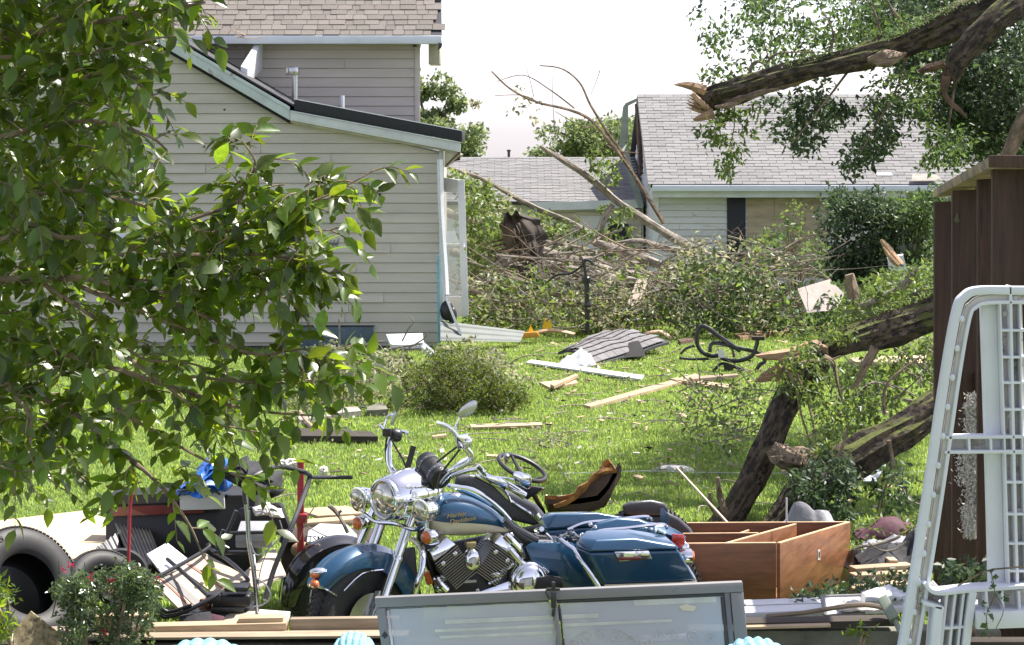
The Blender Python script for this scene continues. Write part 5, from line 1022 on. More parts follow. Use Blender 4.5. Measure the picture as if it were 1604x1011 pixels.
rings = [[hrn + Vector((math.cos(t) * .044 * s_ * (1 - .1 * math.sin(t)), o_, math.sin(t) * .062 * s_ * (1 if math.sin(t) > 0 else .92))) for t in np.linspace(0, 2 * math.pi, 33)[:-1]] for o_, s_ in ((0, .96), (.02, 1.0), (.04, .98), (.055, .86), (.062, .6), (.064, .2))]
b.loft(rings); hrn_o = part(b, 'horn_cover', 'chrome', smooth=60)
b = MB(); b.box(hrn + Vector((0, 0, .075)), (.055, .04, .03)); part(b, 'horn_bracket', 'gold', bevel=.006)
b = MB(); b.lathe(bp(830, 912, .19), (0, 1, 0), [(.088, -.04), (.09, .0), (.084, .02), (.06, .035), (.02, .042)], 36); b.lathe(bp(830, 912, .19), (0, 1, 0), [(.101, -.05), (.103, -.01), (.09, .005)], 36)
part(b, 'primary_cover', 'chrome', smooth=50)
b = MB(); b.hull([bp(x, y, v) for v in (.16, .10) for x, y in ((745, 928), (800, 908), (840, 925), (840, 960), (745, 960))]); part(b, 'primary_case', 'chrome', bevel=.02)
b = MB(); b.tube([bp(x, y, .17) for x, y in ((798, 860), (808, 872), (820, 884), (845, 890), (858, 898))], [.015, .017, .017, .017, .014], 12, 5); part(b, 'exhaust_pipe', 'chrome')
b = MB(); b.tube([bp(x, y, .15) for x, y in ((792, 838), (802, 848), (815, 862), (820, 875))], [.016, .018, .016, .014], 10, 4); b.tube([bp(x, y, .13) for x, y in ((775, 905), (785, 895), (800, 885), (812, 880))], [.012, .016, .016, .012], 10, 3); b.sphere(bp(778, 900, .15), .028, (1.4, .6, .8), 14, 8); b.tube([bp(x, y, .15) for x, y in ((765, 915), (785, 905))], .012, 8); part(b, 'linkage', 'chrome')
b = MB()
for c_ in ((800, 840, .02, .12), (760, 845, .012, .1), (705, 850, .012, .1), (712, 905, .02, .12), (695, 905, .022, .12), (748, 925, .014, .14), (815, 855, .02, .1), (805, 868, .02, .1)):
    b.sphere(bp(c_[0], c_[1], c_[3]), c_[2], (1, .8, 1), 10, 8)
part(b, 'engine_fitting', 'steel')
b = MB(); b.box(bp(735, 911, .14), (.075, .006, .014)); part(b, 'engine_plate', 'steel')
# crash bar, down tubes, reflector
b = MB(); b.tube([bp(x, y, v) for x, y, v in ((648, 845, .06), (660, 858, .16), (662, 875, .24), (660, 895, .27), (653, 918, .27), (648, 940, .22))], .0175, 14, 6); part(b, 'crash_bar', 'chrome')
b = MB(); b.tube([bp(x, y, .03) for x, y in ((664, 800), (660, 840), (672, 880), (688, 930), (695, 955))], .022, 10, 4); b.tube([bp(x, y, -.06) for x, y in ((664, 800), (668, 840), (680, 880), (696, 930))], .02, 10, 4); b.tube([bp(x, y, .10) for x, y in ((790, 815), (815, 838), (850, 862), (880, 900))], .02, 8, 4); b.tube([bp(x, y, -.1) for x, y in ((790, 812), (830, 840), (870, 845))], .018, 8, 4); b.tube([bp(x, y, .1) for x, y in ((795, 822), (830, 842), (842, 847))], .018, 8, 3)
part(b, 'frame', 'black_metal')
b = MB(); b.bar(bp(667, 895, .08), bp(674, 915, .08), .03, .02, (0, 1, 0)); part(b, 'side_reflector', 'amber')
b = MB(); b.hull([bp(x, y, v) for v in (-.09, .07) for x, y in ((630, 860), (650, 856), (655, 912), (628, 912))]); part(b, 'regulator_cover', 'dark_metal', bevel=.01)
b = MB(); b.tube([bp(x, y, .17) for x, y in ((683, 905), (690, 915), (700, 925))], .02, 10, 3); b.sphere(bp(690, 920, .12), .035, (1, 1, .8), 12, 8); part(b, 'oil_filter', 'chrome')
# side panel, seat area, rear fender
b = MB(); b.hull([bp(x, y, v) for x, y, v in ((822, 856, .13), (832, 850, .13), (895, 850, .15), (912, 872, .17), (935, 925, .18), (868, 930, .18), (848, 905, .16), (832, 880, .14), (835, 850, .02), (900, 850, .02), (925, 925, .02), (850, 905, .02))]); part(b, 'side_panel', 'blue_paint', bevel=.014)
b = MB(); b.hull([bp(x, y, v) for x, y, v in ((838, 852, .10), (872, 853, .10), (872, 858, .10), (840, 858, .1), (838, 852, -.10), (872, 853, -.10), (872, 858, -.1))]); part(b, 'battery_cover', 'steel', bevel=.004)
b = MB(); b.hull([bp(x, y, v) for v in (.10, -.10) for x, y in ((800, 830), (812, 828), (838, 846), (836, 862), (815, 856))]); part(b, 'frame_cover', 'black_metal', bevel=.008)
b = MB()
for i in range(16):
    x, y = U(835, 915), U(836, 856); b.tube([bp(x, y, U(-.1, .1)), bp(x + U(-15, 15), y + U(-8, 8), U(-.1, .1)), bp(x + U(-22, 22), y + U(-8, 8), U(-.1, .1))], U(.003, .009), 6, 3)
part(b, 'seat_bracket', 'steel')
RA = Vector((0, 0, .325)); 
part(fender(RA, Vector((1, 0, 0)), Vector((0, 1, 0)), .385, R(50), R(128), .085, n=24), 'rear_fender', 'blue_paint', smooth=50)
b = MB(); b.hull([bp(x, y, v) for x, y, v in ((918, 838, .09), (935, 818, .07), (965, 810, .06), (1000, 812, .06), (1025, 822, .08), (1030, 845, .10), (925, 850, .10), (918, 838, -.09), (935, 818, -.07), (965, 810, -.06), (1000, 812, -.06), (1025, 822, -.08), (1030, 845, -.10))]); part(b, 'fender_top', 'blue_paint', bevel=.03, seg=4)
for s_ in (1, -1):
    b = MB(); b.tube([bp(x, y, .12 * s_) if s_ > 0 else Vector((bp(x, y, .12).x, -.12, bp(x, y, .12).z)) for x, y in ((912, 843), (940, 832), (980, 828), (1035, 822), (1046, 828))], [.009, .009, .009, .010, .01], 8, 5); part(b, 'fender_rail', 'chrome')
b = MB()
for x, y in ((925, 822), (932, 826), (912, 838), (918, 845), (1020, 830), (1032, 832), (1040, 836)): b.sphere(bp(x, y, .10), .012, (1, 1, 1), 8, 6)
part(b, 'bracket', 'chrome')
# saddlebags: near one measured, far one mirrored
def bag(s_):
    def q(x, y, v): p = bp(x, y, v); return Vector((p.x, p.y * s_, p.z))
    B = MB(); B.hull([q(922, 866, .43), q(1064, 862, .43), q(1091, 911, .41), q(947, 917, .41), q(899, 857, .24), q(1044, 845, .24)] + [Vector((q(935, 917, .41).x, .22 * s_, q(935, 917, .41).z)), Vector((q(1091, 911, .41).x, .22 * s_, q(1091, 911, .41).z))])
    bg_ = B.build('saddlebag', 'blue_paint', mo, local=True, bevel=.016, seg=4)
    Lb = MB(); Lb.hull([q(921, 865, .437), q(1066, 861, .437), q(898, 856, .235), q(1046, 845, .235), q(933, 846, .415), q(993, 843.5, .415), q(1058, 853, .415), q(918, 831, .25), q(984, 828.5, .25), q(1041, 838, .25), q(908, 844, .32)])
    lid = Lb.build('bag_lid', 'blue_paint', bg_, local=True, bevel=.012, seg=4)
    st = MB(); st.hull([q(946, 916, .425), q(1092, 911, .425), q(1094, 915, .42), q(948, 921, .42), q(946, 916, .30), q(1092, 911, .30), q(1094, 915, .30), q(948, 921, .30)]); st.build('bag_stripe', 'cream_paint', bg_, local=True, bevel=.004)
    pl = MB(); pl.hull([q(x, y, v) for v in (.434, .442) for x, y in ((962, 864.5), (1016, 862.5), (1022, 876), (970, 880))]); la = pl.build('bag_latch', 'chrome', bg_, local=True, bevel=.004)
    pl = MB(); pl.hull([q(x, y, v) for v in (.440, .446) for x, y in ((967, 873.5), (1004, 872.5), (1005, 877), (969, 878.3))]); pl.build('reflector', 'dark_red', la, local=True, bevel=.001)
    gd = MB(); gd.tube([q(x, y, v) for x, y, v in ((878, 846, .16), (888, 854, .22), (900, 862, .30), (906, 872, .36), (920, 892, .40), (938, 920, .42), (944, 940, .40))], .0135, 12, 6); gd.build('bag_guard', 'chrome', mo, local=True)
bag(1); bag(-1)
# tail
b = MB(); b.hull([bp(x, y, v) for v in (.13, -.06) for x, y in ((1052, 836), (1072, 838), (1073, 853), (1064, 860), (1052, 852))]); part(b, 'tail_light', 'red_lens', bevel=.008)
b = MB(); b.hull([bp(x, y, v) for v in (.0, -.012) for x, y in ((1034, 798), (1038, 796), (1048, 806), (1047, 836), (1035, 826))]); part(b, 'plate_bracket', 'blue_paint', bevel=.003)
for s_ in (1, -1):
    c0 = bp(1078, 872, .16); c0 = Vector((c0.x, .16 * s_, c0.z)); b = MB(); b.lathe(c0, (-1, .12 * s_, 0), [(.01, -.06), (.032, -.045), (.040, -.01), (.041, .015), (.036, .018)], 22); ts = b.build('turn_signal', 'chrome', mo, local=True, smooth=60)
    b = MB(); b.lathe(c0, (-1, .12 * s_, 0), [(.036, .012), (.03, .028), (.004, .036)], 18); b.build('lens', 'amber', ts, local=True, smooth=60)
b = MB(); b.sphere(bp(1072, 860, .10), .03, (1, .7, 1.3), 12, 8); b.tube([bp(1060, 862, .1), bp(1085, 900, .15), bp(1090, 912, .16)], .008, 6, 3); part(b, 'signal_bar', 'chrome')
b = MB(); b.hull([bp(x, y, v) for v in (.05, -.05) for x, y in ((1072, 878), (1078, 880), (1084, 900), (1078, 902))]); part(b, 'rear_reflector', 'red_lens', bevel=.004)
b = MB(); b.tube([Vector((.1, -.2, .12)), Vector((-.4, -.22, .12))], .04, 14); b.tube([Vector((.1, .2, .12)), Vector((-.4, .22, .12))], .04, 14); part(b, 'muffler', 'chrome')
b = MB(); b.hull([bp(x, y, v) for v in (.22, .24) for x, y in ((842, 905), (862, 901), (880, 905), (884, 925), (838, 925))]); part(b, 'footboard', 'black_plastic', bevel=.006)
b = MB(); b.tube([Vector((.55, .12, .12)), Vector((.6, .3, .0))], .012, 8); part(b, 'kickstand', 'chrome')
# tool roll resting on the bars
b = MB(); a, c_ = bp(657, 735, .16), bp(697, 738, .08)
a, c_ = bp(664, 724, .05), bp(690, 752, .12); d = (c_ - a).normalized()
def wpt(p): return Matrix.Rotation(BR, 3, 'Z') @ Vector(p) + Vector((BX, BY, 0))
A2_s = .82
tr = thing('tool_roll', 'round black studded leather tool roll strapped on the motorcycle handlebars', 'tool roll', wpt(a))
A2, C2 = wpt(bp(662, 738, .05)), wpt(bp(688, 728, .05)) ; A2, C2 = wpt(bp(666, 722, -.02)), wpt(bp(692, 752, .16)); ax = (C2 - A2)
b = MB(); b.lathe(A2, ax, [(.04, .0), (.056, .004), (.058, .010), (.058, .185), (.056, .192), (.04, .196)], 30); b.build('body', 'leather', tr, smooth=30)
for t in (.05, .15):
    b = MB(); b.lathe(A2, ax, [(.057, t - .010), (.0600, t - .010), (.0600, t + .010), (.057, t + .010)], 30, closed=True); so = b.build('strap', 'seat_vinyl', tr, smooth=30)
    axn = ax.normalized(); q1 = axn.cross(Vector((0, 0, 1))).normalized(); q2 = q1.cross(axn); b = MB()
    for j in range(12):
        th = 2 * math.pi * j / 12; b.sphere(A2 + axn * t + (q1 * math.cos(th) + q2 * math.sin(th)) * .0605, .003, (1, 1, 1), 8, 6)
    b.build('stud', 'chrome', so)['kind'] = 'stuff'
b = MB(); b.bar(wpt(bp(636, 742, -.2)), wpt(bp(648, 699, -.2)), .03, .02, (0, 1, 0)); tag(b.build('stick', 'black_plastic'), 'short black bar standing up behind the motorcycle handlebars', 'bar')

# ---------------------------------------------------------------- second motorcycle behind, black
B2 = (0.86, 12.55); m2 = thing('motorcycle', 'black motorcycle with grey seat and chrome bars standing behind the blue one', 'motorcycle', (B2[0], B2[1], 0), BR)
def b2(px, py, v): return bp(px, py, v, B2[0], B2[1])
def p2(b, name, m, parent=m2, **k): return b.build(name, m, parent, local=True, **k)
FA2 = b2(528, 935, 0); FA2.z = .21; wheel(m2, FA2, Vector((-.2, 1, 0)), .28, .12, .18, False); RW2 = b2(1012, 880, 0); RW2.z = .31; wheel(m2, RW2, (0, 1, 0), .31, .14, .2, False)
xf2 = Vector((1, .2, 0)).normalized(); xa2 = Vector((-.2, 1, 0)).normalized()
fd = fender(FA2, xf2, xa2, .335, R(-5), R(140), .09); fdo = p2(fd, 'front_fender', 'black_paint', smooth=50)
b = MB(); b.tube([FA2 + (xf2 * math.cos(R(a)) + Vector((0, 0, 1)) * math.sin(R(a))) * (.340 - .135) + xa2 * .094 for a in (-5, 20, 50, 80, 110, 140, 160)], .004, 5, 4); p2(b, 'fender_stripe', 'white', fdo)
b = MB(); b.hull([b2(x, y, v) for v in (.08, -.1) for x, y in ((712, 745), (740, 742), (790, 765), (840, 790), (858, 812), (855, 828), (800, 815), (740, 790), (712, 765))]); p2(b, 'fuel_tank', 'seat_vinyl', bevel=.035, seg=4)
b = MB(); b.hull([b2(x, y, v) for v in (.13, -.13) for x, y in ((973, 792), (985, 786), (1020, 783), (1042, 788), (1048, 797), (1040, 808), (980, 808))]); p2(b, 'seat', 'seat_vinyl', bevel=.03, seg=4)
b = MB(); b.hull([b2(x, y, v) for v in (.12, -.12) for x, y in ((850, 820), (980, 808), (1040, 808), (1080, 860), (1060, 930), (700, 930), (700, 850))]); p2(b, 'body', 'black_metal', bevel=.02)
b = MB(); b.hull([b2(x, y, v) for v, sc_ in ((.11, 1), (-.11, 1)) for x, y in ((1040, 800), (1065, 812), (1082, 828), (1092, 848), (1088, 858), (1055, 850), (1040, 830))]); p2(b, 'rear_fender', 'seat_vinyl', bevel=.03, seg=4)
b = MB(); b.sphere(b2(1086, 845, .1), .025, (1, 1, 1.3), 10, 8); p2(b, 'tail_fitting', 'chrome')
b = MB(); b.tube([b2(x, y, v) for x, y, v in ((690, 760, .1), (705, 748, .12), (730, 738, .14), (748, 736, .15), (752, 740, .16), (760, 748, .18), (790, 762, .2), (822, 776, .22))], .013, 12, 5); b.tube([b2(x, y, v) for x, y, v in ((700, 745, -.1), (720, 726, -.15), (735, 718, -.2))], .013, 10, 4); p2(b, 'handlebar', 'chrome')
b = MB(); b.tube([b2(x, y, .2) for x, y in ((795, 760), (822, 777))], .022, 14); p2(b, 'grip', 'chrome')
b = MB(); b.hull([b2(x, y, v) for v in (.16, .24) for x, y in ((760, 745), (782, 746), (800, 758), (790, 770), (768, 760))]); p2(b, 'control_housing', 'chrome', bevel=.008)
b = MB(); b.tube([b2(x, y, .2) for x, y in ((782, 762), (795, 775), (800, 787))], .007, 8, 3); b.tube([b2(x, y, .2) for x, y in ((748, 730), (760, 742), (775, 750))], [.016, .012, .01], 8, 3); p2(b, 'lever', 'chrome')
b = MB(); b.tube([b2(x, y, .22) for x, y in ((770, 755), (782, 748), (805, 752))], .006, 8, 3); mi = p2(b, 'mirror', 'chrome')
b = MB(); b.hull([b2(x, y, v) for v in (.22, .28) for x, y in ((803, 742), (810, 738), (830, 744), (834, 750), (831, 765), (826, 767), (806, 756))]); p2(b, 'mirror_head', 'chrome', mi, bevel=.008)
b = MB(); b.tube([b2(x, y, .08) for x, y in ((745, 745), (775, 760), (800, 785), (830, 805), (848, 820))], [.008, .016, .012, .014, .01], 8, 5); b.tube([b2(x, y, .13) for x, y in ((840, 805), (850, 818), (858, 826))], .016, 8, 3); p2(b, 'tank_trim', 'chrome')
b = MB(); b.tube([b2(x, y, .1) for x, y in ((560, 860), (585, 800), (600, 760))], .024, 12, 2); b.tube([b2(x, y, -.1) for x, y in ((560, 860), (585, 800), (600, 760))], .024, 12, 2); p2(b, 'fork', 'chrome')
# riding mower behind: steering wheel and torn seat
rm = thing('riding_mower', 'old riding mower with dark steering wheel and torn brown seat behind the motorcycles', 'riding mower', P(860, 880, 13.6))
Ym = 13.4
c0 = P(818, 733, Ym); b = MB(); e1 = (P(855, 748, Ym) - P(783, 715, Ym)) / 2; e2 = Vector((.02, .14, .03)); 
b.tube([c0 + e1 * math.cos(t) + e2 * math.sin(t) for t in np.linspace(0, 2 * math.pi, 40)], .0145, 10, 1, cap=False); sw = b.build('steering_wheel', 'dark_metal', rm)
b = MB(); hub = c0 + Vector((.02, 0, -.09)); 
for t in (0.1, 2.2, 4.3): b.tube([c0 + e1 * math.cos(t) + e2 * math.sin(t), hub], [.010, .014], 8)
b.sphere(hub, .03, (1, 1, .6), 12, 8); b.build('spoke', 'dark_metal', sw); b = MB(); b.tube([hub, P(850, 800, Ym + .1), P(860, 850, Ym + .1)], .016, 10, 2); b.build('steering_column', 'dark_metal', rm)
b = MB(); b.lathe(P(793, 721, Ym - .02), (.1, 0, 1), [(.01, -.02), (.012, .0), (.022, .012), (.022, .03), (.012, .04)], 14); b.build('spinner_knob', 'steel', sw)
b = MB(); b.hull([P(x, y, Y) for Y in (13.2, 13.7) for x, y in ((762, 752), (800, 768), (840, 770), (856, 764), (800, 800), (760, 790))]); b.build('hood', 'dark_metal', rm, bevel=.02)
b = MB(); b.hull([P(x, y, Y) for Y in (13.4, 13.9) for x, y in ((790, 830), (950, 820), (980, 850), (980, 950), (790, 950))]); b.build('body', 'dark_metal', rm, bevel=.02)
for x in (800, 960):
    for Y in (13.3, 14.0): b = MB(); b.lathe(P(x, 920, Y), (0, 1, 0), [(.05, -.06), (.14, -.06), (.17, -.03), (.17, .03), (.14, .06), (.05, .06)], 28); b.build('wheel', 'rubber', rm)
# seat: bucket shell, vinyl outside, foam showing inside
def seat_pt(u, v):                                   # u along from front lip to back top, v across
    pr = [(856, 795), (880, 796), (908, 790), (930, 778), (945, 760), (956, 742), (966, 737)]; q = min(int(u * 6), 5); t = u * 6 - q; x = pr[q][0] * (1 - t) + pr[q + 1][0] * t; y = pr[q][1] * (1 - t) + pr[q + 1][1] * t
    vv = v * 2 - 1; p = P(x, y, 13.45 + vv * .20); p.z += .05 * abs(vv) ** 3; p.x -= .04 * abs(vv) ** 3 * u; p += Vector((0, 0, .008 * noise.noise(Vector((u * 6, v * 6, 0))))); return p
b = MB(); b.grid(seat_pt, 18, 12, (-.012, 0, .022)); st = b.build('seat', 'foam', rm, smooth=50)
b = MB(); b.hull([P(x, y, Y) for Y in (13.22, 13.68) for x, y in ((855, 799), (862, 801), (925, 801), (950, 797), (960, 770), (971, 742), (966, 736), (952, 750), (935, 776), (905, 790), (880, 795))]) 
b = MB()
def shell(u, v):
    pr = [(856, 797), (875, 799), (905, 797), (935, 792), (950, 776), (961, 756), (970, 739)]; q = min(int(u * 6), 5); t = u * 6 - q; x = pr[q][0] * (1 - t) + pr[q + 1][0] * t; y = pr[q][1] * (1 - t) + pr[q + 1][1] * t
    vv = v * 2 - 1; p = P(x, y, 13.45 + vv * .23); p.z += .06 * abs(vv) ** 3; return p
b.grid(shell, 16, 10, (.012, 0, -.03)); b.build('seat_shell', 'torn_vinyl', st, smooth=50)
b = MB(); b.hull([P(x, y, Y) for Y in (13.22, 13.26) for x, y in ((870, 799), (925, 800), (948, 795), (957, 778), (970, 741), (964, 737), (940, 744), (925, 772), (905, 786), (885, 792))]); b.build('seat_side', 'torn_vinyl', st, bevel=.01)
b = MB(); b.tube([P(x, y, 13.2) for x, y in ((868, 794), (885, 788), (900, 780), (912, 766), (922, 757), (932, 745), (948, 737), (966, 738))], [.014, .02, .018, .024, .014, .018, .02, .012], 7, 4, jit=.5); b.build('torn_foam', 'foam', st)
# ---------------------------------------------------------------- foreground: window, boards, blue yarn, curb
Yw = 9.8
wf = thing('window_frame', 'wide grey aluminium storm window with etched glass leaning in front of the motorcycle', 'window frame', (P(880, 1011, Yw).x, Yw, 0))
def wp(u, v, dy=0):                                  # u 0..1 left to right, v metres below the top edge
    a, c_ = P(587, 937, Yw), P(1163, 912, Yw + .02); p = a.lerp(c_, u); q = (P(597, 1011, Yw - .03) - P(587, 937, Yw)).normalized(); q2 = (P(1172, 1011, Yw - .03) - P(1163, 912, Yw)).normalized(); return p + q.lerp(q2, u) * v + Vector((0, dy, 0))
def wbar(name, u0, v0, u1, v1, dy=0, t=.04, m='screen_metal', par=wf, bev=.003):
    b = MB(); b.slab([wp(u0, v0, dy), wp(u1, v0, dy), wp(u1, v1, dy), wp(u0, v1, dy)], (0, t, 0)); return b.build(name, m, par, bevel=bev)
Hh = .72
wbar('frame_rail', 0, 0, 1, .045); wbar('frame_rail', 0, Hh - .05, 1, Hh); wbar('frame_stile', 0, .047, .024, Hh - .052); wbar('frame_stile', .965, .047, 1, Hh - .052, m='screen_metal')
wbar('frame_lip', .948, .045, .963, Hh - .052, dy=.008, m='bronze_metal'); wbar('inner_rail', .475, .048, .947, .064, dy=.014, t=.012, m='black_metal'); wbar('inner_rail', .026, .048, .47, .056, dy=.014, t=.012, m='bronze_metal')
wbar('mullion', .478, .048, .492, Hh - .052, dy=-.006, t=.03, m='screen_metal'); wbar('mullion', .4935, .066, .4985, Hh - .052, dy=.006, t=.02, m='black_metal'); wbar('inner_stile', .026, .058, .034, Hh - .052, dy=.008, t=.02, m='steel'); wbar('inner_stile', .938, .066, .9465, Hh - .052, dy=.012, t=.015, m='black_metal')
g1_ = wbar('pane', .035, .058, .477, Hh - .054, dy=.018, t=.004, m='dusty_glass', bev=0); g2_ = wbar('pane', .4995, .066, .937, Hh - .054, dy=.020, t=.004, m='dusty_glass', bev=0)
for (u0, v0, u1, v1) in ((.18, .115, .60, .135), (.15, .155, .80, .17), (.70, .055, .925, .09), (.16, .185, .47, .20)):     # faint tape bands and etched scrolls on the panes
    if u0 < .48 < u1: wbar('tape', u0, v0, .476, v1, dy=.0155, t=.001, m='etch', par=g1_, bev=0); wbar('tape', .50, v0, u1, v1, dy=.0175, t=.001, m='etch', par=g2_, bev=0)
    else: wbar('tape', u0, v0, u1, v1, dy=.0155 if u1 < .48 else .0175, t=.001, m='etch', par=g1_ if u1 < .48 else g2_, bev=0)
b = MB()
def scroll(u, v, s_, fl=1):
    b.tube([wp(u, v, .016) + Vector((fl * s_ * (1 - t / 9) * math.cos(t), 0, s_ * (1 - t / 9) * math.sin(t))) for t in np.linspace(0, 8, 26)], .0016, 4, 1)
for (u, v, s_, fl) in ((.56, .225, .03, 1), (.60, .215, .026, -1), (.64, .225, .03, 1), (.68, .235, .02, -1), (.76, .225, .024, 1), (.80, .23, .028, -1), (.85, .24, .03, 1), (.53, .25, .025, -1), (.90, .25, .025, 1), (.72, .26, .03, 1)): scroll(u, v, s_, fl)
b.tube([wp(.51, .25, .016), wp(.55, .20, .016), wp(.6, .185, .016), (wp(.66, .20, .016)), wp(.70, .25, .016)], .0016, 4, 6); b.build('etched_scroll', 'etch', g2_)['kind'] = 'stuff'
b = MB(); b.slab([wp(.82, .10, .017), wp(.84, .09, .017), (wp(.87, .105, .017)), wp(.86, .125, .017), wp(.83, .12, .017)], (0, -.001, 0)); b.build('sticker', 'cream_paint', g2_)
b = MB(); c0 = wp(.485, .005, -.012); b.box(c0 + Vector((0, 0, .028)), (.016, .016, .035)); b.box(c0 + Vector((0, 0, .012)), (.06, .014, .012)); b.box(c0 + Vector((0, -.004, -.035)), (.022, .02, .07)); b.box(c0 + Vector((0, -.006, -.09)), (.014, .015, .04), (0, .15, 0)); b.tube([c0 + Vector((-.03, 0, .012)), c0 + Vector((-.035, -.01, -.0)), c0 + Vector((-.02, -.01, -.03))], .004, 6, 2); b.build('latch', 'black_metal', wf, bevel=.003)
# spade sticker
sp = wp(.0135, .17, -.0015); b = MB(); q = [(0, .02), (.006, .012), (.013, .003), (.013, -.004), (.008, -.008), (.003, -.005), (.005, -.014), (-.005, -.014), (-.003, -.005), (-.008, -.008), (-.013, -.004), (-.013, .003), (-.006, .012)]
b.slab([sp + Vector((x, 0, z)) for x, z in q], (0, -.001, 0)); b.build('spade_mark', 'black_plastic', wf, smooth=0)
text('S', wf, sp + Vector((.006, -.002, -.045)), .03, (R(90), 0, 0), 'black_plastic', shear=0, world=True)
def boards(specs, name, cat, m, group=None):
    out = []
    for (a, c_, w, h, lab) in specs:
        b = MB(); b.bar(a, c_, w, h); o = b.build(name, m, bevel=min(w, h) * .08); tag(o, lab, cat, group); out.append(o)
    return out
Yb = 10.35
boards([(P(205, 987, Yb), P(450, 981, Yb), .09, .05, 'long tan timber lying along the bottom left edge of the wreckage'), (P(375, 972, Yb + .02), P(445, 970, Yb + .02), .09, .035, 'short tan block lying on the long timber'),
        (P(150, 971, Yb), P(232, 968, Yb), .09, .05, 'short timber end beside the rose bush')], 'timber', 'timber', 'lumber')
boards([(P(455, 982, Yb), P(625, 980, Yb), .05, .085, 'weathered timber lying in front of the motorcycle front tyre'), (P(140, 997, Yb - .1), P(640, 993, Yb - .1), .12, .012, 'long thin board edge under the timbers at lower left'), (P(0, 994, Yb), P(130, 990, Yb), .1, .04, 'pale board end at the bottom left corner')], 'timber', 'timber', 'old_lumber')
b = MB(); b.box((P(300, 1040, 10.2).x, 10.25, .18), (3.3, .12, .375)); tag(b.build('bench_top', 'dark_board', bevel=.01), 'dark low ledge under the timbers on the left', 'ledge')
def yarn(px, pw_, ptop, lab, Y=9.3):
    b = MB(); c = P(px, ptop, Y); w = pw_ / 2 * Y / F
    def fn(u, v):
        x = (u * 2 - 1); yy = (v - .35) * .5; z = -.13 * abs(x) ** 2.6 - .5 * max(0, abs(v - .4) - .1) ** 1.5 + .012 * abs(math.sin(u * 26)) + .010 * abs(math.sin(v * 16 + x)) - .02
        return c + Vector((x * w * (1 + .04 * math.sin(v * 20)), yy, z))
    b.grid(fn, 90, 40, (0, 0, -.02)); b2_ = MB()
    for i in range(70):
        u = i / 69; b2_.sphere(fn(u, .02), .0065, (1, 1, 1), 8, 6); b2_.sphere(fn(u, .25 + .05 * (i % 2)) + Vector((0, 0, .002)), .006, (1, 1, .8), 8, 6); b2_.sphere(fn(u, .4 + .05 * (i % 2)) + Vector((0, 0, .002)), .006, (1, 1, .8), 8, 6)
    z0 = c.z
    b.add([Vector((c.x - w * .9, Y - .15, 0)), Vector((c.x + w * .9, Y - .15, 0)), Vector((c.x + w * .9, Y + .15, 0)), Vector((c.x - w * .9, Y + .15, 0)), Vector((c.x - w * .9, Y - .1, z0 - .16)), Vector((c.x + w * .9, Y - .1, z0 - .16)), Vector((c.x + w * .9, Y + .2, z0 - .16)), Vector((c.x - w * .9, Y + .2, z0 - .16))], [(3, 2, 1, 0), (4, 5, 6, 7), (0, 1, 5, 4), (1, 2, 6, 5), (2, 3, 7, 6), (3, 0, 4, 7)])
    tag(b.build('knitted_blanket', 'blue_yarn', smooth=60), lab, 'blanket')
yarn(318, 180, 1006, 'light blue crocheted blanket fold at the bottom left, below the timbers'); yarn(553, 90, 995, 'light blue crocheted blanket fold just left of the storm window', 9.35); yarn(1185, 135, 1004, 'light blue crocheted blanket fold at the right foot of the storm window', 9.3)
# concrete curb on the right with dark board and white planks
cw = MB(); cw.box((P(1290, 1000, 10.3).x + .1, 10.35, .2), (1.5, .14, .415)); tag(cw.build('low_wall', 'concrete', bevel=.01), 'low mossy concrete wall at the bottom right', 'wall')
boards([(P(1160, 977, 10.3), P(1400, 972, 10.3), .12, .03, 'dark wet board lying on the low concrete wall')], 'board', 'board', 'dark_board')
boards([(P(1160, 983, 10.22), P(1300, 979, 10.22), .05, .012, 'thin broken tan strip on the edge of the dark board')], 'board', 'board', 'lumber')
boards([(P(1160, 960, 10.8), P(1480, 948, 10.9), .14, .03, 'white painted plank lying behind the dark board'), (P(1165, 947, 11.0), P(1420, 938, 11.1), .12, .02, 'second white plank lying under the picture frame')], 'plank', 'plank', 'white')
b = MB(); b.tube([P(x, y, 10.5) for x, y in ((1200, 966), (1260, 960), (1310, 952), (1345, 948), (1372, 950), (1392, 956))], .008, 6, 5, flat=1.6); tag(b.build('strap', 'old_lumber'), 'bent tan strap lying across the white planks', 'strap')
b = MB(); b.bar(P(1383, 938, 10.3), P(1402, 972, 10.2), .05, .05, (0, 1, 0)); b.tube([P(1402, 972, 10.2), P(1410, 990, 10.15), P(1416, 1000, 10.1)], .014, 8, 2); tag(b.build('tool', 'green_metal', bevel=.004), 'grey green bracket leaning beside the white ladder foot', 'bracket')
pf_ = thing('picture_frame', 'small grey framed sheet lying on the white planks', 'picture frame', P(1325, 955, 10.7))
b = MB(); c4 = [P(1288, 936, 10.8), P(1352, 934, 10.8), P(1352, 962, 10.55), P(1294, 966, 10.55)]
for i in range(4): b.bar(c4[i], c4[(i + 1) % 4], .02, .02)
b.build('frame', 'screen_metal', pf_); b = MB(); b.slab([c + Vector((0, 0, .002)) for c in c4], (0, 0, -.006)); b.build('pane', 'white_metal', pf_)
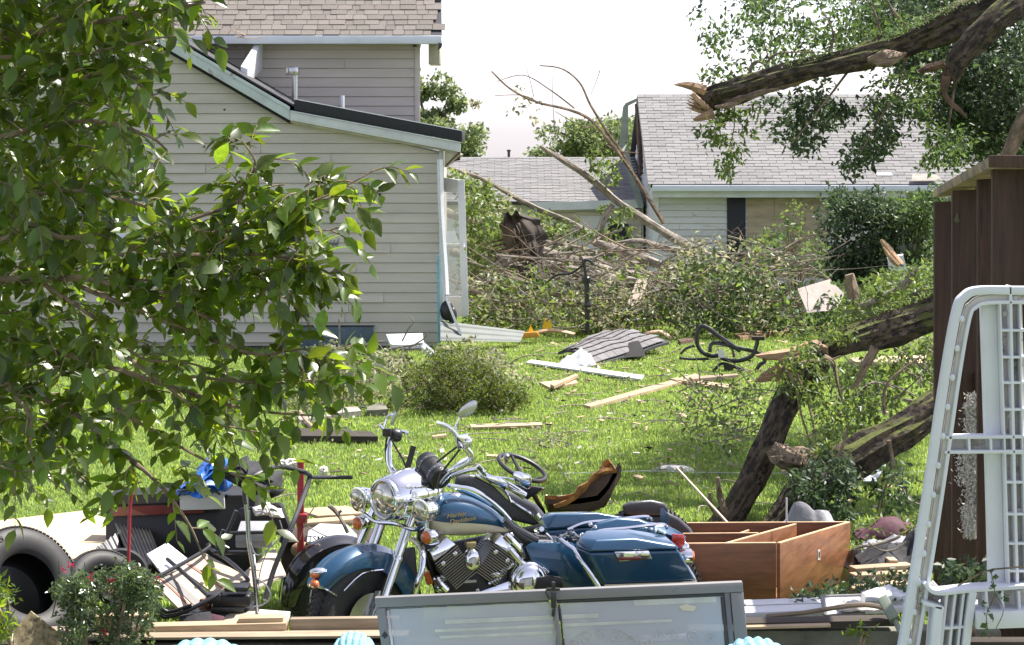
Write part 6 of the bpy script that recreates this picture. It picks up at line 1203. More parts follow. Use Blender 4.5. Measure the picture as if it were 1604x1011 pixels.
def crumple(name, lab, cat, c, w, d, h, m, seed, nu=22, nv=16, th=.008, freq=9, outl=None):
    b = MB(); c = Vector(c)
    def fn(u, v):
        x, y = (u - .5) * w, (v - .5) * d; q = Vector((x * freq, y * freq, seed)); rim = 1 - max(abs(u - .5), abs(v - .5)) * 2
        return c + Vector((x + .12 * w * noise.noise(q * .6 + Vector((9, 0, 0))), y + .12 * d * noise.noise(q * .6), h * (min(1, rim * 2.2)) * (.55 + .6 * noise.noise(q)) + .3 * h * abs(noise.noise(q * 2.3))))
    b.grid(fn, nu, nv, (0, 0, -th)); return tag(b.build(name, m, smooth=40), lab, cat)
crumple('plastic_sheet', 'crumpled clear white plastic beside the picture frame', 'plastic sheet', P(1385, 932, 10.9), .24, .14, .05, 'white_metal', 4)
crumple('plastic_sheet', 'pale crumpled wrap on the white planks near the ladder', 'plastic sheet', P(1345, 952, 10.6), .2, .12, .05, 'paper', 7)
# cabinet carcass on its back
cbn = thing('cabinet', 'open topped brown wood cabinet carcass lying on its back right of the motorcycle', 'cabinet', P(1215, 930, 12))
A0, A1, A2_ = P(1222, 852, 11.6), P(1332, 819, 13.0), P(1082, 854, 11.6)      # front corner, right back corner, front left top
B0, B1 = P(1228, 948, 11.55), P(1337, 911, 12.9); Lz = Vector((-1.0, -.03, .0))
A3 = P(1060, 822, 13.0); hh = .33
def panel(name, a, c_, z0, z1, t, m='cabinet_wood'):
    a, c_ = Vector(a), Vector(c_); d = (c_ - a); n_ = Vector((-d.y, d.x, 0)).normalized() * t; b = MB()
    b.hexa([Vector((p.x, p.y, p.z - z1)) for p in (a, c_, c_ + n_, a + n_)] + [Vector((p.x, p.y, p.z - z0)) for p in (a, c_, c_ + n_, a + n_)]); o = b.build(name, m, cbn, bevel=.002)
    e = MB(); e.hexa([Vector((p.x, p.y, p.z - z0 + .0005)) for p in (a, c_, c_ + n_, a + n_)] + [Vector((p.x, p.y, p.z - z0 + .006)) for p in (a, c_, c_ + n_, a + n_)]); e.build('edge_band', 'edge_wood', o); return o
panel('side_panel', A0, A1, 0, .345, .018); panel('side_panel', A2_ + Vector((-.35, 0, 0)), A0 + Vector((-.022, 0, 0)), 0, .36, .018); panel('side_panel', A3 + Vector((-.2, .02, 0)), A1 + Vector((-.02, -.005, 0)), 0, .345, .018)
D0, D1 = P(1140, 851, 11.65), P(1248, 821, 12.95); panel('divider', D0, D1, .004, .33, .016); M0, M1 = P(1070, 837, 12.3), P(1188, 836, 12.3); panel('shelf', M0, M1, .002, .3, .016)
panel('shelf', P(1160, 836, 12.35), P(1174, 831, 12.6), .002, .3, .01)
b = MB(); b.slab([Vector((p.x, p.y, p.z - .34)) for p in (A2_ + Vector((-.3, 0, 0)), A0, A1, A3)], (0, 0, -.01)); b.build('back_panel', 'cabinet_wood', cbn)
q = P(1278, 875, 12.2) + Vector((.02, -.03, 0)); e = (A1 - A0).normalized(); b = MB(); q = A0.lerp(A1, .52) + Vector((0, 0, -.13)); n_ = Vector((e.y, -e.x, 0)); b.slab([q - e * .025 + Vector((0, 0, .03)) + n_ * .001, q + e * .025 + Vector((0, 0, .03)) + n_ * .001, q + e * .025 - Vector((0, 0, .03)) + n_ * .001, q - e * .025 - Vector((0, 0, .03)) + n_ * .001], n_ * .002); b.build('label_plate', 'paper', cbn)
b = MB(); b.slab([q - e * .012 + Vector((0, 0, .018)) + n_ * .004, q + e * .010 + Vector((0, 0, .018)) + n_ * .004, q + e * .010 - Vector((0, 0, .015)) + n_ * .004, q - e * .012 - Vector((0, 0, .015)) + n_ * .004], n_ * .001); b.build('label_print', 'dark_metal', cbn)
# timbers and rags right of the cabinet
boards([(P(1335, 894, 12.2), P(1425, 888, 12.3), .09, .04, 'tan timber lying right of the cabinet, upper of two'), (P(1335, 906, 12.0), P(1430, 902, 12.1), .09, .05, 'tan timber lying right of the cabinet, lower of two'), (P(1375, 866, 12.9), P(1400, 886, 12.3), .05, .06, 'short pale timber pointing at the cabinet'), (P(1335, 925, 11.8), P(1420, 915, 11.9), .12, .03, 'thin board half buried in leaves by the cabinet corner')], 'timber', 'timber', 'lumber')
crumple('jacket', 'dark maroon jacket draped over debris right of the cabinet', 'jacket', P(1410, 840, 13.3), .5, .35, .14, 'maroon_cloth', 1, freq=5)
crumple('jacket', 'light grey rumpled garment under the maroon jacket', 'jacket', P(1425, 862, 12.9), .55, .35, .10, 'grey_cloth', 5, freq=8)
crumple('bag', 'black crumpled bag beneath the garments by the fence', 'bag', P(1430, 885, 12.6), .6, .45, .2, 'black_cloth', 3, freq=6)
crumple('bag', 'small black bag in the gap right of the cabinet', 'bag', P(1355, 885, 12.9), .3, .25, .12, 'black_plastic', 8, freq=9)
crumple('cloth', 'pale grey sheet standing under the dark fallen limb behind the cabinet', 'cloth', P(1268, 825, 14.2), .4, .2, .18, 'grey_cloth', 2, freq=5)
b = MB(); b.tube([P(x, y, 12.6) for x, y in ((1340, 858), (1370, 853), (1395, 847), (1410, 840))], .009, 6, 4); b.tube([P(x, y, 12.5) for x, y in ((1360, 850), (1378, 862), (1400, 862), (1420, 850))], .006, 6, 4); tag(b.build('stick', 'bark_grey'), 'thin grey sticks crossing the rags right of the cabinet', 'sticks')
b = MB(); b.tube([P(1232, 818, 12.5), P(1232, 780, 12.5)], .005, 6); tag(b.build('rod', 'white_metal'), 'thin upright metal rod behind the cabinet', 'rod')
b = MB(); b.bar(P(1060, 733, 15), P(1142, 822, 13.2), .012, .012); tag(b.build('pole', 'canvas'), 'thin pale stick slanting down behind the cabinet', 'stick')
# ---------------------------------------------------------------- fence and ladder on the right
fe = thing('wooden_fence', 'dark brown upright boards with a sloping cap at the right edge', 'fence', (P(1540, 900, 11).x, 10.9, 0))
for (x0, x1, yt, Y) in ((1464, 1491, 317, 11.6), (1492, 1531, 299, 11.3), (1532, 1556, 273, 10.95), (1555, 1618, 263, 10.5), (1620, 1680, 262, 10.45)):
    b = MB(); zt_ = CH - (yt - HY) * Y / F; xa_, xb_ = (x0 - CX) * Y / F, (x1 - CX) * Y / F; b.hexa([(xa_, Y, 0), (xb_, Y, 0), (xb_, Y + .04, 0), (xa_, Y + .04, 0), (xa_, Y, zt_), (xb_, Y, zt_ + .004), (xb_, Y + .04, zt_ + .004), (xa_, Y + .04, zt_)]); b.build('fence_board', 'fence_wood', fe, bevel=.003)
b = MB(); b.hexa([P(1462, 310, 11.75), P(1552, 262, 10.4), P(1640, 262, 10.4), P(1560, 303, 11.75), P(1463, 296, 11.75), P(1548, 246, 10.4), P(1640, 243, 10.4), P(1560, 290, 11.75)]); b.build('cap_board', 'cap_wood', fe, bevel=.006)
b = MB(); b.bar(P(1549, 253, 10.38), P(1660, 254, 10.36), .03, .06); b.build('front_trim', 'fence_wood', fe, bevel=.003)
b = MB(); b.bar(P(1531.5, 290, 11.32), P(1531.5, 900, 11.32), .02, .03, (0, 1, 0)); b.build('batten', 'cap_wood', fe)
b = MB(); b.slab([P(1499, 333, 11.28), P(1503, 347, 11.28), P(1498, 350, 11.28), P(1494, 346, 11.28)], (0, -.003, 0)); b.build('paint_chip', 'leaf_pale', fe)
for x in (1478, 1512): b = MB(); b.bar(P(x, 600, 11.7), P(x + 160, 590, 10.6), .04, .09); b.build('fence_rail', 'fence_wood', fe)
ip = []; idr = []
for (y0, y1, xc, w) in ((618, 640, 1529, 7), (632, 690, 1527, 8), (690, 705, 1522, 4), (705, 760, 1524, 12), (755, 800, 1530, 9), (795, 842, 1521, 6)):
    for _ in range(int((y1 - y0) * 45)):
        y = U(y0, y1); x = xc + rnd.gauss(0, w * .85) + 4 * noise.noise(Vector((y * .04, 3, 0))); ip.append(list(P(x, y, 11.2 - abs(rnd.gauss(0, .025))))); idr.append([U(-.5, .5), U(-.3, .3), U(-1, 1)])
tag(foliage('insulation', ip, .02, 'fluff', None, asp=.35, dirs=idr, droop=0), 'white wisps of insulation caught on the dark fence boards', 'insulation')
ld = thing('pool_ladder', 'white plastic pool ladder frame standing in front of the fence', 'ladder', (P(1530, 1000, 9.5).x, 9.5, 0))
def lp(x, y, Y=9.5): return P(x, y, Y)
def chan(name, pts, w, dep=.06, m='ladder_plastic', Y=9.5, bev=.004, par=ld):     # flat-faced plastic profile along a path, w in photo pixels across
    b = MB(); pts = cat_path([Vector((x, y, 0)) for x, y in pts], 6 if len(pts) > 2 else 1); r0, r1 = [], []
    for i, p in enumerate(pts):
        d = (pts[min(i + 1, len(pts) - 1)] - pts[max(i - 1, 0)]).normalized(); n_ = Vector((-d.y, d.x, 0)); a, c_ = p + n_ * w / 2, p - n_ * w / 2; r0.append([P(a.x, a.y, Y), P(c_.x, c_.y, Y), P(c_.x, c_.y, Y) + Vector((0, dep, 0)), P(a.x, a.y, Y) + Vector((0, dep, 0))])
    b.loft(r0); return b.build(name, m, par, bevel=bev)
z1011 = 1011
OUT = [(1375, 1230), (1416, 1011), (1452, 790), (1482, 590), (1500, 490), (1512, 466), (1535, 456), (1600, 456), (1680, 456)]
chan('side_rail', OUT, 13)
chan('side_rail', [(x + 14, y + 6) for x, y in OUT[:5]] + [(1523, 478), (1543, 468), (1600, 466), (1680, 466)], 9, .04, 'ladder_inner', 9.52)
chan('side_rail', [(1398, 1230), (1438, 1011), (1474, 790), (1503, 590), (1519, 500), (1529, 482), (1548, 475), (1600, 474), (1680, 474)], 6, .065, Y=9.5)
b = MB()
for i in range(12): t = i / 11; x, y = 1432 + (1514 - 1432) * t, 1005 + (500 - 1005) * t; b.sphere(P(x - 7, y, 9.5), .012, (1, .6, 1.3), 8, 6)
b.build('rib_node', 'ladder_plastic', ld)['kind'] = 'stuff'
chan('upright', [(1549, 474), (1556, 690), (1562, 915)], 24, .05, Y=9.56)
chan('upright_rib', [(1567, 474), (1574, 690), (1581, 915)], 3, .07, Y=9.5); chan('upright_rib', [(1583, 448), (1588, 690), (1594, 915)], 5, .08, Y=9.5); chan('upright_rib', [(1598, 474), (1602, 690), (1608, 915)], 3, .07, Y=9.5)
chan('upright_web', [(1584, 474), (1590, 690), (1596, 930)], 34, .01, 'ladder_inner', 9.565)
for y in (518, 560, 600, 642, 684, 710, 756, 806, 852, 895): dx = (y - 474) * .031; chan('web_rib', [(1566 + dx, y), (1606 + dx, y)], 4, .06, Y=9.502, bev=.002)
for (x, y) in ((1574, 492), (1582, 652), (1596, 800), (1600, 925)): b = MB(); b.lathe(P(x, y, 9.55), (0, -1, 0), [(.012, 0), (.012, .012), (.004, .014)], 14); b.build('screw_boss', 'ladder_inner', ld)
chan('step_rail', [(1482, 686), (1680, 684)], 5, .08, bev=.002); chan('step_rail', [(1480, 709), (1680, 707)], 5, .08, bev=.002); chan('step_web', [(1482, 698), (1680, 696)], 19, .01, 'ladder_inner', 9.57)
for x in (1518, 1552): chan('web_rib', [(x, 687), (x + 1, 708)], 4, .07, Y=9.503, bev=.001)
# bottom bracket
chan('step_rail', [(1449, 914), (1468, 930), (1530, 925), (1680, 915)], 6, .12, Y=9.45, bev=.002); chan('step_tread', [(1530, 973), (1680, 968)], 27, .25, Y=9.42); chan('step_web', [(1532, 945), (1680, 938)], 40, .01, 'ladder_inner', 9.56)
for x in (1545, 1570, 1596): chan('web_rib', [(x, 926), (x + 2, 960)], 4, .08, Y=9.45, bev=.001)
chan('foot_rail', [(1447, 945), (1476, 953)], 6, .12, Y=9.45, bev=.002); chan('foot_leg', [(1472, 950), (1466, 1011), (1450, 1230)], 15, .12, Y=9.45); chan('foot_leg', [(1525, 928), (1514, 1011), (1490, 1230)], 12, .12, Y=9.45)
for x in (1484, 1497, 1510): chan('foot_rib', [(x, 930), (x - 9, 1011), (x - 30, 1230)], 4, .1, Y=9.47, bev=.001)
chan('foot_web', [(1500, 930), (1490, 1011), (1470, 1230)], 34, .01, 'ladder_inner', 9.56); chan('foot_rib', [(1478, 985), (1520, 982)], 4, .1, Y=9.468, bev=.001); chan('foot_web', [(1452, 918), (1472, 940)], 26, .01, 'ladder_inner', 9.56)
fbd = MB(); fbd.box((P(1600, 1000, 10).x, 10.1, .2), (.8, .1, .42)); tag(fbd.build('planter', 'dark_board', bevel=.01), 'dark plank edge behind the ladder foot', 'planter')
shrub('vine', 'small leafy vine growing at the foot of the fence behind the ladder', [[(1478, 890), (1540, 885), (1556, 915), (1478, 915)]], 9.8, 10.6, 40, 14, .05, .045, 'leaf_dark', 8, cat='vine', asp=.6)
vn = thing('vine', 'thin dry vine with a few leaves climbing over the lower ladder step', 'vine', P(1560, 1000, 9.4))
b = MB(); b.tube(PP([(1500, 918), (1545, 895), (1580, 890), (1604, 888)], 9.38), .004, 6, 4); b.tube(PP([(1552, 895), (1558, 930), (1545, 965), (1550, 1000)], 9.36), .0025, 5, 4); b.tube(PP([(1558, 930), (1572, 955), (1560, 985)], 9.36), .002, 5, 4); b.build('stem', 'bark_brown', vn)
foliage('leaves', [list(P(x + U(-5, 5), y + U(-6, 6), 9.35)) for x, y in ((1540, 950), (1550, 975), (1552, 915), (1545, 990), (1556, 900), (1562, 935), (1575, 700 + 230), (1548, 960)) for _ in range(3)], .035, 'leaf_tree', vn, asp=.8)
shrub('weed', 'broad leaf weed poking up at the bottom before the concrete wall', [[(1330, 985), (1360, 985), (1360, 1010), (1330, 1010)]], 9.9, 10.0, 5, 5, .04, .05, 'leaf_near', 3, cat='weed')
shrub('debris_leaves', 'green leaves strewn under the cabinet corner', [[(1240, 935), (1340, 905), (1350, 925), (1250, 950)], [(1345, 905), (1440, 895), (1440, 930), (1350, 935)]], 10.9, 12.2, 60, 14, .05, .045, 'leaf_dark', 3, cat='leaves')
shrub('debris_leaves', 'strewn leaves among the rags beside the fence', [[(1340, 815), (1460, 810), (1460, 850), (1340, 850)]], 13, 15, 40, 18, .08, .05, 'leaf_brush', 3, cat='leaves')

# ---------------------------------------------------------------- left foreground: tyres, chair, mower, tarp
def tyre(c, ax, Ro, Ri, wd, lab, side='rubber_side', lett=True):
    t = thing('tyre', lab, 'tyre', c); ax = Vector(ax).normalized(); b = MB()
    pr = [(Ri, -wd * .38), (Ri + .02, -wd * .47), (Ri + (Ro - Ri) * .5, -wd * .53), (Ro - .03, -wd * .47), (Ro - .008, -wd * .40), (Ro, -wd * .25), (Ro + .002, 0), (Ro, wd * .25), (Ro - .008, wd * .40), (Ro - .03, wd * .47), (Ri + (Ro - Ri) * .5, wd * .53), (Ri + .02, wd * .47), (Ri, wd * .38), (Ri + .03, wd * .36), (Ro - .035, wd * .40), (Ro - .03, 0), (Ro - .035, -wd * .40), (Ri + .03, -wd * .36)]
    b.lathe(c, ax, pr, 72, closed=True, mm=[1, 1, 1, 1, 0, 0, 0, 0, 0, 1, 1, 1, 2, 2, 2, 2, 2, 2]); b.build('carcass', ['rubber', side, 'black_plastic'], t, smooth=50)
    a = ax.cross(Vector((0, 0, 1))).normalized(); bb = ax.cross(a); tb = MB()
    for j in range(84):
        th = 2 * math.pi * j / 84; d = a * math.cos(th) + bb * math.sin(th); tn = -a * math.sin(th) + bb * math.cos(th)
        for k, w0 in enumerate((-.36, -.18, 0, .18, .36)):
            c0 = Vector(c) + d * (Ro + .001 - (.007 if abs(w0) > .3 else 0)) + ax * wd * w0 + tn * .006 * (k % 2); tb.bar(c0 - ax * wd * .075, c0 + ax * wd * .075 + tn * .005, Ro * .060, .006, d)
    tag(tb.build('tread', 'rubber', t, smooth=0), kind='stuff')
    return t
def pdir(v): return Vector(v).normalized()
ax1 = pdir((.66, -.58, .52)); c1 = P(30, 925, 10.9); tyre(c1, ax1, .315, .165, .22, 'large black car tyre leaning at the left edge, biggest of the tyres')
# raised sidewall lettering
def ring_text(par, c, ax, rad, off, txt, a0, step, size, m):
    a = ax.cross(Vector((0, 0, 1))).normalized(); bb = ax.cross(a)
    for i, ch in enumerate(txt):
        th = a0 + step * i; d = a * math.cos(th) + bb * math.sin(th); tn = -a * math.sin(th) + bb * math.cos(th); Mx = Matrix((-tn if step < 0 else tn, d if step < 0 else -d, ax)).transposed().to_4x4(); Mx.translation = Vector(c) + d * rad + ax * off - wloc(par)
        cu = bpy.data.curves.new('letter', 'FONT'); cu.body = ch; cu.size = size; cu.extrude = .0015; cu.align_x = 'CENTER'; cu.align_y = 'CENTER'; cu.offset = .0008; cu.materials.append(M[m]); o0 = bpy.data.objects.new('letter', cu); o = bpy.data.objects.new('letter', bpy.data.meshes.new_from_object(o0)); bpy.data.objects.remove(o0); C.objects.link(o); o.parent = par; o.matrix_basis = Mx
ty1 = [o for o in bpy.data.objects if o.name == 'tyre'][0] if 'tyre' in bpy.data.objects else None
for o in bpy.data.objects:
    if o.get('label', '').startswith('large black car tyre'): ty1 = o
a_ = ax1.cross(Vector((0, 0, 1))).normalized(); b_ = ax1.cross(a_); dd = Vector((-.45, -.1, 1)); th0 = math.atan2(dd.dot(b_), dd.dot(a_)); dd = Vector((-1, 0, -.1)); th1 = math.atan2(dd.dot(b_), dd.dot(a_)); sg = 1 if ((th1 - th0 + math.pi) % (2 * math.pi)) > math.pi else -1
ring_text(ty1, c1, ax1, .262, .1155, 'DESTINATION', th0, sg * R(9.0), .042, 'black_plastic')
ax2 = pdir((.60, -.62, .5)); tyre(P(160, 935, 11.15), ax2, .24, .14, .16, 'smaller worn tyre leaning between the big tyre and the rose bush', side='rubber_side')
wl = thing('wheel', 'small black wheel with rusty orange rim behind the red pole', 'wheel', P(188, 905, 11.6)); axw = pdir((.25, -.9, .3)); cw_ = P(188, 905, 11.6)
b = MB(); b.lathe(cw_, axw, [(.10, -.05), (.14, -.055), (.155, -.03), (.155, .03), (.14, .055), (.10, .05)], 40, closed=True); b.build('tyre', 'rubber', wl)
b = MB(); b.lathe(cw_, axw, [(.02, .02), (.06, .012), (.10, .04), (.105, .045), (.10, -.03), (.02, -.03)], 32); b.build('rim', 'rust', wl)
pw2 = MB(); pw2.slab([P(-40, 850, 11.9), P(30, 880, 11.3), P(230, 868, 11.9), P(165, 796, 14.2), P(40, 812, 14.2), P(-40, 820, 14)], (0, 0, -.02)); tag(pw2.build('plywood_sheet', 'plywood'), 'pale plywood sheet lying behind the tyres on the left', 'plywood')
b = MB(); b.slab([P(18, 992, 10.1), P(48, 958, 10.15), P(105, 1003, 10.1), P(100, 1040, 10.05), P(30, 1040, 10.05)], (0, .015, 0)); tag(b.build('chipboard', 'osb'), 'broken speckled chipboard corner standing before the big tyre', 'chipboard')
b = MB(); b.tube([P(201, 905, 11.0), P(203, 800, 11.1), P(206, 770, 11.1)], .009, 10); tag(b.build('pole', 'red_paint'), 'thin pinkish red pole standing before the rusty wheel', 'pole')
# ribbed grey rubber mat sheets
for (pts, lab) in (([(120, 880, 11.6), (190, 830, 12.2), (200, 860, 12.1), (150, 910, 11.5)], 'dark ribbed plastic sheet lying left of the red pole'), ([(180, 820, 12.3), (235, 830, 12.3), (255, 880, 11.7), (210, 890, 11.6)], 'dark ribbed plastic sheet lying right of the red pole')):
    b = MB(); q = [P(*p) for p in pts]
    def fn(u, v): return q[0].lerp(q[1], u).lerp(q[3].lerp(q[2], u), v) + Vector((0, 0, .006 * math.sin(u * 60)))
    b.grid(fn, 60, 6, (0, 0, -.008)); tag(b.build('ribbed_sheet', 'dark_metal', smooth=50), lab, 'plastic sheet')
b = MB(); b.slab([P(60, 800, 14.0), P(120, 760, 14.6), P(60, 752, 14.8), P(-20, 790, 14.2)], (0, 0, -.02)); 
# trailer bed with red and white edge
tl = thing('garden_trailer', 'low dark trailer box with red and white trim behind the lawn chair', 'trailer', P(280, 850, 12.4))
b = MB(); b.slab([P(165, 780, 12.4), P(400, 775, 12.4), P(400, 900, 12.3), P(165, 900, 12.3)], (0, .35, 0)); b.build('box', 'black_plastic', tl, bevel=.01)
b = MB(); b.slab([P(162, 776, 12.36), P(300, 771, 12.36), P(300, 786, 12.36), P(162, 790, 12.36)], (0, -.02, 0)); b.build('upper_trim', 'dark_metal', tl); b = MB(); b.slab([P(175, 794, 12.36), P(320, 790, 12.36), P(320, 803, 12.36), P(175, 808, 12.36)], (0, -.02, 0)); b.build('lower_trim', 'dark_red', tl)
b = MB(); b.slab([P(280, 770, 12.3), P(350, 766, 12.3), P(352, 798, 12.3), P(282, 800, 12.3)], (0, .03, 0)); b.build('white_panel', 'white', tl, bevel=.006)
b = MB(); b.tube([P(x, y, 12.2) for x, y in ((275, 800), (280, 775), (292, 768), (330, 768), (345, 775))], .007, 8, 4); b.build('wire_handle', 'black_metal', tl)
def cloth(name, lab, cat, outline, Y, dep, m, seed, bulge=.1):
    cx = sum(p[0] for p in outline) / len(outline); cy = sum(p[1] for p in outline) / len(outline); b = MB(); n = len(outline); rings = []
    ol = cat_path([Vector((x, y, 0)) for x, y in outline + [outline[0]]], 5)[:-1]
    for k, (s_, dy) in enumerate(((1.0, .0), (.93, -bulge * .45), (.75, -bulge * .8), (.45, -bulge), (.12, -bulge * 1.05))):
        rg = []
        for i, p in enumerate(ol):
            x, y = cx + (p.x - cx) * s_, cy + (p.y - cy) * s_; f_ = noise.noise(Vector((i * .35, k * .7, seed))) * bulge * .7; q = P(x, y, Y + dy + dep * (-(y - cy) / 60)); rg.append(q + Vector((f_ * .3, f_, f_ * .3)))
        rings.append(rg)
    back = [P(p.x, p.y, Y + .08 + dep * (-(p.y - cy) / 60)) for p in ol]; b.loft([back] + rings); return tag(b.build(name, m, smooth=70), lab, cat)
cloth('tarp', 'bright blue tarp bunched up beside the black cover', 'tarp', [(268, 776), (285, 758), (305, 740), (320, 722), (340, 712), (358, 724), (352, 742), (362, 764), (330, 778), (290, 780)], 12.4, .1, 'tarp', 3, .16)
cloth('cover', 'black cloth cover draped over the mower handles', 'cover', [(350, 735), (365, 724), (395, 722), (420, 732), (440, 750), (440, 775), (415, 768), (400, 775), (370, 760), (350, 748)], 12.2, .1, 'black_cloth', 6, .15)
# red post
b = MB(); b.box(P(471, 800, 12.0), (.036, .036, .55)); b.box(P(471, 812, 11.97), (.075, .05, .05)); tag(b.build('post', 'red_paint', bevel=.004), 'square red metal post standing behind the mower handle', 'post')
# folding chair
ch = thing('lawn_chair', 'tipped folding chair with beige striped fabric and black tube frame', 'chair', P(300, 950, 10.9))
q = [P(236, 908, 10.9), P(320, 866, 11.3), P(388, 905, 11.2), P(285, 958, 10.75)]
def fn(u, v): return q[0].lerp(q[1], u).lerp(q[3].lerp(q[2], u), v) + Vector((0, 0, -.015 * math.sin(u * 3.14)))
def strp(u0, u1, v0, v1, m, dz, nm):
    b = MB(); b.grid(lambda u, v: fn(u0 + (u1 - u0) * u, v0 + (v1 - v0) * v) + Vector((0, -.3 * dz, dz)), 10, 8, (0, 0, -.003 if dz else -.012)); b.build(nm, m, ch, smooth=50)
strp(0, .47, 0, 1, 'canvas', 0, 'seat_panel'); strp(.53, 1, 0, 1, 'canvas', 0, 'seat_panel'); strp(.13, .16, .0, 1, 'canvas_red', .004, 'stripe'); strp(.19, .30, .0, 1, 'canvas_grey', .004, 'stripe'); strp(.66, .70, .0, 1, 'canvas_red', .004, 'stripe')
def tubes(par, specs, m='black_metal', nm='frame_tube', r=.011):
    for pts in specs: b = MB(); b.tube([P(*p) for p in pts], r, 10, 5); b.build(nm, m, par)
tubes(ch, [[(230, 912, 10.85), (258, 898, 10.9), (322, 862, 11.25), (326, 852, 11.3)], [(262, 876, 11.1), (290, 900, 10.95), (326, 934, 10.7)], [(228, 940, 10.7), (250, 962, 10.6), (262, 966, 10.6), (290, 958, 10.6), (330, 938, 10.65), (345, 928, 10.7)], [(332, 862, 11.3), (360, 880, 11.1), (386, 905, 10.9), (386, 912, 10.9), (370, 918, 10.9)],
           [(335, 866, 11.2), (388, 866, 11.2), (397, 872, 11.2), (398, 900, 11.1), (402, 912, 11.0)], [(340, 860, 11.3), (348, 842, 11.3), (362, 836, 11.3), (435, 835, 11.3), (441, 842, 11.3), (440, 850, 11.3)]])
tubes(ch, [[(236, 936, 10.68), (254, 954, 10.6), (268, 958, 10.6), (300, 948, 10.6)]], 'black_metal', 'frame_tube', .009)
# push mower
pm2 = thing('push_mower', 'push mower with tall bent black and silver handles among the junk', 'mower', P(380, 965, 10.9))
tubes(pm2, [[(388, 800, 10.9), (390, 850, 10.9), (398, 900, 10.9), (403, 960, 10.9)], [(384, 770, 10.9), (386, 790, 10.9), (389, 830, 10.9)]], 'steel', 'handle_tube', .012)
tubes(pm2, [[(385, 790, 10.9), (384, 765, 10.9), (395, 748, 10.9), (420, 736, 11.0), (440, 731, 11.2), (470, 738, 11.4), (484, 744, 11.4), (484, 752, 11.4), (474, 782, 11.3), (455, 830, 11.1), (430, 890, 11.0), (415, 940, 10.9)]], 'dark_metal', 'handle_tube', .0135)
tubes(pm2, [[(484, 748, 11.5), (520, 748, 11.7), (552, 748, 11.7)], [(347, 855, 11.1), (362, 820, 11.1), (370, 800, 11.1)], [(358, 860, 11.2), (345, 850, 11.2), (350, 830, 11.2)]], 'black_metal', 'handle_tube', .011)
b = MB(); b.tube([P(x, y, 10.8) for x, y in ((398, 905), (415, 915), (424, 935), (410, 948), (390, 950), (372, 945))], .004, 6, 5); b.tube([P(x, y, 10.85) for x, y in ((392, 850), (405, 870), (440, 840), (438, 815))], .003, 6, 5); b.tube([P(x, y, 10.82) for x, y in ((430, 840), (412, 880), (405, 915), (412, 930))], .003, 6, 5); b.build('cable', 'grey_cloth', pm2)
b = MB(); b.box(P(365, 938, 10.75), (.19, .14, .065)); b.build('engine_cover', 'black_plastic', pm2, bevel=.015, seg=3); b = MB(); b.box(P(337, 936, 10.72), (.08, .1, .05)); b.build('air_filter', 'black_plastic', pm2, bevel=.012); b = MB(); b.box(P(358, 952, 10.74), (.16, .12, .03)); b.build('shroud', 'dark_metal', pm2, bevel=.005)
b = MB(); b.box(P(350, 965, 10.85), (.32, .3, .1)); b.build('deck', 'dark_metal', pm2, bevel=.02); b = MB(); b.box(P(372, 920, 10.7), (.12, .12, .025)); b.build('fuel_cover', 'black_plastic', pm2, bevel=.008)
b = MB(); b.lathe(P(322, 958, 10.8), (0, 0, 1), [(.03, -.05), (.035, 0), (.03, .06)], 16); b.build('oil_filler', 'rust', pm2)
# boxes, papers and scraps under the mower
b = MB(); b.hull([P(280, 965, 10.6), P(330, 958, 10.6), P(335, 984, 10.5), P(292, 992, 10.5), P(280, 962, 10.9), P(330, 956, 10.9)]); tag(b.build('case', 'black_cloth', bevel=.01), 'small dark case lying under the tipped chair', 'case')
b = MB(); b.slab([P(330, 968, 10.7), P(372, 952, 11.0), P(455, 958, 11.0), P(445, 985, 10.6), P(352, 984, 10.55)], (0, 0, -.03)); tag(b.build('carton', 'paper', bevel=.004), 'flattened white carton lying under the mower', 'carton')
b = MB(); b.slab([P(345, 970, 10.62), P(360, 960, 10.7), P(400, 957, 10.7), P(398, 965, 10.6), P(355, 980, 10.5)], (0, 0, -.02)); tag(b.build('pillow', 'canvas', bevel=.004), 'small flat beige pad on the white carton', 'pad')
b = MB(); b.slab([P(330, 960, 10.6), P(352, 965, 10.6), P(350, 985, 10.55), P(320, 984, 10.55)], (0, 0, -.03)); tag(b.build('cloth', 'maroon_cloth', bevel=.005), 'maroon cloth scrap beside the dark case', 'cloth')
b = MB(); b.slab([P(372, 905, 11.4), P(430, 858, 12.2), P(448, 900, 11.6), P(400, 922, 11.3)], (0, 0, -.01)); tag(b.build('panel', 'canvas'), 'pale cardboard panel behind the mower handle', 'panel')
b = MB(); b.box(P(398, 832, 11.6), (.17, .2, .04), (.2, 0, 0)); b.box(P(398, 848, 11.65), (.2, .02, .07)); tag(b.build('box', 'grey_cloth', bevel=.008), 'grey plastic box frame behind the chair loop', 'box')
b = MB(); b.slab([P(230, 868, 11.2), P(262, 850, 11.6), P(300, 880, 11.2), P(255, 900, 10.95)], (0, 0, -.01)); tag(b.build('panel', 'white_metal'), 'silvery bent panel left of the tipped chair', 'panel')
boards([(P(480, 805, 13.6), P(560, 800, 13.8), .3, .02, 'pale board lying behind the passing lamp'), (P(470, 822, 13.0), P(560, 815, 13.2), .12, .04, 'tan timber lying left of the front fender, behind')], 'board', 'board', 'lumber')
lt = thing('sign_panel', 'white rounded plastic panel with dark lettering left of the motorcycle fender', 'panel', P(520, 850, 12.4))
b = MB(); b.hull([P(x, y, Y) for x, y, Y in ((480, 848, 12.3), (560, 848, 12.3), (560, 838, 12.6), (545, 822, 12.9), (500, 820, 12.9), (482, 832, 12.7), (480, 853, 12.3), (560, 853, 12.3))]); b.build('shell', 'white', lt, bevel=.01)
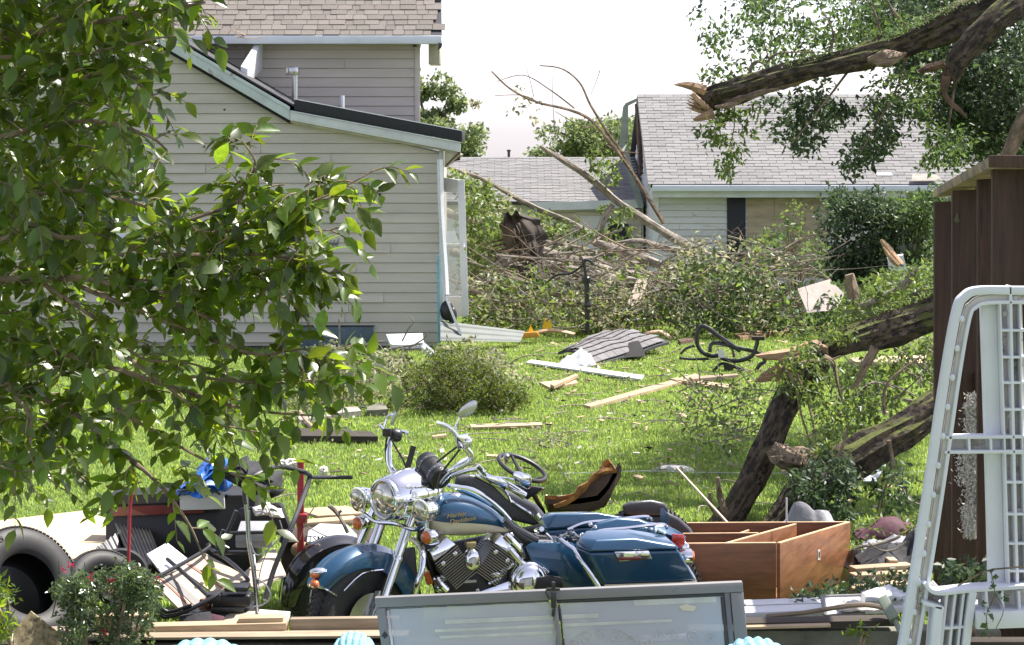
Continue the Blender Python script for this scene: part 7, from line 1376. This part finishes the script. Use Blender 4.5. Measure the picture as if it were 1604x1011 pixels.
text('YTSMAN', lt, P(500, 845, 12.28), .05, (R(70), 0, 0), 'dark_metal', shear=0, world=True)
b = MB(); b.slab([P(440, 845, 12.6), P(590, 845, 12.6), P(590, 935, 12.4), P(440, 935, 12.4)], (0, .3, 0)); b.slab([P(438, 840, 12.55), P(592, 842, 12.55), P(592, 849, 12.5), P(438, 850, 12.5)], (0, .3, 0)); tag(b.build('crate', 'dark_board', bevel=.008), 'dark open crate behind the front fender', 'crate')
b = MB(); b.sphere(P(473, 862, 12.35), .06, (1.1, .7, .8), 14, 10); tag(b.build('log', 'raw_wood'), 'round reddish wood lump in the dark crate', 'wood lump')
bx = MB(); bx.tube([P(x, y, 12.2) for x, y in ((515, 792), (525, 800), (535, 815), (545, 835))], [.012, .014, .012, .01], 7, 4, jit=.3); bx.tube([P(x, y, 12.2) for x, y in ((535, 800), (528, 806))], .009, 6); bx.tube([P(x, y, 12.1) for x, y in ((482, 825), (500, 835), (525, 845), (538, 843))], .004, 5, 4); bx.tube([P(x, y, 11.9) for x, y in ((492, 795), (480, 815), (470, 845))], .003, 5, 4); tag(bx.build('twig', 'bark_grey'), 'bare twigs sticking up left of the passing lamp', 'twigs')
b = MB(); b.slab([P(370, 800, 12.1), P(440, 790, 12.1), P(455, 830, 12.1), P(380, 835, 12.1)], (0, .1, 0)); tag(b.build('machine_box', 'black_plastic', bevel=.02), 'black machine housing behind the mower handles', 'housing')
cloth('cloth', 'pale pink and white rag behind the mower handle', 'cloth', [(395, 795), (420, 790), (440, 800), (445, 812), (425, 808), (400, 806)], 11.9, .1, 'paper', 9, .06)
b = MB(); b.slab([P(-20, 860, 10.8), P(8, 840, 11.0), P(20, 868, 10.9), P(-20, 880, 10.8)], (0, .05, 0)); tag(b.build('panel', 'concrete'), 'grey green panel corner above the big tyre', 'panel')
b = MB(); b.slab([P(-30, 860, 11.35), P(75, 870, 11.35), P(110, 935, 11.35), P(105, 1000, 11.3), P(-30, 1000, 11.3)], (0, .2, 0)); tag(b.build('crate', 'black_plastic', bevel=.01), 'dark box added behind the big tyre to darken its hole', 'crate')  # added dark backing, stands in for the shade inside the tyre
b = MB(); b.slab([P(75, 905, 11.3), P(110, 935, 11.2), P(120, 985, 11.2), P(60, 985, 11.2)], (0, .1, 0)); tag(b.build('bin', 'dark_red', bevel=.01), 'dark red plastic bin seen through the big tyre', 'bin')

# ---------------------------------------------------------------- debris on the lawn
def lay(name, lab, cat, px, Y0, m, t=.02, lift=.0, bev=0):
    b = MB(); b.slab([G(x, y, lift + (0 if len(e) == 0 else e[0])) for x, y, *e in px], (0, 0, t)); return tag(b.build(name, m, bevel=bev), lab, cat)
lay('board', 'long white board lying on the lawn below the torn roof piece', 'board', [(824, 574), (832, 570), (1009, 595), (1004, 601)], 0, 'white', .02, .03)
lay('plank', 'long tan plank lying slanted on the lawn left of the fallen limb', 'plank', [(914, 642), (925, 645), (1098, 597), (1090, 592)], 0, 'lumber', .03, .02)
lay('plank', 'split tan plank with broken end crossing the long slanted one', 'plank', [(1050, 602), (1060, 600), (1150, 612), (1140, 616)], 0, 'lumber', .03, .03)
lay('plank', 'thin plank sliver on the lawn right of the slanted plank', 'plank', [(1080, 603), (1155, 598), (1157, 600), (1085, 607)], 0, 'old_lumber', .03, .06)
lay('board', 'straight pale board lying flat on the lawn behind the mirrors', 'board', [(736, 673), (738, 678), (850, 674), (848, 670)], 0, 'lumber', .02, .03)
lay('board', 'thin pale strip on the lawn behind the handlebars', 'board', [(676, 691), (678, 693), (700, 690), (698, 688)], 0, 'lumber', .02, .03)
lay('board', 'dark wet board lying on the lawn behind the left mirror', 'board', [(462, 684), (470, 697), (592, 698), (582, 690)], 0, 'dark_board', .05, .03)
lay('plank', 'brown plank lying in front of the brush, right side', 'plank', [(1150, 532), (1300, 512), (1302, 518), (1160, 537)], 0, 'raw_wood', .05, .03)
lay('plank', 'pale plank lying beyond the fallen limbs near the fence', 'plank', [(1330, 570), (1450, 565), (1452, 578), (1340, 576)], 0, 'plywood', .04, .03)
lay('board', 'grey flat board in the row of scraps left of the bush', 'board', [(465, 662), (500, 655), (520, 661), (470, 668)], 0, 'grey_wood', .04, .02)
lay('board', 'grey flat scrap left of the bush, middle of the row', 'board', [(520, 650), (560, 648), (566, 655), (522, 659)], 0, 'grey_wood', .05, .02)
lay('board', 'pale grey slab at the left foot of the bush', 'board', [(575, 650), (600, 642), (608, 654), (575, 656)], 0, 'concrete', .06, .02)
lay('board', 'white board piece showing behind the wilted brush', 'board', [(605, 562), (662, 560), (664, 582), (612, 580)], 0, 'white', .05, .25)
b = MB(); b.slab([P(656, 544, 24), P(664, 540, 24), P(682, 556, 23.8), P(674, 560, 23.8)], (0, 0, .03)); tag(b.build('metal_strip', 'white_metal'), 'bent bright metal strip sticking up above the bush', 'metal strip')
lay('plank', 'brown plank end lying in the wilted brush left of the bush', 'plank', [(560, 610), (596, 590), (602, 598), (568, 618)], 0, 'dark_board', .05, .12)
lay('board', 'pale broken board on the lawn right of the bush', 'board', [(845, 606), (900, 600), (905, 607), (860, 614)], 0, 'lumber', .03, .02)
lay('board', 'short pale board crossing the broken one right of the bush', 'board', [(862, 615), (902, 598), (906, 600), (868, 618)], 0, 'lumber', .03, .06)
lay('plank', 'small red brown plank right of the torn roof piece', 'plank', [(1062, 540), (1084, 536), (1086, 540), (1066, 544)], 0, 'raw_red', .05, .02)
lay('board', 'white sheet scrap on the lawn between the limb and the ladder', 'board', [(1352, 765), (1362, 748), (1382, 748), (1372, 766)], 0, 'white', .01, .05)
cloth('insulation', 'ragged cream insulation lying on the lawn behind the mower seat', 'insulation', [(1022, 735), (1045, 729), (1070, 730), (1090, 738), (1085, 743), (1060, 741), (1040, 744)], 17.6, .0, 'fluff', 2, .05)
cloth('insulation', 'fluffy cream clump on the lawn above the red post', 'insulation', [(431, 724), (450, 718), (468, 722), (466, 732), (450, 736), (434, 733)], 17.4, .0, 'fluff', 5, .05)
cloth('insulation', 'small white clump on the lawn right of the red post', 'insulation', [(500, 733), (508, 730), (514, 738), (508, 746), (500, 742)], 17.0, .0, 'fluff', 7, .04)
# torn shingle roof piece
tp = thing('roof_fragment', 'torn off grey shingle roof piece lying folded on the lawn', 'roof piece', G(960, 572))
q = [P(872, 552, 27.2), P(940, 520, 28.4), P(1045, 522, 28.6), P(960, 568, 26.6), P(900, 575, 26.3)]
def tf(u, v): 
    a = P(874, 552, 26.3).lerp(P(950, 518, 27.6), v); c_ = P(930, 574, 25.6).lerp(P(1048, 536, 26.9), v); return a.lerp(c_, u) + Vector((0, 0, .10 * math.sin(u * 3.1) * (1 - v * .5) + .03 * noise.noise(Vector((u * 4, v * 4, 1)))))
b = MB(); b.grid(tf, 14, 14, (0, 0, -.03)); b.build('decking', 'shingle_dark', tp, smooth=0)
for i in range(7):
    for j in range(9):
        b = MB(); u0, u1, v0, v1 = i / 7, (i + 1) / 7 - .01, (j + (i % 2) * .5) / 9.5, (j + .96 + (i % 2) * .5) / 9.5; e = Vector((0, 0, .012)); b.hexa([tf(u0, v0) + e, tf(u1, v0) + e * 2, tf(u1, v1) + e * 2, tf(u0, v1) + e] + [p + Vector((0, 0, .008)) for p in (tf(u0, v0) + e, tf(u1, v0) + e * 2, tf(u1, v1) + e * 2, tf(u0, v1) + e)]); b.build('shingle', 'shingle_fallen', tp, smooth=0)
b = MB(); b.slab([P(965, 563, 26.1), P(985, 538, 26.5), P(1002, 536, 26.5), P(1012, 558, 26.1), P(985, 560, 26.0)], (0, .3, 0)); b.build('torn_felt', 'tar', tp)
crumple('metal_sheet', 'crumpled shiny metal flashing at the left end of the torn roof piece', 'metal sheet', P(905, 574, 25.5), .5, .5, .2, 'white_metal', 3, freq=4)
lay('metal_sheet', 'pale bent siding strip behind the torn roof piece', 'metal sheet', [(905, 524), (960, 512), (1035, 507), (1038, 512), (970, 522), (910, 530)], 0, 'white_metal', .02, .15)
cloth('sheet', 'white paper scrap below the torn roof piece', 'paper', [(888, 560), (905, 553), (925, 555), (927, 572), (910, 578), (890, 572)], 25.6, 0, 'white_metal', 4, .1)
# siding sheet by the house corner
b = MB()
def sf(u, v): a = P(690, 503, 27.2).lerp(P(690, 534, 26.9), v); c_ = P(822, 519, 27.8).lerp(P(815, 536, 27.5), v); return a.lerp(c_, u) + Vector((0, -.012 * math.sin(v * 18), 0))
b.grid(sf, 12, 18, (0, .02, 0)); tag(b.build('siding_sheet', 'weathered_sheet', smooth=30), 'fallen pale siding sheet at the corner of the left house', 'siding')
# yellow flag, toy slide, black yard pole
yf = thing('toy', 'yellow and orange plastic toy at the edge of the brush pile', 'toy', G(850, 530)); b = MB(); b.hull([P(x, y, Y) for Y in (28, 28.3) for x, y in ((820, 521), (842, 519), (846, 528), (818, 530))]); b.build('base', 'orange', yf, bevel=.02)
b = MB(); b.slab([P(850, 515, 28.1), P(853, 498, 28.1), P(857, 507, 28.1), (P(862, 500, 28.1)), P(865, 516, 28.1)], (0, .02, 0)); b.slab([P(828, 520, 28.1), P(831, 509, 28.1), P(836, 520, 28.1)], (0, .02, 0)); b.build('flag', 'yellow', yf)
b = MB(); b.tube([P(x, y, 28.4) for x, y in ((838, 530), (845, 520), (870, 518), (900, 524))], .05, 8, 4, flat=.5); b.build('slide', 'tan_plastic', yf)
b = MB(); b.tube([P(1010, 523, 28.6), P(1035, 520, 28.6), P(1050, 530, 28.5)], .05, 8, 4, flat=.5); tag(b.build('pipe', 'tan_plastic'), 'tan curved plastic piece at the right end of the torn roof', 'plastic piece')
yp = thing('yard_post', 'black cast iron hand pump post standing before the brush pile', 'post', P(919, 524, 28.6))
b = MB(); b.tube([P(920, 524, 28.6), P(919, 440, 28.6)], .034, 14); b.build('post', 'black_metal', yp); b = MB(); b.lathe(P(918, 442, 28.6), (0, 0, 1), [(.055, -.02), (.06, .0), (.06, .06), (.04, .08)], 14); b.lathe(P(920, 478, 28.6), (0, 0, 1), [(.035, -.04), (.055, 0), (.035, .04)], 14); b.build('collar', 'black_metal', yp)
b = MB(); b.tube(PP([(918, 440), (916, 420), (914, 410), (922, 408), (930, 415)], 28.6), [.02, .02, .03, .02, .012], 8, 3); b.tube(PP([(914, 415), (895, 428), (870, 432), (850, 450)], 28.6), [.014, .016, .016, .01], 8, 4); b.build('handle', 'black_metal', yp)
b = MB(); b.slab([P(983, 475, 29.4), P(1000, 432, 29.8), P(1018, 435, 29.8), P(1003, 470, 29.5), P(990, 480, 29.4)], (0, .02, 0)); tag(b.build('board', 'canvas'), 'pale torn board leaning in the brush pile right of the pump', 'board')
b = MB(); b.slab([P(1250, 455, 29), P(1300, 440, 29.5), P(1330, 470, 29.3), P(1325, 485, 29), P(1265, 490, 28.8)], (0, .03, .02)); tag(b.build('board', 'cabinet_grey'), 'grey brown sheet of board standing among brush near the fence', 'board')
b = MB(); b.slab([P(1390, 405, 30), P(1415, 400, 30), P(1425, 440, 30), P(1395, 440, 30)], (0, .03, .02)); tag(b.build('board', 'siding_white'), 'pale blue white sheet behind the broken limb near the fence', 'sheet')
# wrecked black metal chair frame
cf = thing('chair_frame', 'overturned black metal chair frame lying on the lawn before the brush', 'chair', G(1140, 578))
for pts, r0 in (([(1092, 540), (1092, 522), (1098, 512), (1108, 514), (1130, 530), (1160, 550)], .022), ([(1092, 540), (1100, 552), (1115, 558), (1130, 556)], .02), ([(1112, 552), (1114, 540), (1125, 538), (1160, 546), (1190, 554), (1198, 566), (1190, 572), (1182, 585)], .018), ([(1128, 560), (1150, 566), (1175, 560), (1184, 545), (1187, 530)], .02), ([(1064, 561), (1085, 563), (1110, 562)], .012), ([(1066, 555), (1075, 546), (1088, 542)], .012), ([(1115, 585), (1130, 570), (1150, 575), (1170, 583)], .014), ([(1125, 535), (1145, 545), (1150, 560)], .012)):
    b = MB(); b.tube(PP(pts, 24.9), r0 * 1.25, 8, 5); b.build('frame_tube', 'black_metal' if r0 > .013 else 'dark_metal', cf)
b = MB(); b.hull([P(x, y, Y) for Y in (24.7, 24.9) for x, y in ((1124, 550), (1132, 545), (1136, 560), (1126, 562))]); b.build('bracket', 'white_metal', cf); b = MB(); b.hull([P(x, y, Y) for Y in (24.8, 24.95) for x, y in ((1132, 568), (1150, 572), (1148, 584), (1135, 582))]); b.build('block', 'black_plastic', cf); b = MB(); b.box(P(1187, 530, 24.9), (.14, .1, .04)); b.build('foot_pad', 'dark_board', cf)
# small scraps: countless chips of wood, paper and twigs across the lawn
for (nm, m, n, s0, s1, lab) in (('wood_chips', 'lumber', 330, .03, .12, 'scattered pale wood chips over the lawn'), ('paper_scraps', 'paper', 170, .02, .07, 'scattered white scraps over the lawn'), ('dark_scraps', 'dark_board', 160, .03, .1, 'scattered dark scraps over the lawn')):
    b = MB()
    for i in range(n):
        px, py = (U(430, 1460), 540 + 270 * U(0, 1) ** 1.8) if i % 3 else (U(840, 1240), U(560, 680)); g = G(px, py); s_ = U(s0, s1); b.box(g + Vector((0, 0, U(.02, .05))), (s_, s_ * U(.15, .5), U(.004, .012)), (U(-.3, .3), U(-.3, .3), U(0, 3.1)))
    tag(b.build(nm, m, smooth=0, fixn=False), lab, nm.replace('_', ' '), kind='stuff')
b = MB()
for i in range(200):
    px, py = U(430, 1460), 545 + 260 * U(0, 1) ** 1.5; g = G(px, py, .04); a = U(0, 6.28); l = U(.08, .5); d = Vector((math.cos(a), math.sin(a), 0)) * l; b.tube([g, g + d * .5 + Vector((U(-.04, .04), U(-.04, .04), U(0, .04))), g + d], [.006, .005, .002], 4, 2)
tag(b.build('fallen_twigs', 'bark_grey'), 'small twigs littering the lawn', 'twigs', kind='stuff')
fp2 = []
for (px, py, n, s_) in ((880, 688, 60, .16), (870, 705, 60, .18), (860, 700, 40, .2), (900, 600, 60, .25), (800, 600, 60, .25), (520, 640, 50, .3), (1230, 690, 60, .3), (1010, 600, 30, .3), (900, 740, 30, .2), (1090, 745, 60, .22), (760, 640, 50, .2), (1130, 610, 50, .3), (460, 720, 40, .4), (1120, 560, 90, .35), (1160, 560, 60, .3)):
    g = G(px, py); fp2 += [list(g + Vector((rnd.gauss(0, s_), rnd.gauss(0, s_), abs(rnd.gauss(0, .04)) + .02))) for _ in range(n)]
for _ in range(700): g = G(U(430, 1460), 545 + 260 * U(0, 1) ** 1.4); fp2.append(list(g + Vector((0, 0, .04))))
tag(foliage('fallen_leaves', fp2, .055, 'leaf_pale', None), 'wilted leaves littering the lawn', 'leaves', kind='stuff')
b = MB(); b.tube(PP([(1470, 738), (1380, 742), (1300, 742), (1090, 740), (1000, 738), (880, 742)], 17.3), .002, 5, 4); tag(b.build('cable', 'white'), 'thin pale line stretched low across the lawn', 'cable')
b = MB(); b.tube([G(470, 655, .05), G(480, 670, .05), G(494, 683, .05)], [.03, .025, .02], 6); tag(b.build('stick', 'old_lumber'), 'short reddish stick lying on the dark board', 'stick')
lay('board', 'white board end lying on the lawn at the far left edge', 'board', [(-20, 728), (30, 734), (60, 742), (-20, 740)], 0, 'white', .03, .03)
